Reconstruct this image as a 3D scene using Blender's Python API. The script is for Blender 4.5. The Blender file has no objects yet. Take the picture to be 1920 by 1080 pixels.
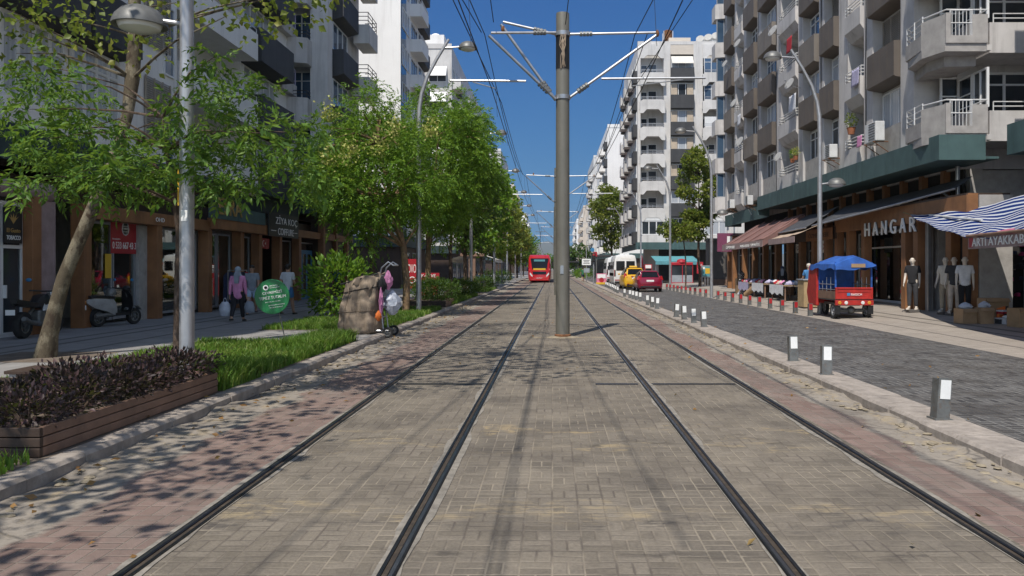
import bpy, bmesh, math, random
import numpy as np
from mathutils import Vector, Matrix
random.seed(7); RNG = np.random.default_rng(11)
SC = bpy.context.scene; COL = SC.collection
R = math.radians; PI = math.pi
F = 1500.0; CX = 1037.0; CY = 502.0; EYE = 1.7       # focal length in photo pixels, vanishing point, eye height
def P(px, py, Y): return Vector(((px-CX)/F*Y, Y, EYE+(CY-py)/F*Y))
# ------------------------------------------------------------------ materials
MATS = {}
class NT:
    def __init__(s, name):
        s.m = bpy.data.materials.new(name); s.m.use_nodes = True; s.t = s.m.node_tree
        for n in list(s.t.nodes): s.t.nodes.remove(n)
        s.out = s.t.nodes.new('ShaderNodeOutputMaterial'); s._pos = None
    def n(s, typ, **kw):
        nd = s.t.nodes.new(typ)
        for k, v in kw.items():
            if k == 'ins':
                for a, b in v.items(): s.set(nd.inputs[a], b)
            else: setattr(nd, k, v)
        return nd
    def set(s, sock, v):
        if isinstance(v, bpy.types.NodeSocket): s.t.links.new(v, sock)
        elif isinstance(v, (tuple, list)) and len(v) == 3 and sock.type == 'RGBA': sock.default_value = (*v, 1)
        else: sock.default_value = v
    def pos(s):
        if not s._pos: s._pos = s.n('ShaderNodeNewGeometry').outputs['Position']
        return s._pos
    def obj(s): return s.n('ShaderNodeTexCoord').outputs['Object']
    def math(s, op, a, b=0.0, c=0.0):
        nd = s.n('ShaderNodeMath', operation=op); s.set(nd.inputs[0], a); s.set(nd.inputs[1], b); s.set(nd.inputs[2], c); return nd.outputs[0]
    def mapr(s, v, a, b, c=0.0, d=1.0):
        nd = s.n('ShaderNodeMapRange', clamp=True); 
        for i, x in enumerate((v, a, b, c, d)): s.set(nd.inputs[i], x)
        return nd.outputs[0]
    def mix(s, f, a, b, mode='MIX'):
        nd = s.n('ShaderNodeMix', data_type='RGBA', blend_type=mode, clamp_factor=True)
        s.set(nd.inputs[0], f); s.set(nd.inputs[6], a); s.set(nd.inputs[7], b); return nd.outputs[2]
    def noise(s, vec, scale, detail=4, rough=.55, scl=None, col=False):
        if scl: vec = s.n('ShaderNodeMapping', ins={'Vector': vec, 'Scale': scl}).outputs[0]
        nd = s.n('ShaderNodeTexNoise', ins={'Vector': vec, 'Scale': scale, 'Detail': detail, 'Roughness': rough})
        return nd.outputs['Color' if col else 'Fac']
    def sep(s, v): return s.n('ShaderNodeSeparateXYZ', ins={0: v}).outputs
    def bump(s, h, st, dist=.01): return s.n('ShaderNodeBump', ins={'Height': h, 'Strength': st, 'Distance': dist}).outputs[0]
    def bsdf(s, col, rough=.7, metal=0., spec=.5, normal=None, **kw):
        b = s.n('ShaderNodeBsdfPrincipled'); s.set(b.inputs['Base Color'], col); s.set(b.inputs['Roughness'], rough)
        s.set(b.inputs['Metallic'], metal); s.set(b.inputs['Specular IOR Level'], spec)
        if normal is not None: s.set(b.inputs['Normal'], normal)
        for k, v in kw.items(): s.set(b.inputs[k.replace('_', ' ')], v)
        return b.outputs[0]
    def end(s, sh): s.set(s.out.inputs[0], sh); MATS[s.m.name] = s.m; return s.m
def mat(name, col, rough=.7, metal=0., spec=.5, var=.18, scale=3., bump=0., bscale=60., dirt=0., grime=None, coat=0., streak=0.):
    """plain material with wear: large soft tone variation, fine grain bump, dirt blotches and rain streaks"""
    t = NT(name); p = t.pos(); c = col
    k = t.mapr(t.noise(p, scale, 5, .6), .3, .7, 1-var, 1+var*.6)
    c = t.mix(1., c, t.n('ShaderNodeCombineXYZ', ins={0: k, 1: k, 2: k}).outputs[0], 'MULTIPLY')
    if dirt: c = t.mix(t.mapr(t.noise(p, scale*2.7, 6, .65), .52, .75, 0, dirt), c, grime or (.09, .075, .06))
    if streak: c = t.mix(t.mapr(t.noise(p, 1., 5, .6, scl=(2.3, 2.3, .16)), .52, .72, 0, streak), c, grime or (.16, .145, .13))
    nb = t.bump(t.noise(p, bscale, 4, .6), bump, .008) if bump else None
    kw = {'Coat_Weight': coat, 'Coat_Roughness': .08} if coat else {}
    return t.end(t.bsdf(c, rough, metal, spec, nb, **kw))
def basket(t, cell, joint):
    """two-brick basket weave: returns per-brick random value, joint mask"""
    x, y, z = t.sep(t.pos()); w = t.noise(t.pos(), 3.0, 2, .5)
    u = t.math('DIVIDE', t.math('ADD', x, t.math('MULTIPLY', w, .012)), cell); v = t.math('DIVIDE', t.math('ADD', y, t.math('MULTIPLY', w, .016)), cell)
    fu, fv = t.math('FRACT', u), t.math('FRACT', v); iu, iv = t.math('FLOOR', u), t.math('FLOOR', v)
    par = t.math('FLOORED_MODULO', t.math('ADD', iu, iv), 2.)
    def sel(a, b): return t.math('ADD', a, t.math('MULTIPLY', par, t.math('SUBTRACT', b, a)))
    a = sel(fu, fv); b = sel(fv, fu); a2 = t.math('MULTIPLY', a, 2.); fa = t.math('FRACT', a2); ia = t.math('FLOOR', a2)
    da = t.math('MULTIPLY', t.math('MINIMUM', fa, t.math('SUBTRACT', 1., fa)), cell/2)
    db = t.math('MULTIPLY', t.math('MINIMUM', b, t.math('SUBTRACT', 1., b)), cell)
    d = t.math('MINIMUM', da, db)
    rnd = t.n('ShaderNodeTexWhiteNoise', ins={0: t.n('ShaderNodeCombineXYZ', ins={0: iu, 1: iv, 2: ia}).outputs[0]}).outputs[0]
    jw = t.math('MULTIPLY', t.noise(t.pos(), 14., 3, .6), joint*2)
    return rnd, t.mapr(t.math('SUBTRACT', d, jw), -.002, .004, 1., 0.), d
def paver(name, c1, c2, cj, cell=.24, joint=.005, rough=.8, extra=None, stain=.5, dust=.45):
    t = NT(name); rnd, j, d = basket(t, cell, joint); p = t.pos()
    c = t.mix(rnd, c1, c2)
    g = t.mapr(t.noise(p, 40, 5, .7), .3, .7, .72, 1.2); c = t.mix(1., c, t.n('ShaderNodeCombineXYZ', ins={0: g, 1: g, 2: g}).outputs[0], 'MULTIPLY')
    c = t.mix(t.mapr(t.noise(p, .9, 6, .66), .46, .7, 0, stain+.15), c, (.07, .06, .05))                     # soot and oil
    c = t.mix(t.mapr(t.noise(p, 1.7, 6, .6, scl=(1, .6, 1)), .5, .74, 0, dust), c, cj)                        # pale dust
    c = t.mix(t.math('MULTIPLY', j, t.mapr(t.noise(p, 2.2, 4, .6), .3, .6, .5, 1.)), c, t.mix(t.mapr(t.noise(p, 1.3, 3), .42, .6), cj, (.12, .1, .082)))
    if extra: c = extra(t, c)
    h = t.math('ADD', t.mapr(d, 0, .012), t.math('MULTIPLY', t.noise(p, 70, 4, .7), .35))
    h = t.math('ADD', h, t.math('MULTIPLY', rnd, .25))
    return t.end(t.bsdf(c, t.mapr(t.noise(p, 6, 4), .3, .7, rough-.14, rough+.1), 0, .35, t.bump(h, .55, .012)))
def band(t, y, y0, w, amp, sc):
    wob = t.math('MULTIPLY', t.math('SUBTRACT', t.noise(t.pos(), sc, 5, .65), .5), amp)
    return t.mapr(t.math('ABSOLUTE', t.math('SUBTRACT', t.math('ADD', y, wob), y0)), 0, w, 1., 0.)
def track_extra(t, c):
    x, y, z = t.sep(t.pos()); p = t.pos(); br = t.noise(p, 5., 6, .7, scl=(.6, 2., 1))
    for (y0, w, col, am) in ((8.35, .12, (.34, .26, .15), 2.2), (7.75, .12, (.1, .085, .065), 2.2), (7.6, .12, (.32, .25, .15), 2.4), (5.55, .2, (.33, .26, .16), 2.2), (5.3, .14, (.07, .062, .055), 1.8),
                             (11.55, .07, (.05, .045, .04), .3), (12.4, .05, (.33, .26, .15), .8), (15.4, .12, (.34, .28, .18), 1.), (4.75, .12, (.07, .06, .05), .8), (19.5, .22, (.42, .33, .2), .6)):
        c = t.mix(t.math('MULTIPLY', band(t, y, y0, w, am, .9), t.math('MULTIPLY', t.mapr(br, .47, .56), t.mapr(t.noise(p, 1.1, 3), .4, .6, .15, 1.))), c, col)
    wear = None
    for x0 in (-.55, .95, -2.05, 2.35):                                                            # tyre wear beside the rails
        w_ = t.mapr(t.math('ABSOLUTE', t.math('SUBTRACT', x, x0)), 0., .32, .1, 0.)
        wear = w_ if wear is None else t.math('MAXIMUM', wear, w_)
    return t.mix(t.math('MULTIPLY', wear, t.mapr(t.noise(p, 1.1, 5, .6, scl=(1.6, .35, 1)), .38, .62)), c, (.06, .055, .05))
paver('grey_pavers', (.162, .138, .107), (.214, .183, .144), (.3, .255, .195), cell=.185, joint=.0052, extra=track_extra, stain=.6)
paver('dark_pavers', (.045, .043, .043), (.118, .114, .11), (.34, .325, .3), cell=.21, joint=.005, rough=.62, stain=.35, dust=.16)
def strip_mat(name, xk, sgn):
    """paved margin between rail and kerb: red pavers by the rail, rough broken concrete by the kerb, sand in the corner"""
    t = NT(name); rnd, j, d = basket(t, .22, .004); p = t.pos(); x, y, z = t.sep(p)
    red = t.mix(rnd, (.175, .12, .1), (.245, .175, .148)); red = t.mix(t.math('MULTIPLY', j, .6), red, (.36, .31, .26))
    red = t.mix(t.mapr(t.noise(p, 1.2, 6, .65), .5, .7, 0, .65), red, (.24, .21, .18))
    n = t.noise(p, 1.4, 6, .6); con = t.mix(n, (.225, .195, .163), (.345, .305, .255))
    con = t.mix(t.mapr(t.noise(p, 9, 6, .7), .5, .66, 0, .8), con, (.14, .12, .1)); con = t.mix(t.mapr(t.noise(p, 2.3, 6, .7), .5, .68, 0, .6), con, (.2, .17, .14))
    cr = t.n('ShaderNodeTexVoronoi', feature='DISTANCE_TO_EDGE', ins={'Vector': t.mix(.12, p, t.noise(p, 2.5, 4, col=True)), 'Scale': 1.1}).outputs[0]
    con = t.mix(t.mapr(cr, .0, .02, .85, 0.), con, (.1, .09, .08))
    dist = t.math('MULTIPLY', t.math('SUBTRACT', x, xk), sgn)                                       # metres from the kerb
    dd = t.math('ADD', dist, t.math('MULTIPLY', t.math('SUBTRACT', t.noise(p, .8, 5, .6), .5), 1.0))
    m = t.mapr(dd, .66, .74)
    c = t.mix(m, con, red)
    sand = t.math('MULTIPLY', t.mapr(t.math('ABSOLUTE', t.math('SUBTRACT', dd, .34)), 0, .2, 1., 0.), t.mapr(t.noise(p, 3.1, 6, .7), .5, .58))
    c = t.mix(t.math('MULTIPLY', sand, .8), c, (.36, .285, .18))
    c = t.mix(t.mapr(t.noise(p, .7, 6, .65, scl=(1.5, .5, 1)), .5, .68, 0, .6), c, (.13, .115, .1))
    h = t.math('ADD', t.math('MULTIPLY', t.noise(p, 8, 6, .7), .9), t.math('MULTIPLY', t.mapr(d, 0, .01), m))
    return t.end(t.bsdf(c, .88, 0, .25, t.bump(h, .6, .03)))
strip_mat('left_margin', -4.03, 1.); strip_mat('right_margin', 4.03, -1.)
def slab_mat(name, col, cell, bands=()):
    t = NT(name); p = t.pos(); x, y, z = t.sep(p)
    br = t.n('ShaderNodeTexBrick', offset=.5, ins={'Vector': p, 'Color1': col, 'Color2': tuple(v*1.14 for v in col), 'Mortar': tuple(v*.6 for v in col), 'Scale': 1., 'Mortar Size': .006, 'Brick Width': cell[0], 'Row Height': cell[1]})
    c = t.mix(t.mapr(t.noise(p, 1.6, 6, .65), .48, .75, 0, .5), br.outputs[0], tuple(v*.62 for v in col))
    c = t.mix(t.mapr(t.noise(p, .5, 4), .5, .7, 0, .3), c, tuple(min(1, v*1.4) for v in col))
    for (x0, w) in bands: c = t.mix(t.mapr(t.math('ABSOLUTE', t.math('SUBTRACT', x, x0)), w, w+.015, .8, 0.), c, tuple(v*.3 for v in col))
    return t.end(t.bsdf(c, .75, 0, .35, t.bump(t.noise(p, 50, 4, .7), .25, .006)))
slab_mat('left_slabs', (.25, .24, .23), (.6, .4), ((-10.35, .07), (-10.95, .07), (-9.2, .05)))
slab_mat('right_slabs', (.3, .262, .222), (.5, .33), ((10.9, .05), (11.55, .08), (9.7, .03)))
mat('earth', (.16, .125, .095), .95, var=.4, scale=4, bump=.6, bscale=25)
mat('ground_dust', (.27, .25, .22), .95, var=.3, scale=.2, bump=.3)
mat('kerb_stone', (.34, .295, .255), .85, var=.35, scale=5, bump=.5, bscale=40, dirt=.55, grime=(.17, .14, .115))
mat('sand', (.3, .25, .175), .95, var=.4, scale=8, bump=.6, bscale=60)
mat('concrete', (.42, .4, .37), .85, var=.25, scale=3, bump=.4, bscale=50, dirt=.4, grime=(.2, .18, .16))
mat('rail_steel', (.028, .03, .034), .42, .7, var=.3, scale=9, dirt=.35, grime=(.075, .06, .048))
mat('rail_polish', (.16, .165, .175), .3, .9, var=.3, scale=5, dirt=.3, grime=(.06, .05, .04))
mat('rail_groove', (.05, .037, .026), .9, var=.4, scale=6, dirt=.5, grime=(.16, .12, .08))
mat('galvanised', (.42, .43, .45), .38, .75, var=.25, scale=2.5, bump=.06, bscale=90, dirt=.25, grime=(.2, .2, .2))
mat('steel_post', (.44, .44, .45), .42, .6, var=.22, scale=3)
mat('mast_paint', (.155, .148, .125), .5, .15, var=.16, scale=1.4, bump=.06, dirt=.35, grime=(.22, .2, .17), streak=.35)
mat('black_wire', (.012, .013, .015), .6, .2, var=.1)
mat('rust', (.2, .09, .04), .9, .2, var=.5, scale=14)
mat('lamp_shell', (.16, .16, .155), .5, .4, var=.3, dirt=.4, grime=(.3, .29, .27)); mat('mortar', (.25, .225, .19), .95, var=.4, scale=9, bump=.5)
mat('bollard_grey', (.17, .175, .17), .5, .4, var=.3, scale=9, dirt=.6, grime=(.17, .1, .055))
mat('reflector_white', (.8, .8, .78), .5, var=.1); mat('reflector_red', (.42, .02, .025), .45, var=.15)
mat('plaster_grey', (.55, .525, .505), .92, var=.2, scale=.7, bump=.35, bscale=25, streak=.75, grime=(.25, .235, .225), dirt=.2)
mat('plaster_light', (.62, .6, .575), .92, var=.14, scale=.7, bump=.25, bscale=25, streak=.65, grime=(.36, .345, .33))
mat('plaster_white', (.8, .78, .75), .92, var=.07, scale=.35, bump=.2, bscale=20, streak=.28, grime=(.47, .44, .41))
mat('plaster_cream', (.6, .53, .45), .92, var=.12, scale=.8, bump=.2)
mat('plaster_rough', (.36, .34, .32), .95, var=.2, scale=3, bump=.8, bscale=35)
mat('panel_brown', (.135, .112, .092), .7, .1, var=.16, scale=1.2, streak=.35, grime=(.08, .068, .058))
mat('panel_dark', (.052, .053, .056), .7, .1, var=.2, scale=1.2, streak=.3, grime=(.1, .1, .1))
mat('panel_taupe', (.2, .175, .15), .75, .1, var=.14, scale=1.5, streak=.4, grime=(.12, .105, .09))
mat('fascia_green', (.07, .125, .123), .62, .2, var=.2, scale=1.6, streak=.6, grime=(.03, .055, .055))
mat('fascia_dark', (.035, .06, .062), .65, .2, var=.2, scale=1.6, streak=.4, grime=(.02, .03, .03))
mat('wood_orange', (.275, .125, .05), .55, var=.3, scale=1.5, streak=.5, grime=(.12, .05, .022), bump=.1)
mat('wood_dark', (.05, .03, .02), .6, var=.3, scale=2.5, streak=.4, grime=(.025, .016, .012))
mat('wood_planter', (.24, .145, .1), .65, var=.3, scale=3, streak=.2, bump=.2, bscale=30, dirt=.3, grime=(.08, .05, .04))
mat('plywood', (.42, .3, .16), .75, var=.22, scale=3, dirt=.3, grime=(.25, .17, .09)); mat('cardboard', (.36, .235, .13), .85, var=.16, scale=5)
mat('white_frame', (.72, .72, .71), .45, var=.08); mat('grey_frame', (.33, .34, .36), .45, .3, var=.1)
mat('white_paint', (.76, .76, .75), .35, var=.08, scale=4, coat=.3); mat('dish_grey', (.36, .355, .34), .6, .1, var=.2, scale=4, dirt=.5, grime=(.22, .19, .16)); mat('white_metal', (.66, .66, .65), .5, .1, var=.12, dirt=.25, grime=(.4, .33, .27))
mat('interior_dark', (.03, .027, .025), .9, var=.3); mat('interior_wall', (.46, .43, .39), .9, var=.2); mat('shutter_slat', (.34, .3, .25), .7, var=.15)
mat('blind_cloth', (.66, .63, .56), .9, var=.1); mat('beige_cloth', (.5, .41, .31), .9, var=.15)
mat('black_plastic', (.014, .014, .015), .45, var=.2); mat('rubber', (.018, .018, .018), .85, var=.3, scale=9, dirt=.4, grime=(.07, .062, .053))
mat('chrome', (.6, .6, .62), .2, .95, var=.05); mat('alloy', (.42, .42, .44), .35, .8, var=.1)
mat('red_paint', (.5, .012, .016), .3, var=.1, coat=.6); mat('trike_red', (.44, .024, .018), .5, var=.3, scale=6, dirt=.45, grime=(.17, .06, .045))
mat('ruby_paint', (.27, .008, .035), .28, .25, var=.08, coat=.7); mat('taxi_yellow', (.72, .4, .012), .35, var=.08, coat=.5)
mat('lamp_red', (.35, .01, .01), .25, var=.05, coat=.5); mat('lamp_amber', (.6, .25, .03), .3, var=.05, coat=.4); mat('lamp_clear', (.7, .7, .68), .2, var=.05)
mat('rope_jute', (.16, .12, .085), .95); mat('tarp_blue', (.025, .11, .42), .6, var=.45, scale=3, bump=.8, bscale=7, streak=.35, grime=(.12, .2, .4)); mat('sack_cloth', (.29, .225, .165), .9, var=.6, scale=1.7, bump=.9, bscale=7, dirt=.85, grime=(.085, .064, .05), streak=.6)
mat('sign_green', (.012, .17, .052), .4, var=.08); mat('sign_white', (.86, .86, .84), .5, var=.05); mat('sign_black', (.018, .019, .021), .45, var=.1); mat('sign_red', (.4, .018, .03), .45, var=.08)
mat('sign_gold', (.47, .3, .1), .5, .2, var=.15); mat('sign_yellow', (.7, .43, .03), .5, var=.1); mat('sign_purple', (.2, .055, .11), .5, var=.12); mat('sign_pink', (.66, .2, .3), .6, var=.1); mat('sign_blue', (.05, .22, .42), .5)
mat('skin', (.42, .25, .17), .55, var=.08); mat('mannequin_skin', (.62, .55, .47), .5, var=.06); mat('hair_dark', (.02, .014, .01), .6, var=.2)
for nm, c in dict(pink=(.62, .25, .44), grey=(.24, .27, .31), white=(.68, .69, .72), black=(.016, .016, .019), navy=(.025, .035, .075), blue=(.06, .2, .42), teal=(.03, .12, .14), khaki=(.33, .28, .21), beige=(.52, .44, .37), denim=(.09, .14, .25), sky=(.32, .42, .58), charcoal=(.05, .05, .055), headscarf=(.3, .36, .42), red=(.42, .02, .03), green=(.03, .16, .07), cream=(.6, .55, .47), paleblue=(.4, .5, .66), orange=(.6, .15, .03), magenta=(.5, .04, .16), lilac=(.45, .42, .58)).items():
    mat('cloth_'+nm, c, .9, var=.2, scale=7, bump=.35, bscale=18)
mat('awning_dark', (.06, .062, .068), .75, var=.25, scale=2, dirt=.4, grime=(.14, .13, .12)); mat('awning_red', (.215, .115, .1), .85, var=.25, scale=2, streak=.4, grime=(.14, .07, .055)); mat('awning_pink', (.42, .1, .17), .85, var=.2)
mat('awning_tan', (.45, .34, .25), .85, var=.2); mat('awning_teal', (.1, .3, .34), .7, var=.15); mat('valance_grey', (.34, .25, .24), .85, var=.25)
mat('terracotta', (.35, .13, .06), .8); mat('kiosk_grey', (.11, .1, .092), .7, var=.15); mat('cabinet_grey', (.3, .33, .36), .6, var=.15, dirt=.3)
mat('bag_plastic', (.5, .53, .6), .35, var=.2, scale=8, bump=.5, bscale=25)
t = NT('pane_dark'); f = t.noise(t.pos(), .5, 2)
t.end(t.bsdf(t.mix(t.mapr(f, .35, .65), (.014, .018, .022), (.05, .06, .07)), .06, 0, .7))
mat('car_glass', (.008, .009, .011), .16, spec=.3, var=.1)
t = NT('pane_blue'); t.end(t.bsdf(t.mix(t.noise(t.pos(), .8, 2), (.03, .06, .11), (.1, .17, .26)), .07, .25, .8))
t = NT('pane_curtain'); x, y, z = t.sep(t.pos()); wv = t.math('SINE', t.math('MULTIPLY', t.math('ADD', x, y), 38.))
t.end(t.bsdf(t.mix(t.mapr(wv, -1, 1), (.36, .39, .43), (.46, .48, .5)), .12, 0, .6))
t = NT('shop_glass'); fr = t.n('ShaderNodeFresnel', ins={'IOR': 1.5}).outputs[0]
ms = t.n('ShaderNodeMixShader', ins={0: t.math('ADD', t.math('MULTIPLY', fr, .9), .16), 1: t.n('ShaderNodeBsdfTransparent', ins={0: (.62, .67, .66)}).outputs[0], 2: t.n('ShaderNodeBsdfGlossy', ins={0: (.9, .95, .95), 1: .02}).outputs[0]})
t.end(ms.outputs[0])
t = NT('striped_tarp'); uv = t.n('ShaderNodeUVMap').outputs[0]; ux, uy, uz = t.sep(uv)
st = t.math('GREATER_THAN', t.math('SINE', t.math('MULTIPLY', uy, 88.)), .3)
cc = t.mix(st, (.02, .045, .19), (.6, .62, .66)); d1 = t.n('ShaderNodeBsdfDiffuse', ins={0: cc}).outputs[0]; d2 = t.n('ShaderNodeBsdfTranslucent', ins={0: cc}).outputs[0]
t.end(t.n('ShaderNodeMixShader', ins={0: .3, 1: d1, 2: d2}).outputs[0])
t = NT('printed_cloth'); vv = t.n('ShaderNodeTexVoronoi', ins={'Vector': t.pos(), 'Scale': 16.}).outputs[0]
t.end(t.bsdf(t.mix(t.mapr(vv, .3, .34), (.6, .58, .56), (.02, .02, .022)), .9))
def bark(name, a, b, c3, sc):
    t = NT(name); p = t.pos(); n1 = t.noise(p, sc, 5, .6, scl=(1, 1, .6)); c = t.mix(t.mapr(n1, .44, .52), a, b)
    c = t.mix(t.mapr(t.noise(p, sc*1.4, 5, .65, scl=(1, 1, .5)), .54, .6), c, c3)
    c = t.mix(t.mapr(t.noise(p, 40, 4), .4, .7, 0, .4), c, tuple(v*.5 for v in b))
    return t.end(t.bsdf(c, .9, 0, .25, t.bump(t.noise(p, 22, 6, .7, scl=(1, 1, .35)), .7, .02)))
t = NT('hill_scrub'); t.end(t.bsdf(t.mix(t.noise(t.pos(), .01, 5), (.07, .085, .05), (.16, .15, .11)), .95))
bark('bark_plane', (.22, .19, .135), (.105, .085, .058), (.06, .042, .03), 4.); bark('bark_brown', (.13, .09, .065), (.085, .06, .045), (.18, .13, .1), 7.); bark('bark_tan', (.3, .2, .11), (.2, .13, .075), (.14, .1, .07), 7.)
def leafmat(name, dark, mid, bright, trans=.4, rough=.5):
    t = NT(name); r = t.n('ShaderNodeNewGeometry').outputs['Random Per Island']; big = t.noise(t.pos(), .9, 3)
    k = t.math('ADD', t.math('MULTIPLY', r, .65), t.math('MULTIPLY', t.mapr(big, .3, .7), .35))
    cr = t.n('ShaderNodeValToRGB', ins={0: k}); e = cr.color_ramp.elements
    e[0].color = (*dark, 1); e[0].position = .1; e[1].color = (*bright, 1); e[1].position = .95; m = e.new(.55); m.color = (*mid, 1)
    c = cr.outputs[0]; b = t.bsdf(c, rough, 0, .4); tr = t.n('ShaderNodeBsdfTranslucent', ins={0: t.mix(.5, c, (.22, .3, .03), 'MIX')}).outputs[0]
    return t.end(t.n('ShaderNodeMixShader', ins={0: trans, 1: b, 2: tr}).outputs[0])
leafmat('leaf_green', (.055, .135, .013), (.145, .295, .025), (.3, .45, .05), .5); leafmat('leaf_young', (.045, .11, .018), (.11, .23, .03), (.24, .36, .06), .48)
leafmat('leaf_plane', (.08, .13, .02), (.19, .24, .034), (.36, .34, .065), .45); leafmat('leaf_purple', (.02, .011, .013), (.05, .026, .03), (.17, .095, .09), .2)
leafmat('leaf_bush', (.03, .075, .014), (.06, .13, .02), (.12, .2, .035)); leafmat('leaf_flower', (.34, .38, .08), (.48, .48, .14), (.58, .55, .22), .3)
leafmat('grass_blade', (.07, .16, .018), (.13, .26, .026), (.36, .39, .11), .4); leafmat('leaf_dry', (.16, .08, .03), (.28, .15, .05), (.4, .27, .1), .2)
M = MATS
# ------------------------------------------------------------------ mesh builder
def rotz(a): return Matrix.Rotation(a, 4, 'Z')
def wm(o):
    m = o.matrix_basis.copy()
    while o.parent: o = o.parent; m = o.matrix_basis @ m
    return m
class MB:
    def __init__(s, T=None): s.v = []; s.f = []; s.mi = []; s.T = T; s.k = 0
    def mk(s, k): s.k = k; return s
    def add(s, vs, fs):
        b = len(s.v)
        for p in vs: s.v.append(tuple(s.T @ Vector(p)) if s.T is not None else tuple(p))
        for f in fs: s.f.append(tuple(b+i for i in f)); s.mi.append(s.k)
        return s
    def box(s, x0, x1, y0, y1, z0, z1):
        return s.add([(x0, y0, z0), (x1, y0, z0), (x1, y1, z0), (x0, y1, z0), (x0, y0, z1), (x1, y0, z1), (x1, y1, z1), (x0, y1, z1)],
                     [(3, 2, 1, 0), (4, 5, 6, 7), (0, 1, 5, 4), (1, 2, 6, 5), (2, 3, 7, 6), (3, 0, 4, 7)])
    def quad(s, *p): return s.add(p, [tuple(range(len(p)))])
    def prism(s, poly, axis, a, b):
        """extrude 2-D polygon along axis 'x','y' or 'z' from a to b"""
        def pt(u, v, w): return {'x': (w, u, v), 'y': (u, w, v), 'z': (u, v, w)}[axis]
        n = len(poly); vs = [pt(u, v, a) for u, v in poly]+[pt(u, v, b) for u, v in poly]
        return s.add(vs, [tuple(range(n))[::-1], tuple(range(n, 2*n))]+[(i, (i+1) % n, n+(i+1) % n, n+i) for i in range(n)])
    def loft(s, rings, cap=True, closed=True):
        n = len(rings[0]); vs = [p for r in rings for p in r]; fs = []
        for k in range(len(rings)-1):
            for i in range(n if closed else n-1):
                j = (i+1) % n; fs.append((k*n+i, k*n+j, (k+1)*n+j, (k+1)*n+i))
        if cap and closed: fs += [tuple(range(n))[::-1], tuple(range((len(rings)-1)*n, len(rings)*n))]
        return s.add(vs, fs)
    def tube(s, pts, r, n=8, cap=True):
        pts = [Vector(p) for p in pts]; rs = r if isinstance(r, (list, tuple)) else [r]*len(pts); rings = []; up = None
        for i, p in enumerate(pts):
            d = (pts[min(i+1, len(pts)-1)]-pts[max(i-1, 0)]); d = d.normalized() if d.length > 1e-9 else Vector((0, 0, 1))
            if up is None: up = d.orthogonal().normalized()
            up = (up-d*up.dot(d)); up = up.normalized() if up.length > 1e-6 else d.orthogonal().normalized(); sd = d.cross(up)
            rings.append([p+(up*math.cos(2*PI*k/n)+sd*math.sin(2*PI*k/n))*rs[i] for k in range(n)])
        return s.loft(rings, cap)
    def lathe(s, prof, n=16, c=(0, 0, 0), axis='z', sx=1., sy=1.):
        rings = []
        for r, h in prof:
            ring = []
            for k in range(n):
                a = 2*PI*k/n; u, v = r*math.cos(a)*sx, r*math.sin(a)*sy
                q = {'z': (u, v, h), 'x': (h, u, v), 'y': (u, h, v)}[axis]; ring.append((q[0]+c[0], q[1]+c[1], q[2]+c[2]))
            rings.append(ring)
        return s.loft(rings)
    def ell(s, c, rx, ry, rz, n=12, m=8):
        prof = [(max(math.sin(PI*i/m), .02), -math.cos(PI*i/m)) for i in range(m+1)]
        return s.loft([[(c[0]+rx*q*math.cos(2*PI*k/n), c[1]+ry*q*math.sin(2*PI*k/n), c[2]+rz*h) for k in range(n)] for q, h in prof])
    def mesh(s, name, mats, inv=None, smooth=False):
        me = bpy.data.meshes.new(name); vs = [tuple(inv @ Vector(p)) for p in s.v] if inv is not None else s.v
        me.from_pydata(vs, [], s.f)
        for m in (mats if isinstance(mats, (list, tuple)) else [mats]): me.materials.append(M[m])
        if len(me.materials) > 1: me.polygons.foreach_set('material_index', s.mi)
        bm = bmesh.new(); bm.from_mesh(me); bmesh.ops.recalc_face_normals(bm, faces=bm.faces); bm.to_mesh(me); bm.free()
        if smooth:
            me.polygons.foreach_set('use_smooth', [True]*len(me.polygons)); me.set_sharp_from_angle(angle=smooth if smooth is not True else .7)
        me.update(); return me
    def build(s, name, mats, parent=None, world=False, smooth=False, bevel=0.):
        inv = wm(parent).inverted() if (parent and world) else None
        o = bpy.data.objects.new(name, s.mesh(name, mats, inv, smooth)); COL.objects.link(o)
        if parent: o.parent = parent
        if bevel:
            b = o.modifiers.new('bevel', 'BEVEL'); b.width = bevel; b.segments = 2; b.limit_method = 'ANGLE'
        return o
def tag(o, label, cat, group=None):
    o['label'] = label; o['category'] = cat
    if group: o['group'] = group
    return o
def thing(name, label, cat, loc=(0, 0, 0), rz=0., group=None):
    o = bpy.data.objects.new(name, None); COL.objects.link(o); o.matrix_basis = Matrix.Translation(Vector(loc)) @ rotz(rz); o.empty_display_size = .1
    return tag(o, label, cat, group)
def struct(mb, name, m, kind='structure', smooth=False):
    o = mb.build(name, m, smooth=smooth); o['kind'] = kind; return o
def link_mesh(name, me, parent=None, W=None):
    o = bpy.data.objects.new(name, me); COL.objects.link(o)
    if parent: o.parent = parent
    if W is not None: o.matrix_basis = (wm(parent).inverted() if parent else Matrix()) @ W
    return o
def dup(o, parent=None):
    c = o.copy(); COL.objects.link(c); c.parent = parent
    for ch in list(o.children): dup(ch, c)
    return c
def copy_at(o, loc, rz, label=None, group=None):
    c = dup(o); c.matrix_basis = Matrix.Translation(Vector(loc)) @ rotz(rz)
    if label: c['label'] = label
    if group: c['group'] = group
    return c
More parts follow.
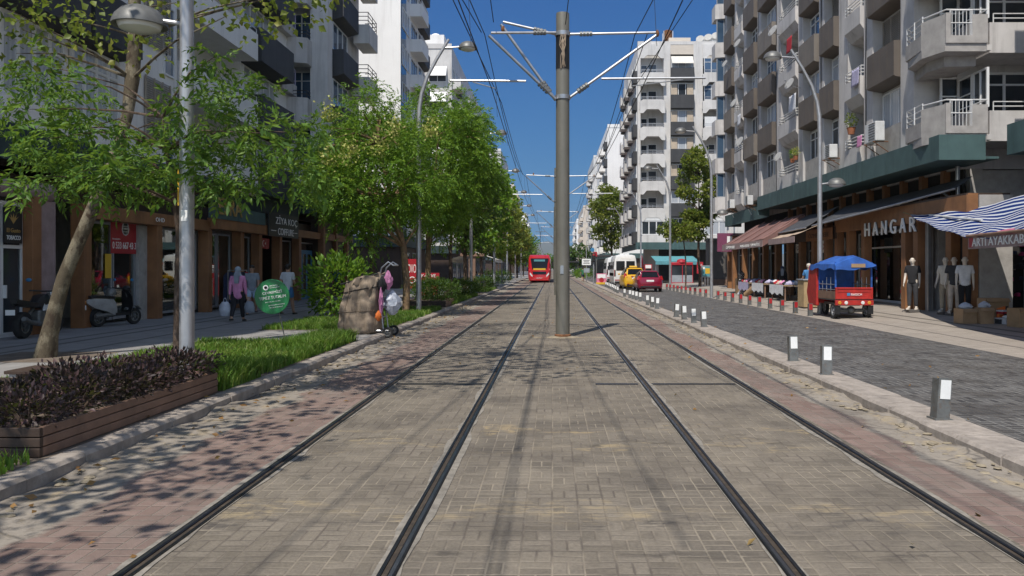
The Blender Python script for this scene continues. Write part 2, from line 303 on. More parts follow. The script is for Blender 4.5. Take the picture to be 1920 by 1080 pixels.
def text(body, W, w, h, m, parent=None, name='lettering', depth=.012, bold=0.):
    """lettering fitted into w x h, reading along W's x axis, upright along its y axis, facing its z axis, centred on its origin"""
    cu = bpy.data.curves.new('lettering', 'FONT'); cu.body = body; cu.size = 1; cu.align_x = 'CENTER'; cu.extrude = .5; cu.offset = bold; cu.resolution_u = 3
    ob = bpy.data.objects.new('lettering_source', cu); COL.objects.link(ob); bpy.context.view_layer.update()
    me = bpy.data.meshes.new_from_object(ob.evaluated_get(bpy.context.evaluated_depsgraph_get())); bpy.data.objects.remove(ob)
    co = np.empty(len(me.vertices)*3); me.vertices.foreach_get('co', co); co = co.reshape(-1, 3)
    lo, hi = co.min(0), co.max(0); sc = np.array([w/(hi[0]-lo[0]), h/(hi[1]-lo[1]), depth]); co = (co-np.array([(lo[0]+hi[0])/2, (lo[1]+hi[1])/2, 0]))*sc
    me.vertices.foreach_set('co', co.ravel()); me.materials.clear(); me.materials.append(M[m]); me.name = name; me.update()
    return link_mesh(name, me, parent, W)
def frame(o, x, y):
    """matrix from origin, reading direction, up direction"""
    x = Vector(x).normalized(); y = Vector(y); y = (y-x*y.dot(x)).normalized(); z = x.cross(y)
    return Matrix.Translation(Vector(o)) @ Matrix((x, y, z)).transposed().to_4x4()
# ------------------------------------------------------------------ leaves
def leaf_arrays(Pn, D, L, W, fold=.25):
    n = len(Pn); D = D/np.linalg.norm(D, axis=1, keepdims=True); r = RNG.normal(size=(n, 3)); r[:, 2] += 1.2
    S = np.cross(D, r); S /= np.linalg.norm(S, axis=1, keepdims=True)+1e-9; U = np.cross(S, D); L = L[:, None]; W = W[:, None]
    V = np.stack([Pn, Pn+D*L*.42+S*W*.5+U*W*fold, Pn+D*L, Pn+D*L*.42-S*W*.5+U*W*fold], 1).reshape(-1, 3)
    i = np.arange(n)[:, None]*4; return V, np.concatenate([i+np.array([[0, 1, 2]]), i+np.array([[0, 2, 3]])])
def np_mesh(name, V, T, mats, mi=None):
    me = bpy.data.meshes.new(name); me.vertices.add(len(V)); me.vertices.foreach_set('co', V.astype(np.float32).ravel())
    me.loops.add(len(T)*3); me.loops.foreach_set('vertex_index', T.astype(np.int32).ravel()); me.polygons.add(len(T))
    me.polygons.foreach_set('loop_start', np.arange(0, len(T)*3, 3, dtype=np.int32)); me.polygons.foreach_set('loop_total', np.full(len(T), 3, dtype=np.int32))
    for m in mats: me.materials.append(M[m])
    if mi is not None: me.polygons.foreach_set('material_index', mi.astype(np.int32))
    me.update(calc_edges=True); me.validate(); return me
def rdir(n, bias=(0, 0, 0)):
    d = RNG.normal(size=(n, 3)); d /= np.linalg.norm(d, axis=1, keepdims=True); return d+np.array(bias)
def compound(Pn, D, size, k=4, w=.36):
    """pinnate leaves: k pairs of leaflets and one at the tip"""
    n = len(Pn); D = D/np.linalg.norm(D, axis=1, keepdims=True); S = np.cross(D, np.array([[0, 0, 1.]])+RNG.normal(size=(n, 3))*.5); S /= np.linalg.norm(S, axis=1, keepdims=True)+1e-9
    A, B, Ls = [], [], []
    for j in range(k):
        tt = (j+.7)/(k+.3); q = Pn+D*(size*tt)[:, None]+np.array([[0, 0, -1.]])*(size*.22*tt*tt)[:, None]
        for sg in (-1, 1):
            A.append(q); B.append(D*.55+S*sg+np.array([[0, 0, -.3]])+RNG.normal(size=(n, 3))*.18); Ls.append(size*RNG.uniform(.38, .55, n))
    A.append(Pn+D*size[:, None]*.95+np.array([[0, 0, -1.]])*(size*.22)[:, None]); B.append(D+np.array([[0, 0, -.4]])); Ls.append(size*.5)
    A, B, Ls = np.concatenate(A), np.concatenate(B), np.concatenate(Ls); return leaf_arrays(A, B, Ls, Ls*w)
def join_arr(lst):
    V, T, o = [], [], 0
    for v, tt in lst: V.append(v); T.append(tt+o); o += len(v)
    return np.concatenate(V), np.concatenate(T)
def clumps(env, n, seed):
    """cluster centres in an ellipsoid envelope (cx,cy,cz,rx,ry,rz), mostly near its surface"""
    g = np.random.default_rng(seed); d = g.normal(size=(n, 3)); d /= np.linalg.norm(d, axis=1, keepdims=True)
    r = g.uniform(.35, 1., n)**.5*.88; return np.array(env[:3])+d*r[:, None]*np.array(env[3:])
def crown_mesh(name, cs, cr, per, size, m, kind='compound', extra=None, flat=.75, w=.36):
    Ps, Ds, Ss = [], [], []
    for c, r in zip(cs, cr):
        k = int(per*(r/np.mean(cr))**2); d = rdir(k); rad = RNG.uniform(.15, 1., k)**.6
        Ps.append(np.array(c)+d*(rad*r)[:, None]*np.array([1, 1, flat])); Ds.append(d*.9+rdir(k)*.6+np.array([0, 0, -.25])); Ss.append(RNG.uniform(.45, 1.35, k)*size)
    Pn, D, S = np.concatenate(Ps), np.concatenate(Ds), np.concatenate(Ss)
    V, T = compound(Pn, D, S, w=w) if kind == 'compound' else leaf_arrays(Pn, D, S, S*w*1.9)
    mi = np.zeros(len(T), int); mats = [m]
    if extra:
        V2, T2 = extra; T = np.concatenate([T, T2[0]+len(V)]); V = np.concatenate([V, V2]); mi = np.concatenate([mi, np.ones(len(T2[0]), int)]); mats.append(T2[1])
    return np_mesh(name, V, T, mats, mi)
def limbs(mb, trunk, cs, r0, seed, jit=.25):
    g = random.Random(seed); trunk = [Vector(p) for p in trunk]
    for c in cs:
        c = Vector(c); b = min(trunk[1:], key=lambda q: (q-c).length+max(0, q.z-c.z)*1.5); m = b.lerp(c, .5)+Vector((g.uniform(-1, 1), g.uniform(-1, 1), g.uniform(.0, 1)))*jit
        mb.tube([b, b.lerp(m, .5)+Vector((0, 0, .1*jit)), m, m.lerp(c, .6), c], [r0, r0*.8, r0*.6, r0*.4, r0*.18], 5)
# ------------------------------------------------------------------ camera, sun, sky
cam = bpy.data.objects.new('camera', bpy.data.cameras.new('camera')); COL.objects.link(cam); SC.camera = cam
cam.location = (0, 0, EYE); cam.rotation_euler = (R(90), 0, 0); cam.data.sensor_width = 36; cam.data.lens = 36*F/1920
cam.data.shift_x = -(CX-960)/1920; cam.data.shift_y = (CY-540)/1920; cam.data.clip_start = .1; cam.data.clip_end = 20000
SUNV = Vector((-1.65, -4.7, 7.9)).normalized()
sl = bpy.data.lights.new('sun', 'SUN'); sl.energy = 3.9; sl.angle = R(.53); sl.color = (1, .945, .86)
sun = bpy.data.objects.new('sun', sl); COL.objects.link(sun); sun.rotation_euler = (-SUNV).to_track_quat('-Z', 'Y').to_euler(); sun.location = (-20, -50, 90)
W = bpy.data.worlds.new('World'); SC.world = W; W.use_nodes = True; wt = W.node_tree; bg = wt.nodes['Background']
class WT(NT):
    def __init__(s, t): s.t = t; s._pos = None
wn = WT(wt); sky = wn.n('ShaderNodeTexSky', sky_type='NISHITA', sun_disc=False, sun_elevation=math.asin(SUNV.z), sun_rotation=math.atan2(SUNV.x, SUNV.y), air_density=1.0, dust_density=0., ozone_density=1.0, altitude=2500)
STR = .15
def hsv(sat): return wn.n('ShaderNodeHueSaturation', ins={'Color': sky.outputs[0], 'Saturation': sat}).outputs[0]
# view-side sky darkened to deep blue, unseen sunward sky left bright as fill light
ch = wn.n('ShaderNodeSeparateColor', ins={0: hsv(1.25)}).outputs
def soft(c, a, b): c = wn.math('MULTIPLY', c, STR); return wn.math('DIVIDE', wn.math('DIVIDE', wn.math('MULTIPLY', c, a), wn.math('ADD', wn.math('MULTIPLY', c, b), 1.)), STR)
deep = wn.n('ShaderNodeCombineColor', ins={0: soft(ch[0], .1, .5), 1: soft(ch[1], .45, 1.12), 2: soft(ch[2], 1.05, 1.75)}).outputs[0]
dt = wn.n('ShaderNodeVectorMath', operation='DOT_PRODUCT', ins={0: wn.n('ShaderNodeTexCoord').outputs['Generated'], 1: tuple(SUNV)}).outputs['Value']
wn.set(bg.inputs[0], wn.mix(wn.mapr(dt, -.12, .45), deep, hsv(.85))); bg.inputs[1].default_value = STR
SC.view_settings.view_transform = 'Standard'; SC.view_settings.look = 'None'; SC.view_settings.exposure = .34; SC.view_settings.gamma = 1
SC.cycles.max_bounces = 6; SC.cycles.transparent_max_bounces = 16; SC.cycles.use_denoising = True
# ------------------------------------------------------------------ ground, tracks, kerbs
YF = 700
def sheet(name, m, x0, x1, y0, y1, z0, z1=None, kind='structure'):
    z1 = z0 if z1 is None else z1
    return struct(MB().quad((x0, y0, z0), (x1, y0, z1), (x1, y1, z1), (x0, y1, z0)), name, m, kind)
sheet('ground', 'ground_dust', -2500, 2500, -60, 5600, -.06)
sheet('track_paving', 'grey_pavers', -2.47, 2.87, -4, YF, 0)
from mathutils import noise as mn
def margin(name, m, xr, xk):
    """uneven margin: flat at the rail, sunk and humped towards the kerb"""
    nx, ys_ = 14, [-4+.14*k for k in range(500)]+[70+4*k for k in range(158)]; mb = MB(); rows = []
    for y in ys_:
        row = []
        for i in range(nx+1):
            u = i/nx; x = xr+(xk-xr)*u; w = max(0, (u-.35)/.65); f = 1 if y < 66 else 0
            row.append((x, y, f*w*(.055*max(-.6, mn.noise(Vector((x*1.1, y*1.25, 3))))+.03*mn.noise(Vector((x*3, y*3.4, 7)))+.012*mn.noise(Vector((x*9, y*9, 1)))-.012)+.004*w))
        rows.append(row)
    mb.loft(rows, False, False); return struct(mb, name, m, smooth=True)
margin('left_track_margin', 'left_margin', -2.47, -4.04); margin('right_track_margin', 'right_margin', 2.87, 3.9)
# far hills and the summer air in front of them
hb = MB(); rg = random.Random(12); rows = []
for j, (yy, k) in enumerate(((3900, 0), (4200, .35), (4500, .8), (4800, 1.), (5200, .7), (5500, 0))): rows.append([(x, yy+60*math.sin(x*.01+j), -2 if k == 0 else k*.62*(150+70*math.sin(x*.0031+1.2)+35*math.sin(x*.009+2)+18*math.sin(x*.023+j))) for x in np.linspace(-2300, 2300, 70)])
hb.loft(rows, False, False); struct(hb, 'hills', 'hill_scrub', smooth=True)
sheet('road', 'dark_pavers', 4.36, 8.8, -4, YF, .004)
g = MB(); g.quad((8.8, -4, .006), (13.2, -4, .17), (13.2, 84.5, .17), (8.8, 84.5, .006)); g.quad((13.2, -4, .17), (30, -4, .17), (30, 84.5, .17), (13.2, 84.5, .17)); g.quad((8.8, 84.5, .006), (40, 84.5, .006), (40, YF, .006), (8.8, YF, .006))
struct(g, 'right_pavement', 'right_slabs')
sheet('left_pavement', 'left_slabs', -34, -4.23, -4, YF, .1)
def kerb(x0, x1, h, name, seed, ch):
    rg = random.Random(seed); mb = MB(); y = -4.
    while y < 190:
        L = .78 if y < 60 else 4.; dz, dx = rg.uniform(-.008, .008), rg.uniform(-.012, .012); y1 = y+L-.012
        pf = [(x0+dx, -.03), (x1+dx, -.03), (x1+dx, h+dz-(.03 if ch > 0 else 0)), (x1+dx-.03*(ch > 0), h+dz), (x0+dx+.03*(ch < 0), h+dz), (x0+dx, h+dz-(.03 if ch < 0 else 0))]
        mb.prism(pf, 'y', y, y1); y += L
    return struct(mb, name, 'kerb_stone')
kerb(-4.24, -4.03, .11, 'left_kerb', 1, 1); kerb(3.88, 4.36, .09, 'right_kerb', 2, -1)
RAILS = ((-2.38, 'outer rail of the left tram track, along the leafy kerb'), (-.9, 'inner rail of the left tram track, left of the grey mast'),
         (1.32, 'inner rail of the right tram track, right of the grey mast'), (2.76, 'outer rail of the right tram track, along the reddish paving'))
for x0, lb in RAILS:
    r = thing('tram_rail', lb+', dark worn steel', 'rail', (x0, 0, 0), 0, 'grooved tram rails'); sd = 1 if x0 in (-2.38, 1.32) else -1
    MB().prism([(-.036, -.02), (.012, -.02), (.012, .012), (.005, .017), (-.03, .017), (-.036, .01)] if sd > 0 else [(.036, -.02), (-.012, -.02), (-.012, .012), (-.005, .017), (.03, .017), (.036, .01)], 'y', -4, YF-5).build('rail_head', 'rail_steel', r)
    MB().box(*((-.02, .002) if sd > 0 else (-.002, .02)), -4, YF-5, .0171, .0182).build('running_band', 'rail_polish', r)
    MB().box(*((.012, .047) if sd > 0 else (-.047, -.012)), -4, YF-5, -.02, .005).build('groove', 'rail_groove', r)
    MB().box(*((.047, .07) if sd > 0 else (-.07, -.047)), -4, YF-5, -.02, .012).build('guard_lip', 'rail_steel', r)
    rg = random.Random(int(x0*10))
    for s_ in (-1, 1):                                                                # broken mortar fillet each side
        mb = MB(); L_, y, w_ = [], -4., .03
        while y < 90: w_ = min(.06, max(.008, w_+rg.uniform(-.03, .03))); e = .035 if s_ != sd else .072; L_.append([(s_*e, y, .006), (s_*(e+w_), y, .005)]); y += rg.uniform(.12, .3)
        mb.loft(L_, False, False); mb.build('mortar_edge', 'mortar', r)
# shallow drain slots across the track
for y0, xs in ((11.62, (-2.28, -1.0)), (11.62, (.62, 1.24)), (11.62, (1.44, 2.66))):
    mb = MB(); mb.box(xs[0], xs[1], y0, y0+.12, -.02, .005); o = mb.build('drain_slot', 'rail_steel')
    tag(o, {-2.28: 'dark iron drain slot between the rails of the left tram track', .62: 'short dark drain slot just left of the right track', 1.44: 'dark iron drain slot between the rails of the right tram track'}[xs[0]], 'drain')
# ------------------------------------------------------------------ grass, soil, leaf litter
def grass_patch(xa, xb, ya, yb, n, hmin, hmax, clump):
    x, y = RNG.uniform(xa, xb, n), RNG.uniform(ya, yb, n); Pn = np.stack([x, y, np.full(n, .11)], 1)
    if clump:
        cx, cy = RNG.uniform(xa, xb, clump), RNG.uniform(ya, yb, clump); k = RNG.integers(0, clump, n//2)
        Pn[:n//2, 0] = np.clip(cx[k]+RNG.normal(size=n//2)*.12, xa, xb+.05); Pn[:n//2, 1] = np.clip(cy[k]+RNG.normal(size=n//2)*.12, ya, yb)
    H = RNG.uniform(hmin, hmax, n); lean = RNG.normal(size=(n, 2))*.35; W_ = RNG.uniform(.007, .014, n); a = RNG.uniform(0, PI, n); sx = np.stack([np.cos(a), np.sin(a), a*0], 1)*W_[:, None]
    mid = Pn+np.stack([lean[:, 0]*H*.25, lean[:, 1]*H*.25, H*.6], 1); tip = Pn+np.stack([lean[:, 0]*H, lean[:, 1]*H, H], 1)
    V = np.stack([Pn-sx, Pn+sx, mid+sx*.7, mid-sx*.7, tip], 1).reshape(-1, 3); i = np.arange(n)[:, None]*5
    return V, np.concatenate([i+np.array([[0, 1, 2]]), i+np.array([[0, 2, 3]]), i+np.array([[3, 2, 4]])])
gr = [grass_patch(-4.95, -4.36, 10.35, 17.5, 9500, .05, .2, 160), grass_patch(-7.6, -4.9, 10.6, 17.4, 15500, .035, .13, 130), grass_patch(-5.3, -4.3, 10.35, 11.6, 5000, .12, .34, 40), grass_patch(-5.2, -4.35, 15.2, 17.6, 7000, .1, .3, 50),
      grass_patch(-7.5, -4.3, 20.5, 24.4, 14000, .04, .16, 90), grass_patch(-6.3, -4.3, 24.4, 30.5, 13000, .05, .2, 80), grass_patch(-5.6, -4.3, 34, 46, 12000, .06, .22, 80), grass_patch(-5.6, -4.3, 52, 62, 6000, .06, .22, 40),
      grass_patch(-4.6, -4.28, 5.8, 6.6, 260, .04, .14, 8)]
V, T = join_arr(gr); o = link_mesh('grass', np_mesh('grass', V, T, ['grass_blade'])); o['kind'] = 'stuff'
for i, (a, b, c, d) in enumerate(((-7.7, -4.24, 10.2, 17.6), (-7.6, -4.24, 20.4, 24.4), (-6.4, -4.24, 24.4, 62), (-10.1, -8.2, 13.5, 15.2), (-8.2, -4.24, 3.2, 10.2))):
    sheet('soil', 'earth', a, b, c, d, .104)
n = 420; Pn = np.stack([np.where(RNG.random(n) < .55, RNG.normal(size=n)*.25-3.75, RNG.uniform(-6, 9, n)), RNG.uniform(4.5, 40, n), np.full(n, .02)], 1); Pn[:, 2] = np.where((Pn[:, 0] < -4.24), .125, np.where(Pn[:, 0] > 3.88, .105, .012))
D = rdir(n); D[:, 2] = np.abs(D[:, 2])*.2; V, T = leaf_arrays(Pn, D, RNG.uniform(.04, .1, n), RNG.uniform(.025, .05, n)); o = link_mesh('leaf_litter', np_mesh('leaf_litter', V, T, ['leaf_dry'])); o['kind'] = 'stuff'
# crumbled sand and mortar lumps along the right kerb
vs = MB(); rg = random.Random(5)
for i in range(420):
    y = 4.2+55*rg.random()**1.6; x = rg.choice((3.84, 3.7))-abs(rg.gauss(0, .13)); s_ = rg.uniform(.01, .032)
    vs.ell((x, y, .0), s_*rg.uniform(.8, 2), s_*rg.uniform(.8, 2.2), s_*.45, 6, 4)
for i in range(160):
    y = 5+40*rg.random()**1.5; s_ = rg.uniform(.01, .035); vs.ell((-3.95+abs(rg.gauss(0, .15)), y, 0), s_*1.6, s_*1.6, s_*.6, 5, 4)
struct(vs, 'rubble', 'sand', 'stuff', smooth=True)
# ------------------------------------------------------------------ tram masts and overhead line
def mast(x, y, group, label, near):
    o = thing('tram_mast', label, 'mast', (x, y, 0), 0, group)
    MB().lathe([(.172, -.05), (.172, 0), (.17, 2), (.166, 5), (.16, 7.9), (.155, 7.93), (0.001, 7.93)], 28).build('pole', 'mast_paint', o, smooth=True)
    if near: MB().lathe([(.33, .0), (.3, .012), (.2, .022), (.165, .03), (.165, 0)], 20, sx=1.25).build('sand_collar', 'sand', o, smooth=True); MB().lathe([(.176, .02), (.2, .02), (.2, .06), (.176, .08)], 24).build('base_ring', 'rust', o, smooth=True); MB().box(-.06, .02, -.181, -.172, 1.55, 1.75).build('sticker', 'galvanised', o)
    for z in (5.87, 7.42): MB().lathe([(.168, z-.05), (.19, z-.05), (.19, z+.05), (.165, z+.05)], 24).build('clamp_ring', 'galvanised', o, smooth=True)
    if near:
        MB().lathe([(.163, 6.55), (.168, 6.55), (.167, 7.36), (.16, 7.36)], 24).build('worn_band', 'black_plastic', o, smooth=True)
        mb = MB(); rg = random.Random(3)
        for k in range(10): mb.tube([(rg.uniform(-.05, .08), -.175, 7.38), (rg.uniform(-.08, .08), -.2, 7.1), (rg.uniform(-.06, .06), -.2, 6.85), (rg.uniform(-.08, .1), -.175, 6.6+rg.uniform(-.1, .1))], .011, 5)
        mb.build('rope_knot', 'sack_cloth', o)
    def arm(pts, name='bracket_arm', r=.032):
        a = MB(); a.tube(pts, r, 8); a.build(name, 'galvanised', o, smooth=True)
        q = Vector(pts[0]); d = (Vector(pts[-1])-q).normalized(); b = MB()
        for t_ in (.28, .36, .44, .52): b.tube([q+d*(t_-.03), q+d*(t_+.03)], r*1.9, 8)
        b.build('insulator', 'bollard_grey', o)
    sets = [(-1, 7.72, -1.46, 0.), (-1, 7.32, -1.72, -.45)] if near else [(-1, 7.5, -1.9, 0)]
    for s_, ze, xe, yo in sets:
        arm([(-.17, yo*.3, 7.42), (xe, yo, ze)]); arm([(-.17, yo*.3, 5.8), (xe-.05, yo, ze-.06)], 'bracket_strut', .036)
    arm([(.17, 0, 7.42), (2.32, 0, 7.46)]); arm([(.17, 0, 5.87), (2.3, 0, 7.4)], 'bracket_strut', .036)
    for s_, x0, x1, z in ((1, .95, 3.5, 6.33), (-1, -.9, -2.75, 6.27)):
        mb = MB(); mb.tube([(x0, 0, z), (x1, 0, z+.02)], .028, 8); mb.build('registration_arm', 'galvanised', o, smooth=True)
        mb = MB(); mb.tube([(x1-s_*.55, 0, z-.02), (x0+s_*.75, -.1, z-.2)], .014, 6); mb.build('steady_arm', 'galvanised', o, smooth=True)
    for x_ in ((-1.46, 2.32)): MB().ell((x_, 0, 7.55 if x_ < 0 else 7.44), .05, .05, .09, 8, 6).build('clamp', 'rust', o, smooth=True)
    return o
MY = (19.6, 50, 82, 113, 145)
for i, y in enumerate(MY):
    mast(.235, y, 'tram masts between the tracks', ('thick grey mast nearest the viewer, standing between the tram tracks with bracket arms both sides', 'second mast along the tracks, nearly hidden behind the near mast, its bracket arms showing',
         'third mast along the tracks, its thin arms showing above the red tram', 'fourth mast along the tracks, tiny arms above the tram', 'farthest mast along the tracks, a hair-thin arm against the sky')[i], i == 0)
def wire(label, pts, r=.011):
    mb = MB(); mb.tube(pts, r, 5); o = mb.build('overhead_wire', 'black_wire'); tag(o, label, 'wire', 'overhead tram wires')
ys = (-12,)+MY
for xc, side in ((-1.62, 'left'), (2.05, 'right')):
    wire(f'black contact wire held by the steady arms over the {side} tram track', [(xc+(.12 if k % 2 else -.12), y, 6.08) for k, y in enumerate(ys)])
    pts = []
    for a, b in zip(ys[:-1], ys[1:]): pts += [(xc-.05, a+(b-a)*u, 7.4-.85*4*u*(1-u)) for u in (0, .125, .25, .375, .5, .625, .75, .875)]
    mb = MB(); mb.tube(pts+[(xc, ys[-1], 7.4)], .011, 5)
    for a, b in zip(ys[:-1], ys[1:]):
        for u in (.12, .3, .5, .7, .88): z = 7.4-.85*4*u*(1-u); mb.tube([(xc, a+(b-a)*u, 6.08), (xc-.05, a+(b-a)*u, z)], .006, 4)
    o = mb.build('overhead_wire', 'black_wire'); tag(o, f'sagging messenger wire with thin droppers over the {side} tram track', 'wire', 'overhead tram wires')
wire('black span wire leaving the top of the near mast towards the viewer', [(.3, 19.4, 7.6), (.55, 12, 8.3), (1.2, -4, 9.6)])
wire('black cable slanting from the left bracket tip up over the planter', [(-1.72, 19.2, 7.35), (-2.5, 10, 7.4), (-3.4, -2, 7.6)])
wire('black cable from the upper left bracket tip running up and right', [(-1.46, 19.6, 7.72), (-1.2, 11, 7.9), (-.9, 0, 8.2)])
wire('black cable from the second mast swinging low left of the near mast', [(-1.9, 50, 7.5), (-1.7, 35, 6.9), (-1.55, 24, 6.65), (-2.2, 12, 7.2), (-2.6, 2, 7.7)])
wire('black cable slanting down from the right bracket tip to the second mast', [(2.32, 19.6, 7.46), (2.2, 34, 6.5), (2.2, 50, 7.45)])
wire('long black cable dropping from upper right to the trees beyond the road', [(4.6, 12, 9.5), (2.45, 25, 7.2), (2.2, 50, 6.3), (3, 82, 6.2)])
# ------------------------------------------------------------------ street lamps
def head(mb, c): mb.lathe([(.02, .21), (.12, .2), (.22, .155), (.29, .08), (.33, -.01), (.335, -.05), (.3, -.05), (.27, -.01), (.02, -.0)], 20, c)
def lamp_post(x, y, s, label, group, both=True):
    o = thing('street_lamp', label, 'street lamp', (x, y, .09 if x < 0 else .01), 0, group)
    pts = [(0, 0, 0), (0, 0, 3), (0, 0, 6.6), (s*.02, 0, 7.2), (s*.1, 0, 7.7), (s*.3, 0, 8.3), (s*.62, 0, 8.9), (s*1.05, 0, 9.6)]
    MB().tube(pts, [.092, .088, .078, .074, .07, .064, .058, .05], 14).build('pole', 'steel_post', o, smooth=True)
    MB().lathe([(.16, 0), (.16, .02), (.1, .03), (.1, .12), (.09, .12)], 14).build('base_flange', 'steel_post', o, smooth=True)
    MB().tube([(s*.86, 0, 9.3), (s*1.45, 0, 9.34)], .03, 8).build('arm', 'steel_post', o, smooth=True)
    h = MB(); head(h, (s*1.72, 0, 9.32)); ho = h.build('lamp_head', 'lamp_shell', o, smooth=1.2)
    MB().lathe([(.27, 0), (.24, -.07), (.12, -.11), (.01, -.12)], 18, (s*1.72, 0, 9.3)).build('lens', 'lamp_clear', ho, smooth=True)
    if both:
        MB().tube([(-s*.05, 0, 4.72), (-s*.34, 0, 4.76)], .03, 8).build('arm', 'steel_post', o, smooth=True)
        h = MB(); head(h, (-s*.6, 0, 4.74)); h2 = h.build('lamp_head', 'lamp_shell', o, smooth=1.2)
        MB().lathe([(.27, 0), (.24, -.07), (.12, -.11), (.01, -.12)], 18, (-s*.6, 0, 4.72)).build('lens', 'lamp_clear', h2, smooth=True)
    return o
gl = 'curved lamps along the left kerb'; first = lamp_post(-4.67, 10.2, 1, 'tall steel lamp pole rising from the purple planter with a low dome lamp', gl)
MB().box(-.1, -.085, -.04, .03, 2.4, 2.86).build('plate', 'sign_yellow', first); MB().box(-.03, .05, -.096, -.09, 2.2, 2.34).build('sticker', 'sign_white', first)
for i, nm in enumerate(('second lamp from the viewer on the left kerb, rising through the bright green tree', 'third lamp on the left kerb, its arm tip against the sky', 'fourth lamp on the left kerb among yellowing leaves', 'fifth lamp on the left kerb, thin and curved', 'sixth lamp on the left kerb, close to the red tram', 'farthest lamp on the left kerb beside the tram')):
    copy_at(first, (-4.7, 28+17.9*i, .09), 0, nm, gl) if False else lamp_post(-4.7, 28+17.9*i, 1, nm, gl, False)
gr_ = 'curved lamps along the right pavement'
for (x, y), nm in zip(((9.67, 29), (8.85, 44.7), (9.0, 61.5), (9.0, 82), (9, 104)), ('tall curved steel lamp behind the red three-wheeler with a low dome lamp', 'second curved lamp on the right pavement, beside the grey info board', 'third curved lamp on the right, in front of the turquoise awning', 'fourth curved lamp on the right, at the corner of the grey block', 'farthest curved lamp on the right side, beyond the minibus')):
    lamp_post(x, y, -1, nm, gr_, y < 50)
# ------------------------------------------------------------------ bollards
ORD = 'nearest second third fourth fifth sixth seventh eighth ninth tenth eleventh twelfth thirteenth fourteenth fifteenth sixteenth seventeenth eighteenth nineteenth twentieth'.split()+[f'twenty-{w}' for w in 'first second third fourth fifth sixth'.split()]
def bollard(refl):
    o = thing('bollard', 'x', 'bollard')
    b = MB(); b.prism([(-.075, -.06), (.075, -.06), (.075, .06), (.058, .06), (.058, -.045), (-.058, -.045), (-.058, .06), (-.075, .06)], 'z', 0, .43)
    b.add([(-.075, -.06, .43), (.075, -.06, .43), (.075, .06, .36), (-.075, .06, .36), (-.075, -.06, .442), (.075, -.06, .442), (.075, .06, .372), (-.075, .06, .372)], [(3, 2, 1, 0), (4, 5, 6, 7), (0, 1, 5, 4), (1, 2, 6, 5), (2, 3, 7, 6), (3, 0, 4, 7)])
    b.build('post', 'bollard_grey', o); MB().box(-.1, .1, -.085, .085, -.01, .012).build('foot_plate', 'bollard_grey', o)
    MB().box(-.052, .062, -.067, -.0605, .22, .42).build('reflector', refl, o); return o
wp = bollard('reflector_white'); gW = 'white-topped bollards on the kerb between tracks and road'
spots = [(1762, 785), (1549, 702), (1487, 677), (1320, 613), (1301, 606), (1283, 599), (1268, 594), (1232, 579), (1223, 576), (1214, 572), (1200, 565), (1193, 563), (1187, 561), (1181, 559), (1171, 556), (1158, 550), (1154, 548), (1151, 546), (1148, 544), (1145, 542.5), (1142, 541), (1139, 539.5), (1136, 538)]
for i, (px, py) in enumerate(spots):
    Y = 2415/(py-CY); x = (px-CX)/F*Y; rz = random.uniform(-.12, .12)+(.16 if i == 0 else 0)
    lb = ('rust-stained grey bollard nearest the viewer, white reflector, leaning slightly' if i == 0 else f'{ORD[i]} white-topped grey bollard from the viewer on the right kerb')
    if i == 0: wp.matrix_basis = Matrix.Translation((x, Y, .09)) @ rotz(rz) @ Matrix.Rotation(.07, 4, 'Y'); wp['label'] = lb; wp['group'] = gW
    else: q = copy_at(wp, (x, Y, .09), rz, lb, gW); q.matrix_basis = q.matrix_basis @ Matrix.Rotation(random.uniform(-.05, .05), 4, 'Y') @ Matrix.Rotation(random.uniform(-.04, .04), 4, 'X')
rp = bollard('reflector_red'); gR = 'red-topped bollards along the right pavement'
for i in range(21):
    y = 28+1.68*i; lb = 'red-topped bollard nearest the viewer, close to the three-wheeler' if i == 0 else f'{ORD[i]} red-topped bollard from the viewer along the right pavement edge'
    if i == 0: rp.matrix_basis = Matrix.Translation((9.0, y, .01)); rp['label'] = lb; rp['group'] = gR
    else: copy_at(rp, (9.0-.012*i, y, .01), random.uniform(-.1, .1), lb, gR)
# ------------------------------------------------------------------ buildings
def facade(o, s, d):
    """matrix: local x along the facade, local y outwards, z up"""
    s = Vector((*s, 0)); d = Vector((*d, 0)); return Matrix.Translation((o[0], o[1], 0)) @ Matrix((s, d, Vector((0, 0, 1)))).transposed().to_4x4()
WC = {}
def window(par, Wm, w, h, cols=2, trans=False, fr='white_frame', pane='pane_dark', t=.06, label=None):
    """frame part with its glazing as sub-part; origin bottom centre, y outwards"""
    k = (round(w, 2), round(h, 2), cols, trans, fr, pane, t)
    if k not in WC:
        b = MB(); b.box(-w/2, -w/2+t, -.05, .03, 0, h).box(w/2-t, w/2, -.05, .03, 0, h).box(-w/2+t, w/2-t, -.05, .03, 0, t).box(-w/2+t, w/2-t, -.05, .03, h-t, h)
        for i in range(1, cols): x = -w/2+w*i/cols; b.box(x-t*.55, x+t*.55, -.048, .028, t, h-t)
        if trans: b.box(-w/2+t, w/2-t, -.046, .026, h*.7, h*.7+t*.8)
        p = MB(); p.box(-w/2+t*.5, w/2-t*.5, -.03, -.012, t*.5, h-t*.5); WC[k] = (b.mesh('window', fr), p.mesh('pane', pane))
    f = link_mesh('window', WC[k][0], par, Wm); link_mesh('pane', WC[k][1], f); return f
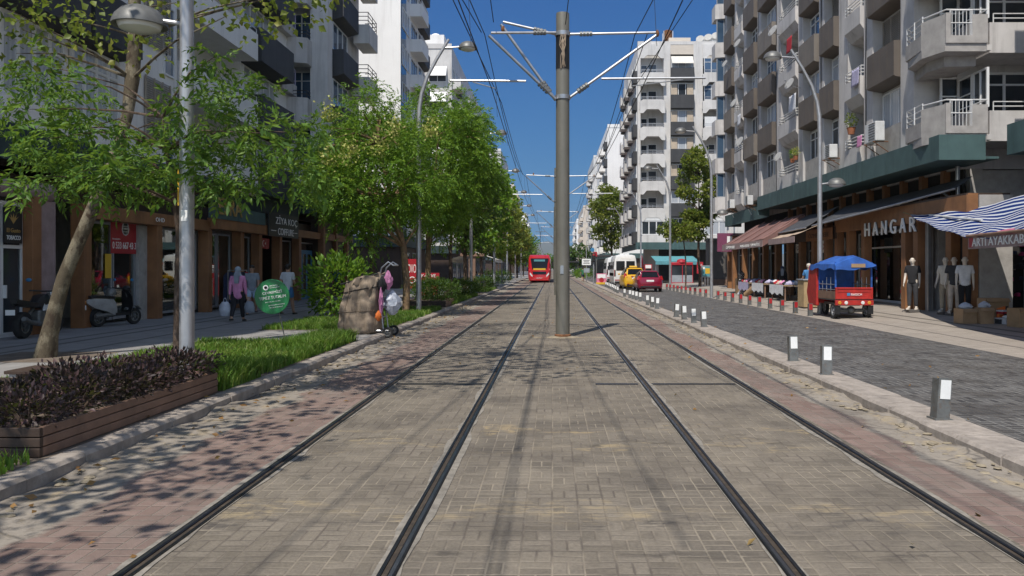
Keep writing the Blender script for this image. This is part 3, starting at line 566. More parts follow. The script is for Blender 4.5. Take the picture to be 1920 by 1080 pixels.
def shutter(par, Wm, w, h, cols=3):
    k = ('sh', round(w, 2), round(h, 2), cols)
    if k not in WC:
        b = MB(); n = int(h/.07)
        for i in range(cols):
            x0, x1 = -w/2+w*i/cols+.03, -w/2+w*(i+1)/cols-.03
            for j in range(n): z = h*j/n; b.add([(x0, 0, z), (x1, 0, z), (x1, -.035, z+h/n*.95), (x0, -.035, z+h/n*.95)], [(0, 1, 2, 3)])
            b.box(x0-.03, x0, -.04, .02, 0, h); 
        b.box(w/2-.03, w/2, -.04, .02, 0, h); WC[k] = b.mesh('shutter', 'shutter_slat')
    return link_mesh('shutter', WC[k], par, Wm)
def railing(par, Wm, w, z0, h, m='white_metal', bars=0, rails=3, side=0.):
    k = ('ra', round(w, 2), round(z0, 2), round(h, 2), m, bars, rails, side)
    if k not in WC:
        b = MB()
        for i in range(rails): z = z0+h*(i+1)/rails; b.tube([(-w/2, 0, z), (w/2, 0, z)], .022, 6)
        n = max(1, int(w/1.1))
        for i in range(n+1): x = -w/2+w*i/n; b.tube([(x, 0, z0), (x, 0, z0+h)], .02, 6)
        for i in range(bars): x = -w/2+w*(i+.5)/bars; b.tube([(x, 0, z0), (x, 0, z0+h)], .013, 5)
        if side:
            for sx in (-1, 1):
                for i in range(rails): z = z0+h*(i+1)/rails; b.tube([(sx*w/2, 0, z), (sx*w/2, -side, z)], .022, 6)
        WC[k] = b.mesh('railing', m)
    return link_mesh('railing', WC[k], par, Wm)
def T(x, y, z): return Matrix.Translation((x, y, z))
DISH = []; ACS = []; POTS = []
def zmax(y): return EYE+.335*y+1.2
# ---- right-hand near block: grey plaster piers, brown parapet boxes, recessed balconies, green fascia
XA = 12.9; bA = thing('apartment_building', 'grey block at right with brown parapet boxes, recessed balconies and green fascia over shops', 'building', (XA, 40, 0))
FA = facade((XA, 0), (0, 1), (-1, 0)); ZF = 6.05; FH = 2.9; HA = 29.3
bays = [('B', 25.9, 28.6), ('P', 28.6, 29.7), ('W', 29.7, 32.3), ('P', 32.3, 33.2), ('B', 33.2, 35.0), ('P', 35, 36.1), ('W', 36.1, 38.1), ('P', 38.1, 38.8), ('W', 38.8, 41.3), ('P', 41.3, 42.1), ('B', 42.1, 45.3), ('P', 45.3, 46.3), ('W', 46.3, 49.6), ('P', 49.6, 50.5), ('W', 50.5, 53.4), ('P', 53.4, 54.1), ('B', 54.1, 56.3), ('P', 56.3, 56.8), ('W', 56.8, 59.4), ('P', 59.4, 60)]
mb = MB(); mb.box(XA+1.3, XA+14, 28.0, 60, ZF-.9, HA); mb.box(17.51, XA+14, 28.6, 60, 0.1, ZF-.9); mb.box(14.46, 17.5, 28.3, 60, 3.98, ZF-.9)
wl = MB(FA); rough = MB(FA)
for i, (k, a, b) in enumerate(bays):
    zt = HA; c = (a+b)/2; w = b-a
    if k == 'P': wl.box(a, b, -1.31, 0, ZF-.05, HA); continue
    hi = int((zmax(b)-ZF)/FH)+1
    if k == 'W':
        rnd = random.Random(i*7)
        wl.box(a+.001, b-.001, -1.3, -.42, ZF-.05, HA)
        for f in range(0, min(hi, 8)):
            z = ZF+f*FH
            if f == 0: rough.box(a+.002, b-.002, -.43, -.12, z-.02, z+1.12)
            else:
                p = MB(FA @ T(0, 0, 0)); p.prism([(-.43, z-.22), (.17, z-.12), (.24, z-.08), (.24, z+1.22), (-.43, z+1.22)], 'x', a+.03 if w > 2.2 else a+.03, b-.03)
                n = int(w/.55)
                for j in range(1, n): x = a+w*j/n; p.box(x-.012, x+.012, .241, .247, z-.06, z+1.2)
                p.build('parapet_box', 'panel_brown' if (i+f) % 5 else 'panel_taupe', bA, world=True)
            zw = z+1.24 if f else z+1.14; hw = FH-1.24-.34+.02 if f else FH-1.14-.34
            kind = rnd.random()
            if kind < .34 and f: shutter(bA, FA @ T(c, -.36, zw), w-.3, hw, max(2, int(w/.8)))
            else: window(bA, FA @ T(c, -.36, zw), w-.3, hw, max(2, int(w/.75)), kind > .6, pane=('pane_dark', 'pane_curtain', 'pane_blue')[rnd.choice((0, 1, 1, 2))])
    else:
        for f in range(0, min(hi, 8)):
            z = ZF+f*FH; cnr = i == 0
            wl.box(a+.001, b-.001, -1.3, .0, z-.2, z-.02)                                      # slab
            if not cnr:
                g = MB(FA); g.prism([(-.9, z-.62), (-.12, z-.4), (.1, z-.08), (.16, z), (.16, z+.74), (.06, z+.74), (.06, z+.0), (-.9, z)], 'x', a+.01, b-.01); g.box(a+.011, a+.13, -.3, .059, z+.001, z+.739); g.box(b-.13, b-.011, -.3, .059, z+.001, z+.739)
                bo = g.build('balcony', 'plaster_grey', bA, world=True)
                railing(bo, FA @ T(c, .11, z+.74), w-.06, 0, .42, rails=3, side=.3)
            window(bA, FA @ T(c+.1*w, -1.27, z), min(.95, w*.45), 2.2, 1, True, pane='pane_dark'); 
            if w > 2: window(bA, FA @ T(c-.27*w, -1.27, z+.9), w*.33, 1.3, 2, False)
mb.v += wl.v; base = len(mb.v)-len(wl.v); mb.f += [tuple(j+base for j in f) for f in wl.f]; mb.mi += wl.mi
mb.build('wall', 'plaster_grey', bA, world=True); rough.build('rough_parapet', 'plaster_rough', bA, world=True)
# end wall facing the viewer, corner balconies
FE = facade((0, 28.0), (1, 0), (0, -1))
for f in range(0, 3):
    z = ZF+f*FH
    # corner balcony: slab and parapet of street side, chamfer, barred front, solid end
    g = MB(); out = [(12.86, 28.5), (12.46, 28.1), (12.3, 26.7), (12.62, 25.75), (13.95, 25.75), (13.95, 28.0), (12.95, 28.4)]
    g.prism(out, 'z', z-.28, z)
    g.prism([(12.9, 28.62), (12.42, 28.2), (12.3, 26.75), (12.4, 26.75), (12.52, 28.15), (12.9, 28.5)], 'z', z, z+.52)
    g.prism([(12.3, 26.75), (12.62, 25.75), (12.7, 25.81), (12.4, 26.75)], 'z', z, z+.92); g.box(12.62, 12.78, 25.7, 25.8, z-.02, z+.95); g.box(13.48, 13.97, 25.7, 25.8, z-.02, z+.9); g.box(12.78, 13.48, 25.7, 25.79, z-.02, z+.22)
    g.box(13.87, 13.97, 25.801, 27.9, z, z+.9)
    if f: g.prism([(12.9, 28.4), (12.7, 27.2), (12.9, 26.4), (13.9, 26.3), (13.9, 27.9)], 'z', z-.62, z-.281)
    bo = g.build('balcony', 'plaster_rough', bA, world=True)
    railing(bo, facade((13.13, 25.745), (1, 0), (0, -1)) @ T(0, 0, z+.22), .7, 0, .82, bars=6, rails=2)
    q = MB()
    for zz in (z+.72, z+.92, z+1.12): q.tube([(12.86, 28.55, zz), (12.46, 28.15, zz), (12.36, 26.75, zz)], .022, 6)
    for zz in (z+1.06,): q.tube([(12.36, 26.75, zz), (12.66, 25.75, zz), (13.97, 25.75, zz), (13.92, 27.8, zz)], .024, 6)
    for x, y in ((12.86, 28.55), (12.46, 28.15), (12.38, 27.4), (12.36, 26.75)): q.tube([(x, y, z+.5), (x, y, z+1.14)], .022, 6)
    q.build('railing', 'white_metal', bo, world=True)
    window(bA, facade((13.85, 28.0), (1, 0), (0, -1)) @ T(0, .02, z), .62, 2.3, 1, True)
    window(bA, FE @ T(15.75, .05, z+.92), 2.1, 1.55, 2, True, t=.08)
    e = MB(); e.box(14.35, 19, 26.3, 26.4, z-.18, z+.82); e.box(14.35, 14.45, 26.401, 27.95, z-.18, z+.82); e.box(14.46, 19, 26.401, 27.98, z-.18, z-.02); eo = e.build('balcony', 'plaster_grey', bA, world=True)
    railing(eo, facade((16.7, 26.35), (1, 0), (0, -1)) @ T(0, 0, z+.82), 4.4, 0, .3, rails=2)
    MB().box(14.3, 14.34, 27.99, 28.0, z, z+2.6).box(14.1, 14.28, 27.9, 27.999, z-.4, z+2.9).build('downpipe_casing', 'plaster_grey', bA, world=True)
# fascia
g = MB(); g.box(12.4, 12.52, 25.7, 48.4, 5.17, 5.98); g.box(12.521, 13.9, 25.7, 25.82, 5.17, 5.98); g.box(12.521, 12.9, 48.28, 48.4, 5.17, 5.98); g.box(12.5, 13.9, 25.821, 48.2, 5.9, 5.97); g.box(12.5, 14.4, 25.83, 48.1, 5.22, 5.3)
for y in np.arange(27.5, 48, 2.3): g.box(12.392, 12.402, y-.02, y+.02, 5.18, 5.97)
g.build('fascia', 'fascia_green', bA, world=True)
g = MB(); g.box(12.98, 13.1, 48.45, 60.4, 4.78, 5.6); g.box(13.101, 14.2, 60.28, 60.4, 4.78, 5.6); g.prism([(12.4, 4.9), (12.98, 4.85), (12.98, 5.6), (12.4, 5.97)], 'y', 48.41, 48.6); g.box(13.1, 14.2, 48.62, 60.2, 5.5, 5.58); g.build('fascia', 'fascia_green', bA, world=True)
# far end: glazed balconies turned to the cross street
for f in range(0, 7):
    z = ZF+f*FH; g = MB(); g.prism([(12.2, 60.2), (12.9, 60.0), (14.4, 60.0), (14.4, 61.5), (12.2, 61.5)], 'z', z-.15, z+.95); bo = g.build('balcony', 'plaster_grey', bA, world=True)
    window(bo, facade((12.86, 60.22), (-1, .08), (0, -1)) @ T(0, 0, z+.96), 1.1, FH-1.12, 2, pane='pane_blue', fr='grey_frame')
# shop level: dark clerestory band, timber posts and beams, glass, interiors
def shop_row(o, xg, xp, ys, zb, zt, name_dir=-1):
    pass
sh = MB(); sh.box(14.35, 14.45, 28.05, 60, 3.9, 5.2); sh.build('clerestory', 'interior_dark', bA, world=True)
pst = []
for y in (25.35, 26.45, 28.85, 29.85, 33.75, 35.45, 36.95, 38.4, 40.3, 42.4, 44.6, 47, 49.8, 52.4, 55.2, 58.3, 59.9):
    MB().box(13.06, 13.38, y-.18, y+.18, .1, 4.05).build('post', 'wood_orange', bA, world=True, bevel=.01)
for y in np.arange(29, 48, 1.72): MB().box(14.1, 14.34, y-.13, y+.13, 4.05, 5.2).build('bracket', 'wood_orange', bA, world=True)
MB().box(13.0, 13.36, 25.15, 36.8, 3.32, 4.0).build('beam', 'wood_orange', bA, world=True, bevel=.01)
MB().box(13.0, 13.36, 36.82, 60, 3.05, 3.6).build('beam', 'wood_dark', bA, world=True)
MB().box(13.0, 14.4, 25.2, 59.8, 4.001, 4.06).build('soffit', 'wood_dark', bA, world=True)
it = MB(); it.box(17.4, 17.5, 28.2, 59.8, .1, 4.0); it.box(14.6, 17.39, 28.2, 28.3, .1, 4); it.box(14.6, 17.39, 36.9, 37, .1, 4); it.box(14.6, 17.39, 43.2, 43.3, .1, 4); it.box(14.6, 17.39, 48.4, 48.5, .1, 4); it.box(14.5, 17.39, 28.31, 59.7, 3.9, 3.97); it.build('shop_interior', 'interior_wall', bA, world=True)
fl = MB(); fl.box(13.4, 17.39, 28.31, 59.7, .1, .2); fl.build('shop_floor', 'right_slabs', bA, world=True)
for (a, b, nm) in ((33.1, 37.9, 'HANGAR'), (38.5, 40.1, ''), (40.5, 42.2, ''), (42.6, 44.4, ''), (44.9, 46.7, ''), (47.3, 49.6, ''), (50.1, 52.2, ''), (52.7, 55, ''), (55.5, 58.1, '')):
    xg = 14.5 if nm else 13.5
    f = MB(); f.box(xg-.03, xg+.05, a, a+.07, .2, 3.3).box(xg-.03, xg+.05, b-.07, b, .2, 3.3).box(xg-.03, xg+.05, a+.071, b-.071, 3.23, 3.3).box(xg-.03, xg+.05, a+.071, b-.071, .2, .3).box(xg-.03, xg+.05, a+.071, b-.071, 2.55, 2.62)
    fo = f.build('shop_window', 'white_frame' if nm else 'grey_frame', bA, world=True)
    MB().box(xg+.005, xg+.017, a+.06, b-.06, .28, 3.25).build('pane', 'shop_glass', fo, world=True)
# HANGAR doorway return, recess wall, ground-level end wall
MB().box(13.6, 14.6, 28.25, 30.1, .17, 3.97).build('side_wall', 'plaster_rough', bA, world=True)
MB().box(13.39, 13.599, 29.1, 29.6, .2, 3.3).build('patterned_strip', 'printed_cloth', bA, world=True)
MB().box(13.3, 13.42, 28.25, 28.6, .17, 3.3).build('door_jamb', 'plaster_rough', bA, world=True)
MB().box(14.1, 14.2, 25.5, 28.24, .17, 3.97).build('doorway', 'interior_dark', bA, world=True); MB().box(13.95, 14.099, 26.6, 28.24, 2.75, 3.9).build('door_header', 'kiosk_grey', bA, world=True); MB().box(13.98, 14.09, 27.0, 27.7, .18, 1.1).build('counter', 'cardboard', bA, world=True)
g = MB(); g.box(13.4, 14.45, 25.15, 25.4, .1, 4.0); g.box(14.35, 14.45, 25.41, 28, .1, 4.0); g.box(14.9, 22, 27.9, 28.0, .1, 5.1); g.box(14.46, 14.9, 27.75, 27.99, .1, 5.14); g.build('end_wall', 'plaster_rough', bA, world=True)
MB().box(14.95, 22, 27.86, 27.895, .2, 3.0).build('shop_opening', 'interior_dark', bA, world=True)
for y in (34.1, 28.2): MB().box(13.2, 13.3, y-.06, y+.06, .17, 3.3).build('conduit', 'galvanised', bA, world=True)
MB().tube([(13.95, 27.6, 5.2), (13.95, 27.6, 3.9), (14.1, 27.6, 3.6), (14.4, 27.6, 3.55), (19, 27.6, 3.6)], .07, 10).build('drain_pipe', 'galvanised', bA, world=True, smooth=True)
# ---- near neighbour at the right edge: only its fascia end shows
bN = thing('shop_building', 'green fascia end of the neighbouring building at the right edge, above the striped tarp', 'building', (15, 18, 0))
MB().box(14.9, 26, -2, 24.4, 0, 20).build('wall', 'plaster_grey', bN, world=True)
g = MB(); g.box(13.9, 14.02, 2, 24.5, 5.15, 6.08); g.box(14.021, 15.2, 24.38, 24.5, 5.15, 6.08); g.box(14.0, 14.9, 2, 24.37, 6.0, 6.07); g.build('fascia', 'fascia_green', bN, world=True)
for f in range(3): MB().box(14.3, 14.899, 18, 23.8, 6.9+f*2.9, 7.9+f*2.9).build('balcony', 'plaster_grey', bN, world=True)
# ---- far right corner block facing the viewer
YB = 86; XB0 = 9.1; bB = thing('apartment_building', 'tall pale corner block beyond the crossing with arched balconies facing the viewer', 'building', (14, YB, 0))
FB = facade((0, YB), (1, 0), (0, -1)); L0 = 4.35; HB = 25.7
g = MB(); g.box(XB0+.02, 24, YB+1.2, YB+17, 4.3, HB); g.box(11.6, 24, YB+1.5, YB+17, .1, 4.3)
for a, b in ((11.9, 12.62), (15.1, 16.1), (18.6, 19.4)): g.box(a, b, YB, YB+1.19, L0, HB)
g.box(XB0, XB0+.3, YB+.0, YB+1.19, L0, HB)
g.build('wall', 'plaster_light', bB, world=True)
for (a, b, first) in ((XB0+.3, 11.9, 0), (16.1, 18.6, 1)):
    for f in range(0, 8):
        z = L0+f*FH; c = (a+b)/2; w = b-a
        if f == 7:
            MB().prism([(a, z), (a+.0, z-.45), (a+.35, z-.45), (a+.7, z-.12), (b-.7, z-.12), (b-.35, z-.45), (b, z-.45), (b, HB), (a, HB)], 'y', YB-.12, YB+.1).build('cornice_panel', 'plaster_light', bB, world=True); continue
        q = MB(); q.prism([(a-.1, z-.62 if f else z), (a+.25, z-.62 if f else z), (a+.62, z-.2 if f else z), (b-.62, z-.2 if f else z), (b-.25, z-.62 if f else z), (b+.1, z-.62 if f else z), (b+.1, z+.62), (b-.2, z+.84), (a+.2, z+.84), (a-.1, z+.62)], 'y', YB-.55, YB-.43)
        q.box(a-.1, a, YB-.429, YB+.0, z-.1, z+.62); q.box(b, b+.1, YB-.429, YB+.0, z-.1, z+.62); q.box(a, b, YB-.43, YB+1.18, z-.12, z-.0)
        bo = q.build('balcony', 'plaster_light', bB, world=True)
        if f == 0:
            window(bo, FB @ T(c, .45, z+.86), w-.1, 1.5, 3, pane='pane_curtain' if first else 'pane_dark', t=.1); MB().prism([(a, z+2.37), (b, z+2.37), (b-.5, z+2.75), (a+.5, z+2.75)], 'y', YB-.52, YB-.42).build('arch_panel', 'white_frame', bo, world=True)
        else: railing(bo, FB @ T(c, .5, z+.84), w-.1, 0, .3, 'galvanised', rails=2, bars=0)
        window(bB, FB @ T(c+(.15 if first == 0 else -.2), -1.16, z), .95, 2.1, 1, True, pane='pane_dark'); window(bB, FB @ T(c-.75, -1.16, z+.9), .7, 1.1, 1)
        if first and f in (5, 6): window(bo, FB @ T(c, .2, z+.86), w*.92, 1.6, 3, True, pane='pane_blue')
        if first and f == 4: MB().box(a+.1, b-.1, YB-.5, YB-.46, z+.85, z+1.9).build('awning_sheet', 'white_frame', bo, world=True)
for f in range(0, 8):                                                                   # window column with dark boxes
    z = L0+f*FH; a, b = 12.62, 15.1; q = MB()
    if f < 7: q.prism([(-.02, z-.14), (.5, z-.06), (.5, z+1.36), (-.02, z+1.36)], 'x', a, b); 
    if f < 7: MB(FB).add(q.v, q.f).build('parapet_box', 'panel_dark', bB, world=True); window(bB, FB @ T((a+b)/2, -.02, z+1.38), b-a-.1, 1.28, 3, pane='pane_curtain' if f in (1, 3, 4, 6) else 'pane_dark')
    MB().box(a, b, YB+.05, YB+1.19, z+2.66 if f < 7 else z-.3, z+2.9 if f < 7 else HB).build('lintel', 'plaster_cream' if f == 7 else 'plaster_light', bB, world=True)
    if 2 <= f < 7:
        for sx in ((-.85, .85) if f != 6 else ()): MB().box((a+b)/2+sx-.33, (a+b)/2+sx+.33, YB-.1, YB-.05, z+1.4, z+2.6).build('blind', 'beige_cloth', bB, world=True)
MB().prism([(0, 0), (.9, -.75), (.92, -.72), (0, .06)], 'x', 12.7, 15.0).T and None
aw = MB(FB); aw.add([(12.7, 0, L0+6*FH+2.66), (15.0, 0, L0+6*FH+2.66), (15.0, .75, L0+6*FH+1.75), (12.7, .75, L0+6*FH+1.75), (12.7, 0, L0+6*FH+2.7), (15.0, 0, L0+6*FH+2.7), (15.0, .75, L0+6*FH+1.79), (12.7, .75, L0+6*FH+1.79)], [(3, 2, 1, 0), (4, 5, 6, 7), (0, 1, 5, 4), (1, 2, 6, 5), (2, 3, 7, 6), (3, 0, 4, 7)]).build('awning', 'blind_cloth', bB, world=True)
MB().box(8.9, 24, YB-.6, YB-.5, 3.65, 4.42).box(8.9, 9.0, YB-.499, YB+17, 3.65, 4.42).box(9.01, 24, YB-.49, YB+1, 4.3, 4.4).build('fascia', 'fascia_green', bB, world=True)
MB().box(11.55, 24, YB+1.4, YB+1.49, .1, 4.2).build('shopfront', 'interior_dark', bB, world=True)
FBs = facade((XB0, YB), (0, 1), (-1, 0))
for k in range(7):                                                                      # street side of the corner block, seen edge on
    a = .6+k*2.35
    for f in range(0, 7):
        z = L0+f*FH
        if k % 2 == 0: q = MB(FBs); q.prism([(0, z-.1), (.42, z-.05), (.42, z+1.25), (0, z+1.25)], 'x', a, a+2.0); q.build('parapet_box', 'panel_dark', bB, world=True); window(bB, FBs @ T(a+1, .05, z+1.27), 1.9, 1.3, 3)
        else: q = MB(FBs); q.box(a, a+2, 0, .75, z-.1, z+.85); bo = q.build('balcony', 'plaster_light', bB, world=True); railing(bo, FBs @ T(a+1, .72, z+.85), 1.9, 0, .35); window(bB, FBs @ T(a+1, .02, z+.9), 1.5, 1.3, 2)
q = MB(); q.box(12.9, 15.3, YB+3, YB+7, HB, HB+1.6); q.build('stair_head', 'plaster_cream', bB, world=True)
MB().box(15.9, 19.5, YB+2, YB+8, HB, HB+1.3).build('stair_head', 'plaster_white', bB, world=True)
MB().box(XB0, 24, YB+.02, YB+.3, HB, HB+.35).build('parapet', 'plaster_light', bB, world=True)
# ---- left-hand near block
XL = -12.4; bL = thing('apartment_building', 'shaded grey apartment block at left above timber-framed shops, with white windows and dark boxes', 'building', (XL-2, 25, 0))
FL = facade((XL, 0), (0, 1), (1, 0)); ZL = 4.9; HL = 26
g = MB(); g.box(XL-14, XL-.3, 4, 27, ZL-.05, HL); g.box(XL-14, XL-1.9, 27.001, 34.5, ZL-.05, HL); g.box(XL-14, XL-1.1, 34.501, 41.4, ZL-.05, HL)
g.build('wall', 'plaster_white', bL, world=True)
g = MB(); g.box(XL-14, XL-3.2, 4, 47, .1, ZL-.06); g.box(XL-3.19, XL-.5, 4, 47, 3.95, 4.1); g.build('shop_interior', 'interior_wall', bL, world=True)
for f in range(0, 4):
    z = ZL+f*FH
    for (a, b) in ((6, 9.5), (10, 13.5), (14.2, 17.8), (18.2, 20.7), (20.9, 23.3)):
        if z+1 < zmax(b):
            if f: q = MB(FL); q.prism([(-.3, z-.12), (.45, z-.05), (.45, z+1.3), (-.3, z+1.3)], 'x', a, b); q.build('parapet_box', 'panel_dark', bL, world=True)
            else: q = MB(FL); q.box(a, b, -.3, -.05, z+.02, z+.78); q.build('parapet', 'plaster_white', bL, world=True)
            window(bL, FL @ T((a+b)/2, -.22, z+(1.32 if f else .8)), b-a-.1, 1.45 if f else 1.95, 4, True, t=.09, pane='pane_blue' if (f+int(a)) % 2 else 'pane_curtain')
    shutter(bL, FL @ T(25.6, -.22, z+.9), 1.6, 1.9, 3); window(bL, FL @ T(26.4, -.28, z+.2), .7, 2.3, 1, pane='pane_blue')
    # recessed balcony bay
    q = MB(FL); q.box(27.4, 34.3, -.35, -.25, z-.15, z+1.0); q.box(27.4, 34.3, -1.88, -.351, z-.15, z-.02); q.box(27.4, 27.5, -1.88, -.351, z-.01, z+1.0); bo = q.build('balcony', 'plaster_white', bL, world=True)
    railing(bo, FL @ T(30.85, -.3, z+1.0), 6.8, 0, .2, rails=1)
    for s_ in (28.6, 31, 33.2): window(bL, FL @ T(s_, -1.86, z), 1.3, 2.3, 2, True, pane='pane_blue')
    q = MB(FL); q.prism([(-1.1, z-.12), (-.2, z-.05), (-.2, z+1.4), (-1.1, z+1.4)], 'x', 34.6, 38.9); q.build('parapet_box', 'panel_dark', bL, world=True); window(bL, FL @ T(36.7, -1.05, z+1.42), 4.0, 1.3, 5, pane='pane_curtain')
    q = MB(FL); q.box(39.0, 41.2, -.9, -.8, z-.2, z+.35); q.box(39, 41.2, -1.12, -.901, z-.2, z-.1); bo = q.build('balcony', 'plaster_grey', bL, world=True); railing(bo, FL @ T(40.1, -.85, z+.35), 2.1, 0, .8, 'cloth_lilac', bars=12, rails=1)
g = MB(FL); g.box(4, 27.2, .0, .12, 4.15, 5.0); g.box(27.201, 40.5, -.6, -.48, 4.15, 5.0); g.box(4, 40, -.7, -.001, 4.85, 4.95); g.build('fascia', 'fascia_dark', bL, world=True)
MB(FL).box(4, 46.5, -.62, -.5, 3.42, 4.14).build('clerestory', 'wood_dark', bL, world=True)
# left shops: posts, beams, glass
for y in (19.2, 21.3, 25.2, 28.9, 31.9, 33.9, 36.4, 39.2, 42.9, 45.4): MB(FL).box(y-.17, y+.17, -.35, .02, .1, 3.4).build('post', 'wood_orange', bL, world=True, bevel=.01)
for (a, b, d, z0, z1) in ((21.2, 28.8, .06, 3.02, 3.4), (28.85, 36.3, .32, 3.1, 3.5), (36.4, 47, .06, 3.2, 3.55)): MB(FL).box(a, b, d-.4, d, z0, z1).build('beam', 'wood_orange', bL, world=True, bevel=.012)
for (a, b) in ((17.0, 19.0), (21.5, 23.2), (23.25, 24.5), (25.4, 28.7), (29.1, 30.4), (30.5, 31.7), (32.1, 33.7), (36.6, 39.0), (39.4, 42.7), (43.1, 45.2)):
    f = MB(FL); x = -.42; f.box(a, a+.06, x-.05, x+.03, .2, 3.0).box(b-.06, b, x-.05, x+.03, .2, 3.0).box(a+.061, b-.061, x-.05, x+.03, 2.94, 3.0).box(a+.061, b-.061, x-.05, x+.03, .2, .28)
    fo = f.build('shop_window', 'grey_frame', bL, world=True); MB(FL).box(a+.05, b-.05, x-.01, x+.002, .26, 2.96).build('pane', 'shop_glass', fo, world=True)
MB(FL).box(24.52, 25.03, -.5, -.3, .1, 3.0).build('pier', 'concrete', bL, world=True)
MB(FL).box(39.45, 40.3, -.4, -.33, .15, 2.5).build('notice_board', 'cabinet_grey', bL, world=True)
d_ = MB(FL); d_.box(40.4, 42.3, -.4, -.34, .1, 2.6); do = d_.build('door', 'sign_blue', bL, world=True); MB(FL).box(40.7, 41.2, -.339, -.33, .3, 2.4).box(41.5, 42, -.339, -.33, .3, 2.4).build('pane', 'pane_dark', do, world=True)
# tobacco shop front at far left, with a roller shutter box
f = MB(FL); f.box(16.0, 19.1, -.3, -.2, .1, .2); 
for a in (16.0, 17.35, 18.28, 19.0): f.box(a, a+.08, -.32, -.22, .2, 3.15)
f.box(16.0, 19.08, -.32, -.221, 3.15, 3.24); f.box(16.081, 18.999, -.315, -.225, 2.15, 2.23); fo = f.build('shop_window', 'white_frame', bL, world=True)
MB(FL).box(16.09, 18.99, -.28, -.265, .2, 3.14).build('pane', 'pane_dark', fo, world=True)
MB(FL).box(18.35, 18.39, -.22, -.15, 1.0, 1.3).build('handle', 'white_frame', fo, world=True)
MB(FL).tube([(14, -.15, 3.55), (19.9, -.15, 3.55)], .22, 14).build('shutter_box', 'valance_grey', bL, world=True, smooth=True)
MB(FL).box(19.5, 20.1, -.4, -.1, .1, 3.35).build('pier', 'valance_grey', bL, world=True)
# stepped-out corner part of the left block
YC = 41.5; XC = -11.7; bC = thing('apartment_building', 'left corner block stepping out with balconies facing the viewer and dark boxes beside them', 'building', (XC-2, 44, 0))
FC = facade((0, YC), (1, 0), (0, -1)); FCs = facade((XC, YC), (0, 1), (1, 0))
g = MB(); g.box(-22, XC-.2, YC+.9, 49, 5.2, 27); g.box(XC-.9, XC, YC, YC+.9, 5.3, 27); g.box(-16.2, -15.4, YC, YC+.899, 5.3, 27); g.build('wall', 'plaster_light', bC, world=True)
for f in range(0, 6):
    z = 6.4+f*3.05-.1; q = MB(); q.prism([(-15.3, YC-1.0), (-13.0, YC-1.0), (-12.5, YC-.8), (-12.5, YC), (-15.3, YC)], 'z', z-.3, z+1.0); bo = q.build('balcony', 'plaster_grey', bC, world=True)
    if f != 4: railing(bo, FC @ T(-13.5, .9, z+1.0), 2.0, 0, .35, 'panel_dark', rails=2, side=.6)
    window(bC, FC @ T(-14.5, -.86, z+.98), 1.2, 1.75, 2, True, pane='pane_curtain'); window(bC, FC @ T(-13.3, -.86, z+.98), 1.1, 1.75, 2, True, pane='pane_blue')
    q = MB(FCs); q.prism([(-.2, z-.5), (.5, z-.3), (.5, z+1.0), (-.2, z+1.0)], 'x', 1.3, 4.6); q.build('parapet_box', 'panel_dark', bC, world=True); window(bC, FCs @ T(2.9, -.12, z+1.02), 3, 1.5, 3, pane='pane_blue')
    q = MB(FCs); q.box(5.0, 7.3, .1, 1.0, z-.7, z+.4); bo = q.build('balcony', 'plaster_light', bC, world=True); railing(bo, FCs @ T(6.1, .95, z+.4), 2.2, 0, .7, 'panel_dark', rails=3, side=.7)
g = MB(); ring = [(-16, YC-.4), (-12.6, YC-.4), (-11.6, YC+.1), (-11.2, YC+1.2), (-11.2, 49), (-16, 49)]; g.prism(ring, 'z', 4.5, 5.4); g.build('fascia', 'fascia_dark', bC, world=True)
MB().box(-16, -12.4, 42.6, 49, .1, 4.5).build('shopfront', 'wood_dark', bC, world=True)
for y in (42.7, 45.2, 47.6): MB().box(-12.5, -12.2, y-.17, y+.17, .1, 4.5).build('post', 'wood_orange', bC, world=True)
MB().box(-12.55, -12.25, 42.8, 49, 3.2, 3.55).build('beam', 'wood_orange', bC, world=True)
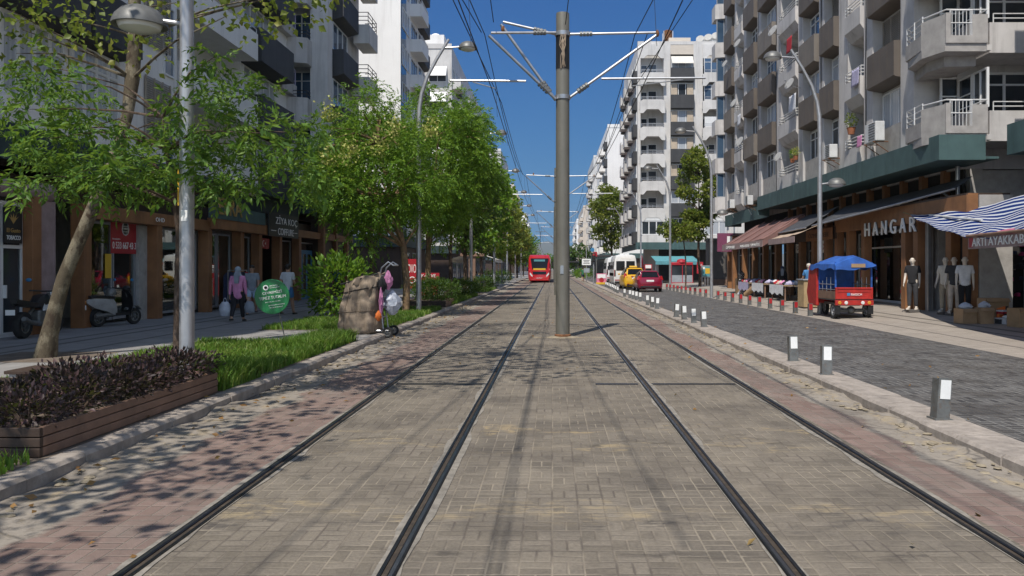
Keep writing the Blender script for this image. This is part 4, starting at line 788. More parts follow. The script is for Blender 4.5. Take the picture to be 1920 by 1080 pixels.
# big white party wall, then the pale blocks beyond
def plain_block(label, x0, x1, y0, y1, H, street, m, fh=2.9, floors=8, base=4.5, front=None, seed=0):
    """street: +1 when its street side faces +x, -1 when it faces -x"""
    xs = x1 if street > 0 else x0; o = thing('apartment_building', label, 'building', ((x0+x1)/2, y0, 0)); rg = random.Random(seed)
    g = MB(); g.box(x0, x1, y0, y1, .1, H); g.box(x0+.0, x1, y0-.08, y0-.001, H-.25, H+.3); g.build('wall', m, o, world=True)
    MB().box(x0-.06, x1+.06, y0-.06, y1+.06, .1, 3.3).build('shopfront', 'wood_dark', o, world=True); MB().box(x0-.5, x1+.5, y0-.5, y1+.5, 3.301, 4.15).build('fascia', 'fascia_dark' if street > 0 else 'fascia_green', o, world=True)
    Fs = facade((xs, y0), (0, 1), (street, 0)); L = y1-y0
    for k in range(int(L/4)): window(o, Fs @ T(2+k*4, .08, .4), 2.8, 2.5, 2, True, fr='grey_frame', pane='pane_dark')
    n = max(2, int(L/3.1)); bw = L/n; cnt = 0
    for k in range(n):
        kind = (k+seed) % 3
        for f in range(floors):
            z = base+f*fh; a = k*bw+.25; b = (k+1)*bw-.25; c = (a+b)/2
            if z+fh > H: continue
            if cnt > 46: continue
            cnt += 1
            if kind == 0: q = MB(Fs); q.prism([(-.0, z-.1), (.55, z-.02), (.55, z+1.25), (0, z+1.25)], 'x', a, b); q.build('parapet_box', 'panel_dark', o, world=True); window(o, Fs @ T(c, .06, z+1.3), b-a-.1, 1.3, 3, pane=rg.choice(('pane_dark', 'pane_blue', 'pane_curtain')))
            elif kind == 1: window(o, Fs @ T(c, .06, z+.8), b-a-.3, 1.6, 3, pane=rg.choice(('pane_dark', 'pane_curtain')))
            else: q = MB(Fs); q.box(a, b, .0, 1.0, z-.12, z+.9); bo = q.build('balcony', m, o, world=True); railing(bo, Fs @ T(c, .95, z+.9), b-a, 0, .3); window(o, Fs @ T(c, .04, z+.95), b-a-.3, 1.4, 3, pane='pane_dark')
    if front:
        Ff = facade((0, y0), (1, 0), (0, -1))
        for (xa, kind) in front:
            for f in range(floors):
                z = base+f*fh
                if z+fh > H: continue
                if kind == 'w': window(o, Ff @ T(xa, .04, z+.9), 1.7, 1.4, 2, pane=rg.choice(('pane_curtain', 'pane_dark', 'pane_blue')))
                if kind == 'a': window(o, Ff @ T(xa, .04, z+.6), 2.0, 1.6, 2, pane='pane_dark'); q = MB(Ff); q.add([(xa-1.05, .08, z+2.3), (xa+1.05, .08, z+2.3), (xa+1.05, .7, z+1.15), (xa-1.05, .7, z+1.15), (xa-1.05, .1, z+2.34), (xa+1.05, .1, z+2.34), (xa+1.05, .74, z+1.17), (xa-1.05, .74, z+1.17)], [(3, 2, 1, 0), (4, 5, 6, 7), (0, 1, 5, 4), (1, 2, 6, 5), (2, 3, 7, 6), (3, 0, 4, 7)]); q.build('awning', 'white_frame', o, world=True)
                if kind == 'b': q = MB(Ff); q.box(xa-1.3, xa+1.3, 0, 1.1, z-.15, z+.2); bo = q.build('balcony', m, o, world=True); railing(bo, Ff @ T(xa, 1.05, z+.2), 2.5, 0, .85, bars=10, rails=1); window(o, Ff @ T(xa, .04, z), 1.7, 2.2, 2, True)
    return o
o = plain_block('tall windowless white party wall beyond the left corner block', -27, -11.7, 61.4, 72.8, 31, 1, 'plaster_white', floors=8, base=5, seed=1)
MB(facade((-11.7, 61.4), (0, 1), (1, 0))).box(.1, 2.2, .001, .03, 3, 30).build('glazed_strip', 'pane_blue', o, world=True)
plain_block('pale block with white awnings and corner balconies left of the wires, behind the tree row', -22, -11.4, 90, 134, 26.6, 1, 'plaster_light', front=((-13.0, 'a'), (-16.0, 'w')), base=4.6, seed=2)
MB().box(-20, -12.4, 91, 100, 26.9, 28.2).build('penthouse', 'plaster_white', bpy.data.objects['apartment_building.005'] if 'apartment_building.005' in bpy.data.objects else None, world=True)
for (lb, x0, x1, y0, y1, H, m, s_) in (('pale distant block showing above the yellowish leaves left of the near mast', -24, -11.2, 172, 200, 27, 'plaster_light', 3), ('small distant block at the end of the left tree row', -24, -11, 226, 262, 25, 'plaster_cream', 4), ('tiny far block closing the left side of the street', -26, -11, 330, 380, 24, 'plaster_white', 5)): plain_block(lb, x0, x1, y0, y1, H, 1, m, seed=s_)
plain_block('blank cream side wall of the block behind the arched corner block', 9.25, 24, 136, 168, 25.8, -1, 'plaster_white', seed=6)
for (lb, x0, y0, y1, H, m, s_) in (('distant white block behind the leaning roadside tree', 9.2, 182, 212, 27, 'plaster_light', 7), ('far pale block with a reddish roof edge at the end of the road', 9.2, 245, 290, 20.5, 'plaster_cream', 8), ('farthest pale block closing the right side of the street', 9.4, 320, 380, 21, 'plaster_white', 9)): plain_block(lb, x0, 26, y0, y1, H, -1, m, seed=s_)
# ------------------------------------------------------------------ trees and plants
def tree(name, label, base, trunk, radii, cs, cr, per, size, leaf, brk, kind='compound', group=None, limb=.05, extra=None, w=.36, flat=.75):
    o = thing(name, label, 'tree', base, 0, group); b = Vector(base); mb = MB(); pts = [Vector(p) for p in trunk]
    mb.tube(pts, radii, 10); limbs(mb, pts, cs[::2] if len(cs) > 30 else cs, limb, len(cs)); mb.build('trunk', brk, o, world=True, smooth=True)
    me = crown_mesh('crown', [tuple(Vector(c)-b) for c in cs], cr, per, size, leaf, kind, extra, flat, w); link_mesh('crown', me, o); return o
def px_list(L, Y, r, jy=.6, sc=1., seed=1):
    g = random.Random(seed); return [P(x, y, Y+g.uniform(-jy, jy)) for x, y in L], [r*g.uniform(.7, 1.25) for _ in L]
# mottled plane tree leaning over the pavement
tp = [P(85, 672, 14.3), P(92, 630, 14.3), P(104, 580, 14.3), P(120, 520, 14.3), P(148, 452, 14.3), P(180, 378, 14.3), P(203, 322, 14.4), P(222, 272, 14.5), P(239, 215, 14.6), P(248, 148, 14.7), P(253, 74, 14.8), P(252, -10, 14.8), Vector((-7.4, 14.9, 8.2)), Vector((-6.9, 15.0, 9.6)), Vector((-6.4, 15, 11.5))]
cs, cr = px_list([(20, 20), (70, 5), (110, 30), (160, 5), (40, 55), (385, -5), (455, 8), (480, -8), (520, -12), (575, 8), (590, -25), (640, -30), (700, -40), (470, 62), (120, 65), (255, 95), (330, 5), (90, 95), (30, 100), (200, 45), (425, 30), (560, 40)], 13.6, .62, .8)
hi = clumps((-6.2, 15.2, 10.8, 4.2, 4.2, 3.2), 75, 4); hi = [h for h in hi if h[2] > EYE+.36*h[1]+.4]
sh = [(-5.9, 12.6, 9), (-3.9, 13.6, 9.2), (-4.9, 15.6, 9.4), (-3.0, 12.2, 9.0), (-2.6, 14.6, 9.4), (-5.2, 17, 9.8), (-3.6, 17.2, 9.9), (-5.6, 11, 9), (-6.5, 18, 10)]
cs = cs+[tuple(h) for h in hi]+sh; cr = cr+[.75]*len(hi)+[.8]*len(sh)
tree('plane_tree', 'leaning plane tree with mottled pale bark standing in the left pavement before the shops', (-9.07, 14.3, .1), tp, [.2, .15, .128, .12, .115, .112, .11, .105, .1, .13, .12, .11, .1, .08, .05], cs, cr, 60, .125, 'leaf_plane', 'bark_plane', 'simple', limb=.03, w=.42)
# overhanging plane tree beside the viewer: only its shade and a few leaves reach the picture
cs = [(-4.65, 1.7, 5.6), (-4.35, 4.0, 5.6), (-5.4, 5.2, 5.8), (-5.4, 2.6, 6.2), (-5.3, .4, 5.5), (-4.0, 2.9, 5.9), (-6.2, 4.2, 6.4), (-4.9, 7.6, 9), (-3.2, 8.6, 9.2), (-1.7, 8.1, 9.3), (-2.6, 7.2, 8.8), (-4.2, 9.4, 9.4), (-6.2, 8.6, 9), (-1.0, 8.9, 9.6), (-3.8, 6.6, 8.6), (-5.6, 6.6, 8.2), (-6.4, 1.2, 6.5), (-2.2, 9.6, 9.8), (-5.0, 10.4, 9.6), (-3.5, 10.6, 9.9), (-4.6, -1, 6), (-4.2, -2.6, 6.3), (-5.0, 3.2, 5.4), (-4.7, 5.6, 6.4), (-4.2, .6, 5.7), (-5.8, 2.2, 5.6), (-4.9, 4.8, 5.5), (-4.4, 10, 9.2), (-2.8, 10.4, 9.4), (-5.6, 9.6, 9.2)]
tree('plane_tree', 'big plane tree just outside the left edge whose boughs shade the near paving', (-7.2, 3.2, .1), [(-7.2, 3.2, .1), (-7.1, 3.3, 2), (-6.9, 3.6, 4), (-6.6, 4.2, 5.6), (-6.1, 5.2, 7), (-5.4, 6.4, 8.2), (-4.6, 7.4, 8.9)], [.3, .26, .23, .2, .17, .13, .08], cs, [1.0+.25*math.sin(i*2.3) for i in range(len(cs))], 105, .17, 'leaf_plane', 'bark_plane', 'simple', limb=.05, w=.42)
# slim young ash in the planter
Lp = [(55, 205), (20, 165), (112, 150), (150, 195), (160, 285), (195, 335), (110, 305), (232, 250), (250, 335), (300, 300), (272, 212), (322, 245), (405, 105), (388, 165), (440, 175), (452, 232), (520, 205), (545, 285), (470, 310), (402, 330), (565, 335), (552, 372), (482, 382), (400, 392), (332, 372), (288, 395), (60, 115), (205, 395), (45, 340), (500, 250), (350, 290), (130, 240), (430, 280), (575, 250), (520, 345), (225, 300), (90, 260), (360, 210), (440, 350), (300, 345), (245, 380), (80, 350), (490, 180), (130, 345), (20, 250), (180, 235)]
cs, cr = px_list([(x, y if y < 320 else 320+(y-320)*.35) for i, (x, y) in enumerate(Lp) if i % 6 != 4], 10.4, .29, 1.0, seed=9)
tk = [Vector((-4.9, 10.4, .1)), P(331, 640, 10.4), P(333, 540, 10.4), P(336, 440, 10.4), P(329, 380, 10.4), P(318, 330, 10.4), P(312, 280, 10.4), P(305, 220, 10.4)]
tree('ash_tree', 'slim young tree beside the near lamp pole, its feathery crown hiding the shop fronts', (-4.9, 10.4, .1), tk, [.05, .046, .044, .042, .036, .028, .02, .012], cs, cr, 29, .23, 'leaf_young', 'bark_brown', 'compound', limb=.018, w=.36)
# the row along the left kerb
def row_tree(label, x, y, lean, env, n, seed, per, size, leaf, kind, flower=0, brk='bark_tan', r0=.13):
    cs = clumps(env, n, seed); b = (x, y, .1); top = Vector(env[:3])
    trunk = [b, (x+.03, y, 1.2), (x+lean*.4, y, 2.4), (x+(top.x-x)*.5, y, env[2]-env[5]*.35), (top.x, y, env[2]+env[5]*.3)]
    ex = None
    if flower:
        f = [c for c in cs if c[1] < y and c[2] > env[2]-.2*env[5]][:flower]; Ps = np.concatenate([np.array(c)-np.array(b)+RNG.normal(size=(130, 3))*np.array([.17, .17, .2])+np.array([0, -.45, .45]) for c in f])
        V2, T2 = leaf_arrays(Ps, rdir(len(Ps)), RNG.uniform(.08, .13, len(Ps)), RNG.uniform(.06, .1, len(Ps))); ex = (V2, (T2, 'leaf_flower'))
    return tree('street_tree', label, b, trunk, [r0, r0*.92, r0*.85, r0*.6, r0*.25], [tuple(c) for c in cs], [env[3]*.3*(.75+.5*((i*37) % 10)/10) for i in range(n)], per, size, leaf, brk, kind, 'trees along the left kerb' if x < 0 else 'trees on the right side', extra=ex, w=.4)
row_tree('bright green street tree with creamy flower clusters, rising behind the sack cart', -5.08, 27.6, -.2, (-6.05, 27.4, 5.1, 2.75, 2.2, 3.0), 80, 21, 66, .23, 'leaf_green', 'compound', 6)
row_tree('second bright green tree of the left kerb row, with a tall dense crown', -5.5, 35, .1, (-5.0, 35, 6.35, 2.45, 2.3, 3.7), 76, 22, 60, .27, 'leaf_green', 'compound')
row_tree('third tree of the left kerb row, its brown trunk beside the dark shrubs', -5.2, 40.5, 0, (-4.9, 41, 6.9, 2.35, 2.3, 4.0), 70, 23, 52, .31, 'leaf_green', 'compound', brk='bark_brown', r0=.1)
row_tree('fourth tree of the left kerb row, dark green and dense', -5.4, 49, 0, (-5.2, 49, 6.0, 2.5, 2.5, 3.5), 60, 24, 90, .24, 'leaf_bush', 'simple', brk='bark_brown')
row_tree('tree with large dark crown set back behind the left kerb row', -8.6, 38, 0, (-8.8, 38, 6.0, 2.6, 2.6, 3.2), 55, 25, 80, .24, 'leaf_bush', 'simple', brk='bark_brown')
for i, (y, lb) in enumerate(((60, 'fifth tree of the left kerb row, turning olive'), (72, 'sixth tree of the left kerb row, yellowish plane behind the fourth lamp'), (85, 'seventh tree of the left kerb row, yellowish plane left of the tram'), (101, 'eighth tree of the left kerb row, yellowing crown above the red tram'), (120, 'ninth tree of the left kerb row, small above the tram roof'), (145, 'tenth tree of the left kerb row, green and low'), (180, 'farthest tree of the left row at the end of the street'))):
    row_tree(lb, -5.4, y, 0, (-5.2, y, 6.0-.1*i, 2.5, 3.2, 3.9), 42, 30+i, 60, .34, 'leaf_plane' if i % 5 else 'leaf_green', 'simple', brk='bark_brown')
row_tree('tall narrow yellow-green plane tree in front of the pale corner block', 12.1, 66, -.3, (12.0, 66, 8.0, 1.75, 1.8, 4.6), 60, 41, 120, .24, 'leaf_plane', 'simple', brk='bark_brown')
row_tree('low spreading bough of yellowing leaves over the third lamp on the right', 10.6, 64, 0, (10.2, 64, 4.6, 1.7, 1.2, .9), 22, 42, 90, .24, 'leaf_plane', 'simple', brk='bark_brown', r0=.07)
row_tree('tall leaning plane tree beside the road beyond the minibus', 8.9, 118, -.5, (8.2, 118, 9.2, 2.8, 2.6, 5.6), 75, 43, 95, .36, 'leaf_plane', 'simple', brk='bark_brown', r0=.2)
row_tree('small round tree at the far end of the road right of the near mast', 6.0, 185, 0, (6.0, 185, 4.0, 3.4, 3, 3), 30, 44, 60, .5, 'leaf_bush', 'simple', brk='bark_brown')
row_tree('far green tree closing the view between the tracks', 1.5, 330, 0, (1.5, 330, 5, 5, 4, 4), 30, 45, 60, .7, 'leaf_green', 'simple', brk='bark_brown')
# shrubs
def shrub(name, label, x, y, z, rx, ry, rz, n, size, leaf, group=None, seed=1, kind='simple', cat='shrub', stems=5):
    o = thing(name, label, cat, (x, y, z), 0, group); g = random.Random(seed); mb = MB(); tops = []
    for k in range(stems):
        a = g.uniform(0, 2*PI); q = Vector((rx*.6*math.cos(a), ry*.6*math.sin(a), rz*g.uniform(1.0, 1.7))); tops.append(q); mb.tube([(q.x*.15, q.y*.15, 0), (q.x*.5, q.y*.5, q.z*.5), q], [.014, .01, .005], 5)
    mb.build('stem', 'bark_brown', o); k = n; d = rdir(k); rad = RNG.uniform(.25, 1., k)**.5; bump_ = 1+.22*np.sin(d[:, 0]*5+seed)*np.cos(d[:, 1]*6+seed)
    Pn = d*(rad*bump_)[:, None]*np.array([rx, ry, rz])+np.array([0, 0, rz*.95]); Pn[:, 2] = np.abs(Pn[:, 2]); D = d+rdir(k)*.7+np.array([0, 0, .35]); S = RNG.uniform(.6, 1.25, k)*size
    V, Tt = leaf_arrays(Pn, D, S, S*.5) if kind == 'simple' else compound(Pn, D, S); link_mesh('foliage', np_mesh('foliage', V, Tt, [leaf]), o); return o
gp = 'purple-leaved plants in the near planter'
pl = [(-4.62, 7.05, 'front corner'), (-5.2, 7.1, 'front row, second from the corner'), (-4.6, 7.7, 'second along the kerb side'), (-5.2, 7.8, 'second row by the bench'), (-4.6, 8.35, 'third along the kerb side'), (-5.15, 8.5, 'third row by the bench'), (-4.6, 9.0, 'fourth along the kerb side'), (-5.15, 9.2, 'fourth row by the bench'), (-4.58, 9.6, 'fifth along the kerb side'), (-5.1, 9.85, 'far inner corner'), (-4.6, 10.0, 'far kerb-side corner by the lamp pole')]
for i, (x, y, w_) in enumerate(pl): shrub('purple_plant', f'dark purple-leaved plant in the near wooden planter, {w_}', x, y, .3, .4, .38, .16+.03*(i % 3), 700, .066, 'leaf_purple', gp, i)
for i, (x, y, h_, lb) in enumerate(((-7.0, 26, 1.05, 'bright green leafy bush behind the sack cart'), (-5.3, 34.0, .5, 'dark green shrub filling the second wooden planter'), (-4.75, 33.2, .45, 'low dark shrub at the kerb side of the second planter'), (-5.0, 43, .5, 'dark shrub beyond the second planter'), (-5.0, 46, .45, 'dark hedge plant near the brown timber post'), (-4.9, 55, .5, 'low dark hedge under the third lamp'), (-5.2, 66, .7, 'round shrub by the café left of the tracks'), (-4.9, 78, .7, 'yellow-green shrub near the tram'))):
    shrub('bush', lb, x, y, .15 if i in (0, 3, 4, 5, 6, 7) else .36, .95 if i else 1.15, .9, h_, 1500, .11 if i else .2, 'leaf_green' if i in (0, 7) else 'leaf_bush', None, 50+i)
shrub('bush', 'dark bush beyond the crossing at the right kerb', 6.6, 112, .1, 1.6, 2, .9, 900, .25, 'leaf_bush', None, 71); shrub('bush', 'green bush in the verge at the far crossing right of the mast', 4.6, 128, .1, 1.5, 4, .7, 900, .3, 'leaf_green', None, 72)
def planter(label, x0, x1, y0, y1, z0, z1, boards):
    o = thing('planter_box', label, 'planter', ((x0+x1)/2, (y0+y1)/2, z0)); h = (z1-z0)/boards; t_ = .045
    for nm, bx in (('front_panel', (x0, x1, y0, y0+t_)), ('back_panel', (x0, x1, y1-t_, y1)), ('side_panel', (x1-t_, x1, y0+t_+.001, y1-t_-.001)), ('side_panel', (x0, x0+t_, y0+t_+.001, y1-t_-.001))):
        mb = MB()
        for k in range(boards): d = .003*(k % 2); mb.box(bx[0]-d, bx[1]+d, bx[2]-d, bx[3]+d, z0+k*h+.004, z0+(k+1)*h-.004)
        mb.build(nm, 'wood_planter' if nm != 'front_panel' else 'wood_dark', o, world=True, bevel=.006)
    MB().box(x0+t_+.002, x1-t_-.002, y0+t_+.002, y1-t_-.002, z0, z1-.05).build('soil_fill', 'earth', o, world=True); return o
planter('long low brown plank planter in the near left corner, full of purple plants', -5.6, -4.3, 6.7, 10.26, .105, .36, 3)
planter('second brown wooden planter beyond the sack cart with dark shrubs', -6.0, -4.35, 32.4, 35, .11, .36, 2)
def bench(label, x0, x1, y0, y1):
    o = thing('slat_bench', label, 'bench', ((x0+x1)/2, (y0+y1)/2, .1)); n = 6; w = (y1-y0)/n; mb = MB()
    for k in range(n): mb.box(x0, x1, y0+k*w+.006, y0+(k+1)*w-.006, .4, .44)
    mb.build('seat', 'wood_dark', o, world=True, bevel=.004)
    for x in (x0+.05, x1-.13): MB().box(x, x+.08, y0+.03, y1-.03, .1, .399).build('leg', 'concrete', o, world=True)
bench('dark slatted low bench behind the near planter, the farther one', -6.7, -5.95, 9.75, 10.35); bench('dark slatted low bench behind the near planter, the nearer one at the left edge', -6.5, -5.68, 8.5, 9.2)
# ------------------------------------------------------------------ people and mannequins
def skin(name, V, E, Rr, m, par, root=0, sub=1, extra=None):
    me = bpy.data.meshes.new(name); me.from_pydata(V, E, []); o = bpy.data.objects.new(name, me); COL.objects.link(o)
    md = o.modifiers.new('skin', 'SKIN'); md.use_smooth_shade = True
    for i, d in enumerate(me.skin_vertices[0].data): d.radius = Rr[i]; d.use_root = (i == root)
    s = o.modifiers.new('sub', 'SUBSURF'); s.levels = s.render_levels = sub; bpy.context.view_layer.update()
    m2 = bpy.data.meshes.new_from_object(o.evaluated_get(bpy.context.evaluated_depsgraph_get())); bpy.data.objects.remove(o)
    if extra:
        bm = bmesh.new(); bm.from_mesh(m2); t2 = extra.mesh('tmp', m); bm.from_mesh(t2); bm.to_mesh(m2); bm.free()
    m2.materials.clear(); m2.materials.append(M[m]); m2.polygons.foreach_set('use_smooth', [True]*len(m2.polygons)); m2.name = name
    return link_mesh(name, m2, par)
def person(label, loc, rz=0., H=1.72, stride=.0, arms=((.1, .15), (.1, .15)), top='grey', bottom='denim', sleeve='short', legs='long', hair='hair_dark', scarf=None, sk='skin', group=None, name='person', cat='person', sit=False, lean=0., shoes='black_plastic', shirt_long=0., headless=False, skirt=False, headturn=0.):
    """faces local +y; arms: per side (swing forward, elbow bend)"""
    o = thing(name, label, cat, loc, rz, group); h = H
    def rx(p, c, a): y, z = p[1]-c[1], p[2]-c[2]; return (p[0], c[1]+y*math.cos(a)-z*math.sin(a), c[2]+y*math.sin(a)+z*math.cos(a))
    V = []; E = []; Rr = []
    def v(p, r, par=None):
        V.append(tuple(q*h for q in p)); Rr.append((r[0]*h, r[1]*h)); 
        if par is not None: E.append((par, len(V)-1))
        return len(V)-1
    dz = -.24 if sit else 0.
    def tl(p): return rx(p, (0, 0, .53+dz), -lean)
    pel = v((0, 0, .53+dz), (.088, .066)); sp = v(tl((0, .005, .62+dz)), (.078, .058), pel); ch = v(tl((0, .0, .73+dz)), (.092, .066), sp); nb = v(tl((0, -.008, .815+dz)), (.05, .046), ch)
    nk = v(tl((0, .002, .85+dz)), (.03, .032), nb); J = {}
    if not headless: hd = v(tl((0, .012, .895+dz)), (.043, .052), nk); v(tl((0, .012, .945+dz)), (.046, .056), hd); v(tl((0, .008, .985+dz)), (.03, .036), hd+1)
    for s, (sw, eb) in zip((-1, 1), arms):
        S = tl((s*.108, -.005, .8+dz)); e0 = (s*.125, -.005, .635+dz); a = rx(tl(e0), S, sw); w0 = tl((s*.132, 0, .49+dz)); w = rx(rx(w0, S, sw), a, eb); hdn = rx(rx(tl((s*.134, .006, .45+dz)), S, sw), a, eb)
        i = v(S, (.036, .036), ch); mid = tuple((p+q)/2 for p, q in zip(S, a)); i = v(mid, (.029, .029), i); i = v(a, (.024, .024), i); i = v(tuple((p+q)/2 for p, q in zip(a, w)), (.022, .022), i); i = v(w, (.0145, .016), i); pm = v(hdn, (.011, .023), i); J[s] = (S, a, w, hdn)
        dv = Vector(hdn)-Vector(w); dv.normalize(); up = Vector((0, 1, 0)); up = (up-dv*up.dot(dv)).normalized()
        for k, (off, L) in enumerate(((.019, .036), (.007, .042), (-.005, .039), (-.016, .03))):                    # four fingers, slightly curled
            q1 = Vector(hdn)+dv*.014+up*off; q2 = q1+dv*L*.55+Vector((-s*.004, 0, 0)); q3 = q2+dv*L*.4+Vector((-s*.012, 0, 0)); a1 = v(tuple(q1), (.0062, .0062), pm); a2 = v(tuple(q2), (.0055, .0055), a1); v(tuple(q3), (.0045, .0045), a2)
        q1 = Vector(w)+dv*.016+up*.02; q2 = q1+dv*.02+up*.014; a1 = v(tuple(q1), (.0075, .0075), i); v(tuple(q2), (.006, .006), a1)       # thumb from the side of the palm
    K = {}
    for s in (-1, 1):
        hp = (s*.05, 0, .5+dz)
        if sit: kn = (s*.07, .245, .285); an = (s*.07, .235, .045)
        else:
            sa = stride*s; kn = rx((s*.053, .004, .285), hp, sa); an = rx(rx((s*.055, -.008, .045), hp, sa), kn, -abs(stride)*.55 if sa < 0 else -abs(stride)*.12)
        K[s] = (hp, kn, an); i = v(hp, (.056, .06), pel); i = v(tuple((p+q)/2 for p, q in zip(hp, kn)), (.048, .05), i); i = v(kn, (.034, .036), i); i = v(tuple(p*.6+q*.4 for p, q in zip(kn, an)), (.034, .037), i); i = v(an, (.02, .024), i); v((an[0]+s*.012, an[1]+.085, max(.016, an[2]-.03)), (.024, .014), i)
    low = min(K[-1][2][2], K[1][2][2])-.045
    ex = MB(); hc = None
    if not headless:
        hc = Vector(tl((0, .012, .93+dz)))*h
        ex.ell(hc+Vector((0, .058*h, -.012*h)), .009*h, .014*h, .015*h, 6, 5)
        for s in (-1, 1): ex.ell(hc+Vector((s*.047*h, -.002*h, -.008*h)), .007*h, .012*h, .018*h, 6, 5)
        ex.ell(hc+Vector((0, .049*h, -.036*h)), .016*h, .008*h, .005*h, 6, 4)
    else: ex.ell(Vector(tl((0, 0, .86+dz)))*h, .028*h, .028*h, .02*h, 8, 5)
    body = skin('body', V, E, Rr, sk, o, 0, 2, ex)
    if hc is not None and sk == 'skin':
        for s in (-1, 1): eb_ = MB(); eb_.ell(hc+Vector((s*.019*h, .049*h, .006*h)), .007*h, .005*h, .004*h, 6, 4); eb_.build('eye', 'black_plastic', body)
    # clothes follow the skeleton
    g = .013; V, E, Rr = [], [], []
    p = v((0, 0, .47+dz-shirt_long), (.104+shirt_long*.1, .084+shirt_long*.1)); q = v((0, 0, .53+dz), (.101, .08), p); q = v(tl((0, .005, .62+dz)), (.09, .07), q); q = v(tl((0, 0, .73+dz)), (.1, .075), q); c = q; v(tl((0, -.006, .822+dz)), (.054, .05), q)
    for s in (-1, 1):
        S, a, w, hn = J[s]; i = v(S, (.044, .044), c); mid = tuple((x_+y_)/2 for x_, y_ in zip(S, a)); i = v(mid, (.039, .039), i)
        if sleeve == 'short': v(tuple(x_*.3+y_*.7 for x_, y_ in zip(S, a)), (.039, .039), i)
        else: i = v(a, (.032, .032), i); i = v(tuple((x_+y_)/2 for x_, y_ in zip(a, w)), (.029, .029), i); v(w, (.022, .022), i)
    skin('shirt', V, E, Rr, top if top in M else 'cloth_'+top, o, 0, 2)
    V, E, Rr = [], [], []
    p = v((0, 0, .6+dz), (.08, .06)); p = v((0, 0, .545+dz), (.095, .074), p); 
    for s in (-1, 1):
        hp, kn, an = K[s]; i = v((hp[0], hp[1], hp[2]-.005), (.062, .066), p); i = v(tuple((x_+y_)/2 for x_, y_ in zip(hp, kn)), (.055, .057), i)
        if legs == 'short': v(tuple(x_*.18+y_*.82 for x_, y_ in zip(hp, kn)), (.053, .055), i)
        else: i = v(kn, (.042, .045), i); i = v(tuple((x_+y_)/2 for x_, y_ in zip(kn, an)), (.038, .042), i); v(tuple(x_*.06+y_*.94 for x_, y_ in zip(kn, an)), (.031, .034), i)
    skin('trousers' if legs == 'long' else 'shorts', V, E, Rr, 'cloth_'+bottom if 'cloth_'+bottom in M else bottom, o, 0, 2)
    if skirt: sk_ = MB(); sk_.lathe([(.085*h, .56*h), (.1*h, .5*h), (.115*h, .35*h), (.125*h, .2*h), (.13*h, .1*h), (.12*h, .1*h), (.09*h, .5*h)], 20, sx=1.1, sy=.85); sk_.build('skirt', 'printed_cloth', o, smooth=True)
    for s in (-1, 1):
        hp, kn, an = K[s]; f = MB(); ax, ay, az = (q*h for q in an); az -= .0
        f.loft([[(ax+s*.012*h+dx*h*w_, ay+dy*h, max(0.002, az-.045*h)+zz*h) for dx, zz in ((-.027, 0), (.027, 0), (.024, zt), (-.024, zt))] for dy, w_, zt in ((-.03, .8, .03), (.0, 1, .035), (.05, 1.1, .026), (.1, .95, .016), (.118, .6, .01))]); f.build('shoe', shoes, o, smooth=True)
    if hc is not None:
        if scarf:
            q = MB(); q.ell(hc+Vector((0, -.006*h, .012*h)), .054*h, .066*h, .064*h, 14, 10); q.lathe([(.05*h, -.02*h), (.05*h, -.05*h), (.06*h, -.075*h), (.085*h, -.1*h), (.08*h, -.11*h)], 14, hc); q.build('headscarf', 'cloth_'+scarf, o, smooth=True)
            MB().loft([[(x_*h+hc.x, hc.y+y_*h, hc.z+z_*h) for x_, y_ in ((-.05*w_, -.075+d), (.05*w_, -.075+d), (.045*w_, -.09+d), (-.045*w_, -.09+d))] for z_, w_, d in ((.0, .6, .03), (-.08, 1, -.01), (-.18, .9, -.012), (-.23, .7, -.008))]).build('scarf_end', 'cloth_grey', o, smooth=True)
        elif hair:
            q = MB(); q.ell(hc+Vector((0, -.012*h, .018*h)), .0525*h, .062*h, .052*h, 14, 10); q.ell(hc+Vector((0, -.03*h, -.012*h)), .045*h, .034*h, .036*h, 12, 8); q.build('hair' if hair == 'hair_dark' else 'cap', hair, o, smooth=True)
    o.location.z -= low*h*.9 if low > 0 else low*h*.9
    o['J'] = 0; del o['J']; return o, J
def bag(label, loc, w, d, h, m, cat='shopping bag', name='shopping_bag'):
    o = thing(name, label, cat, loc); mb = MB(); rings = []
    for z, s in ((0, .8), (.08, .98), (.5, 1.05), (.8, .85), (1, .55)): rings.append([(w/2*s*math.cos(a)*(1+.1*math.sin(3*a+z*7)), d/2*s*math.sin(a)*(1+.12*math.cos(2*a+z*5)), h*z) for a in np.linspace(0, 2*PI, 12, endpoint=False)])
    mb.loft(rings); mb.build('bag_body', m, o, smooth=True); MB().tube([(-w*.15, 0, h*.97), (-w*.1, 0, h*1.2), (0, 0, h*1.28), (w*.1, 0, h*1.2), (w*.15, 0, h*.97)], .008, 5).build('handle', m, o); return o
person('woman walking away in a loose pink shirt, dark trousers and pale headscarf, carrying bags', (-9.38, 23.8, .1), .08, 1.66, .32, ((-.12, .1), (.1, .15)), 'pink', 'black', 'long', scarf='headscarf', shirt_long=.07)
bag('white and pale blue plastic bag hanging from the hand of the woman in pink', (-9.72, 23.7, .27), .34, .2, .42, 'bag_plastic'); bag('grey shopping bag in the right hand of the woman in pink', (-9.05, 23.85, .36), .3, .18, .34, 'cloth_grey')
person('man walking towards the viewer in a grey T-shirt and pale shorts with a shoulder strap', (-10.35, 27.5, .1), PI+.25, 1.74, .36, ((.2, .5), (.15, 1.2)), 'grey', 'paleblue', legs='short')
person('man walking away in a white T-shirt and blue shorts, half behind the round green sign', (-9.05, 27.3, .1), -.15, 1.76, .3, ((-.2, .4), (.1, .8)), 'white', 'blue', legs='short')
person('person in a dark teal shirt standing by the timber posts past the bush', (-11.6, 43, .1), .6, 1.72, .1, top='teal', bottom='black')
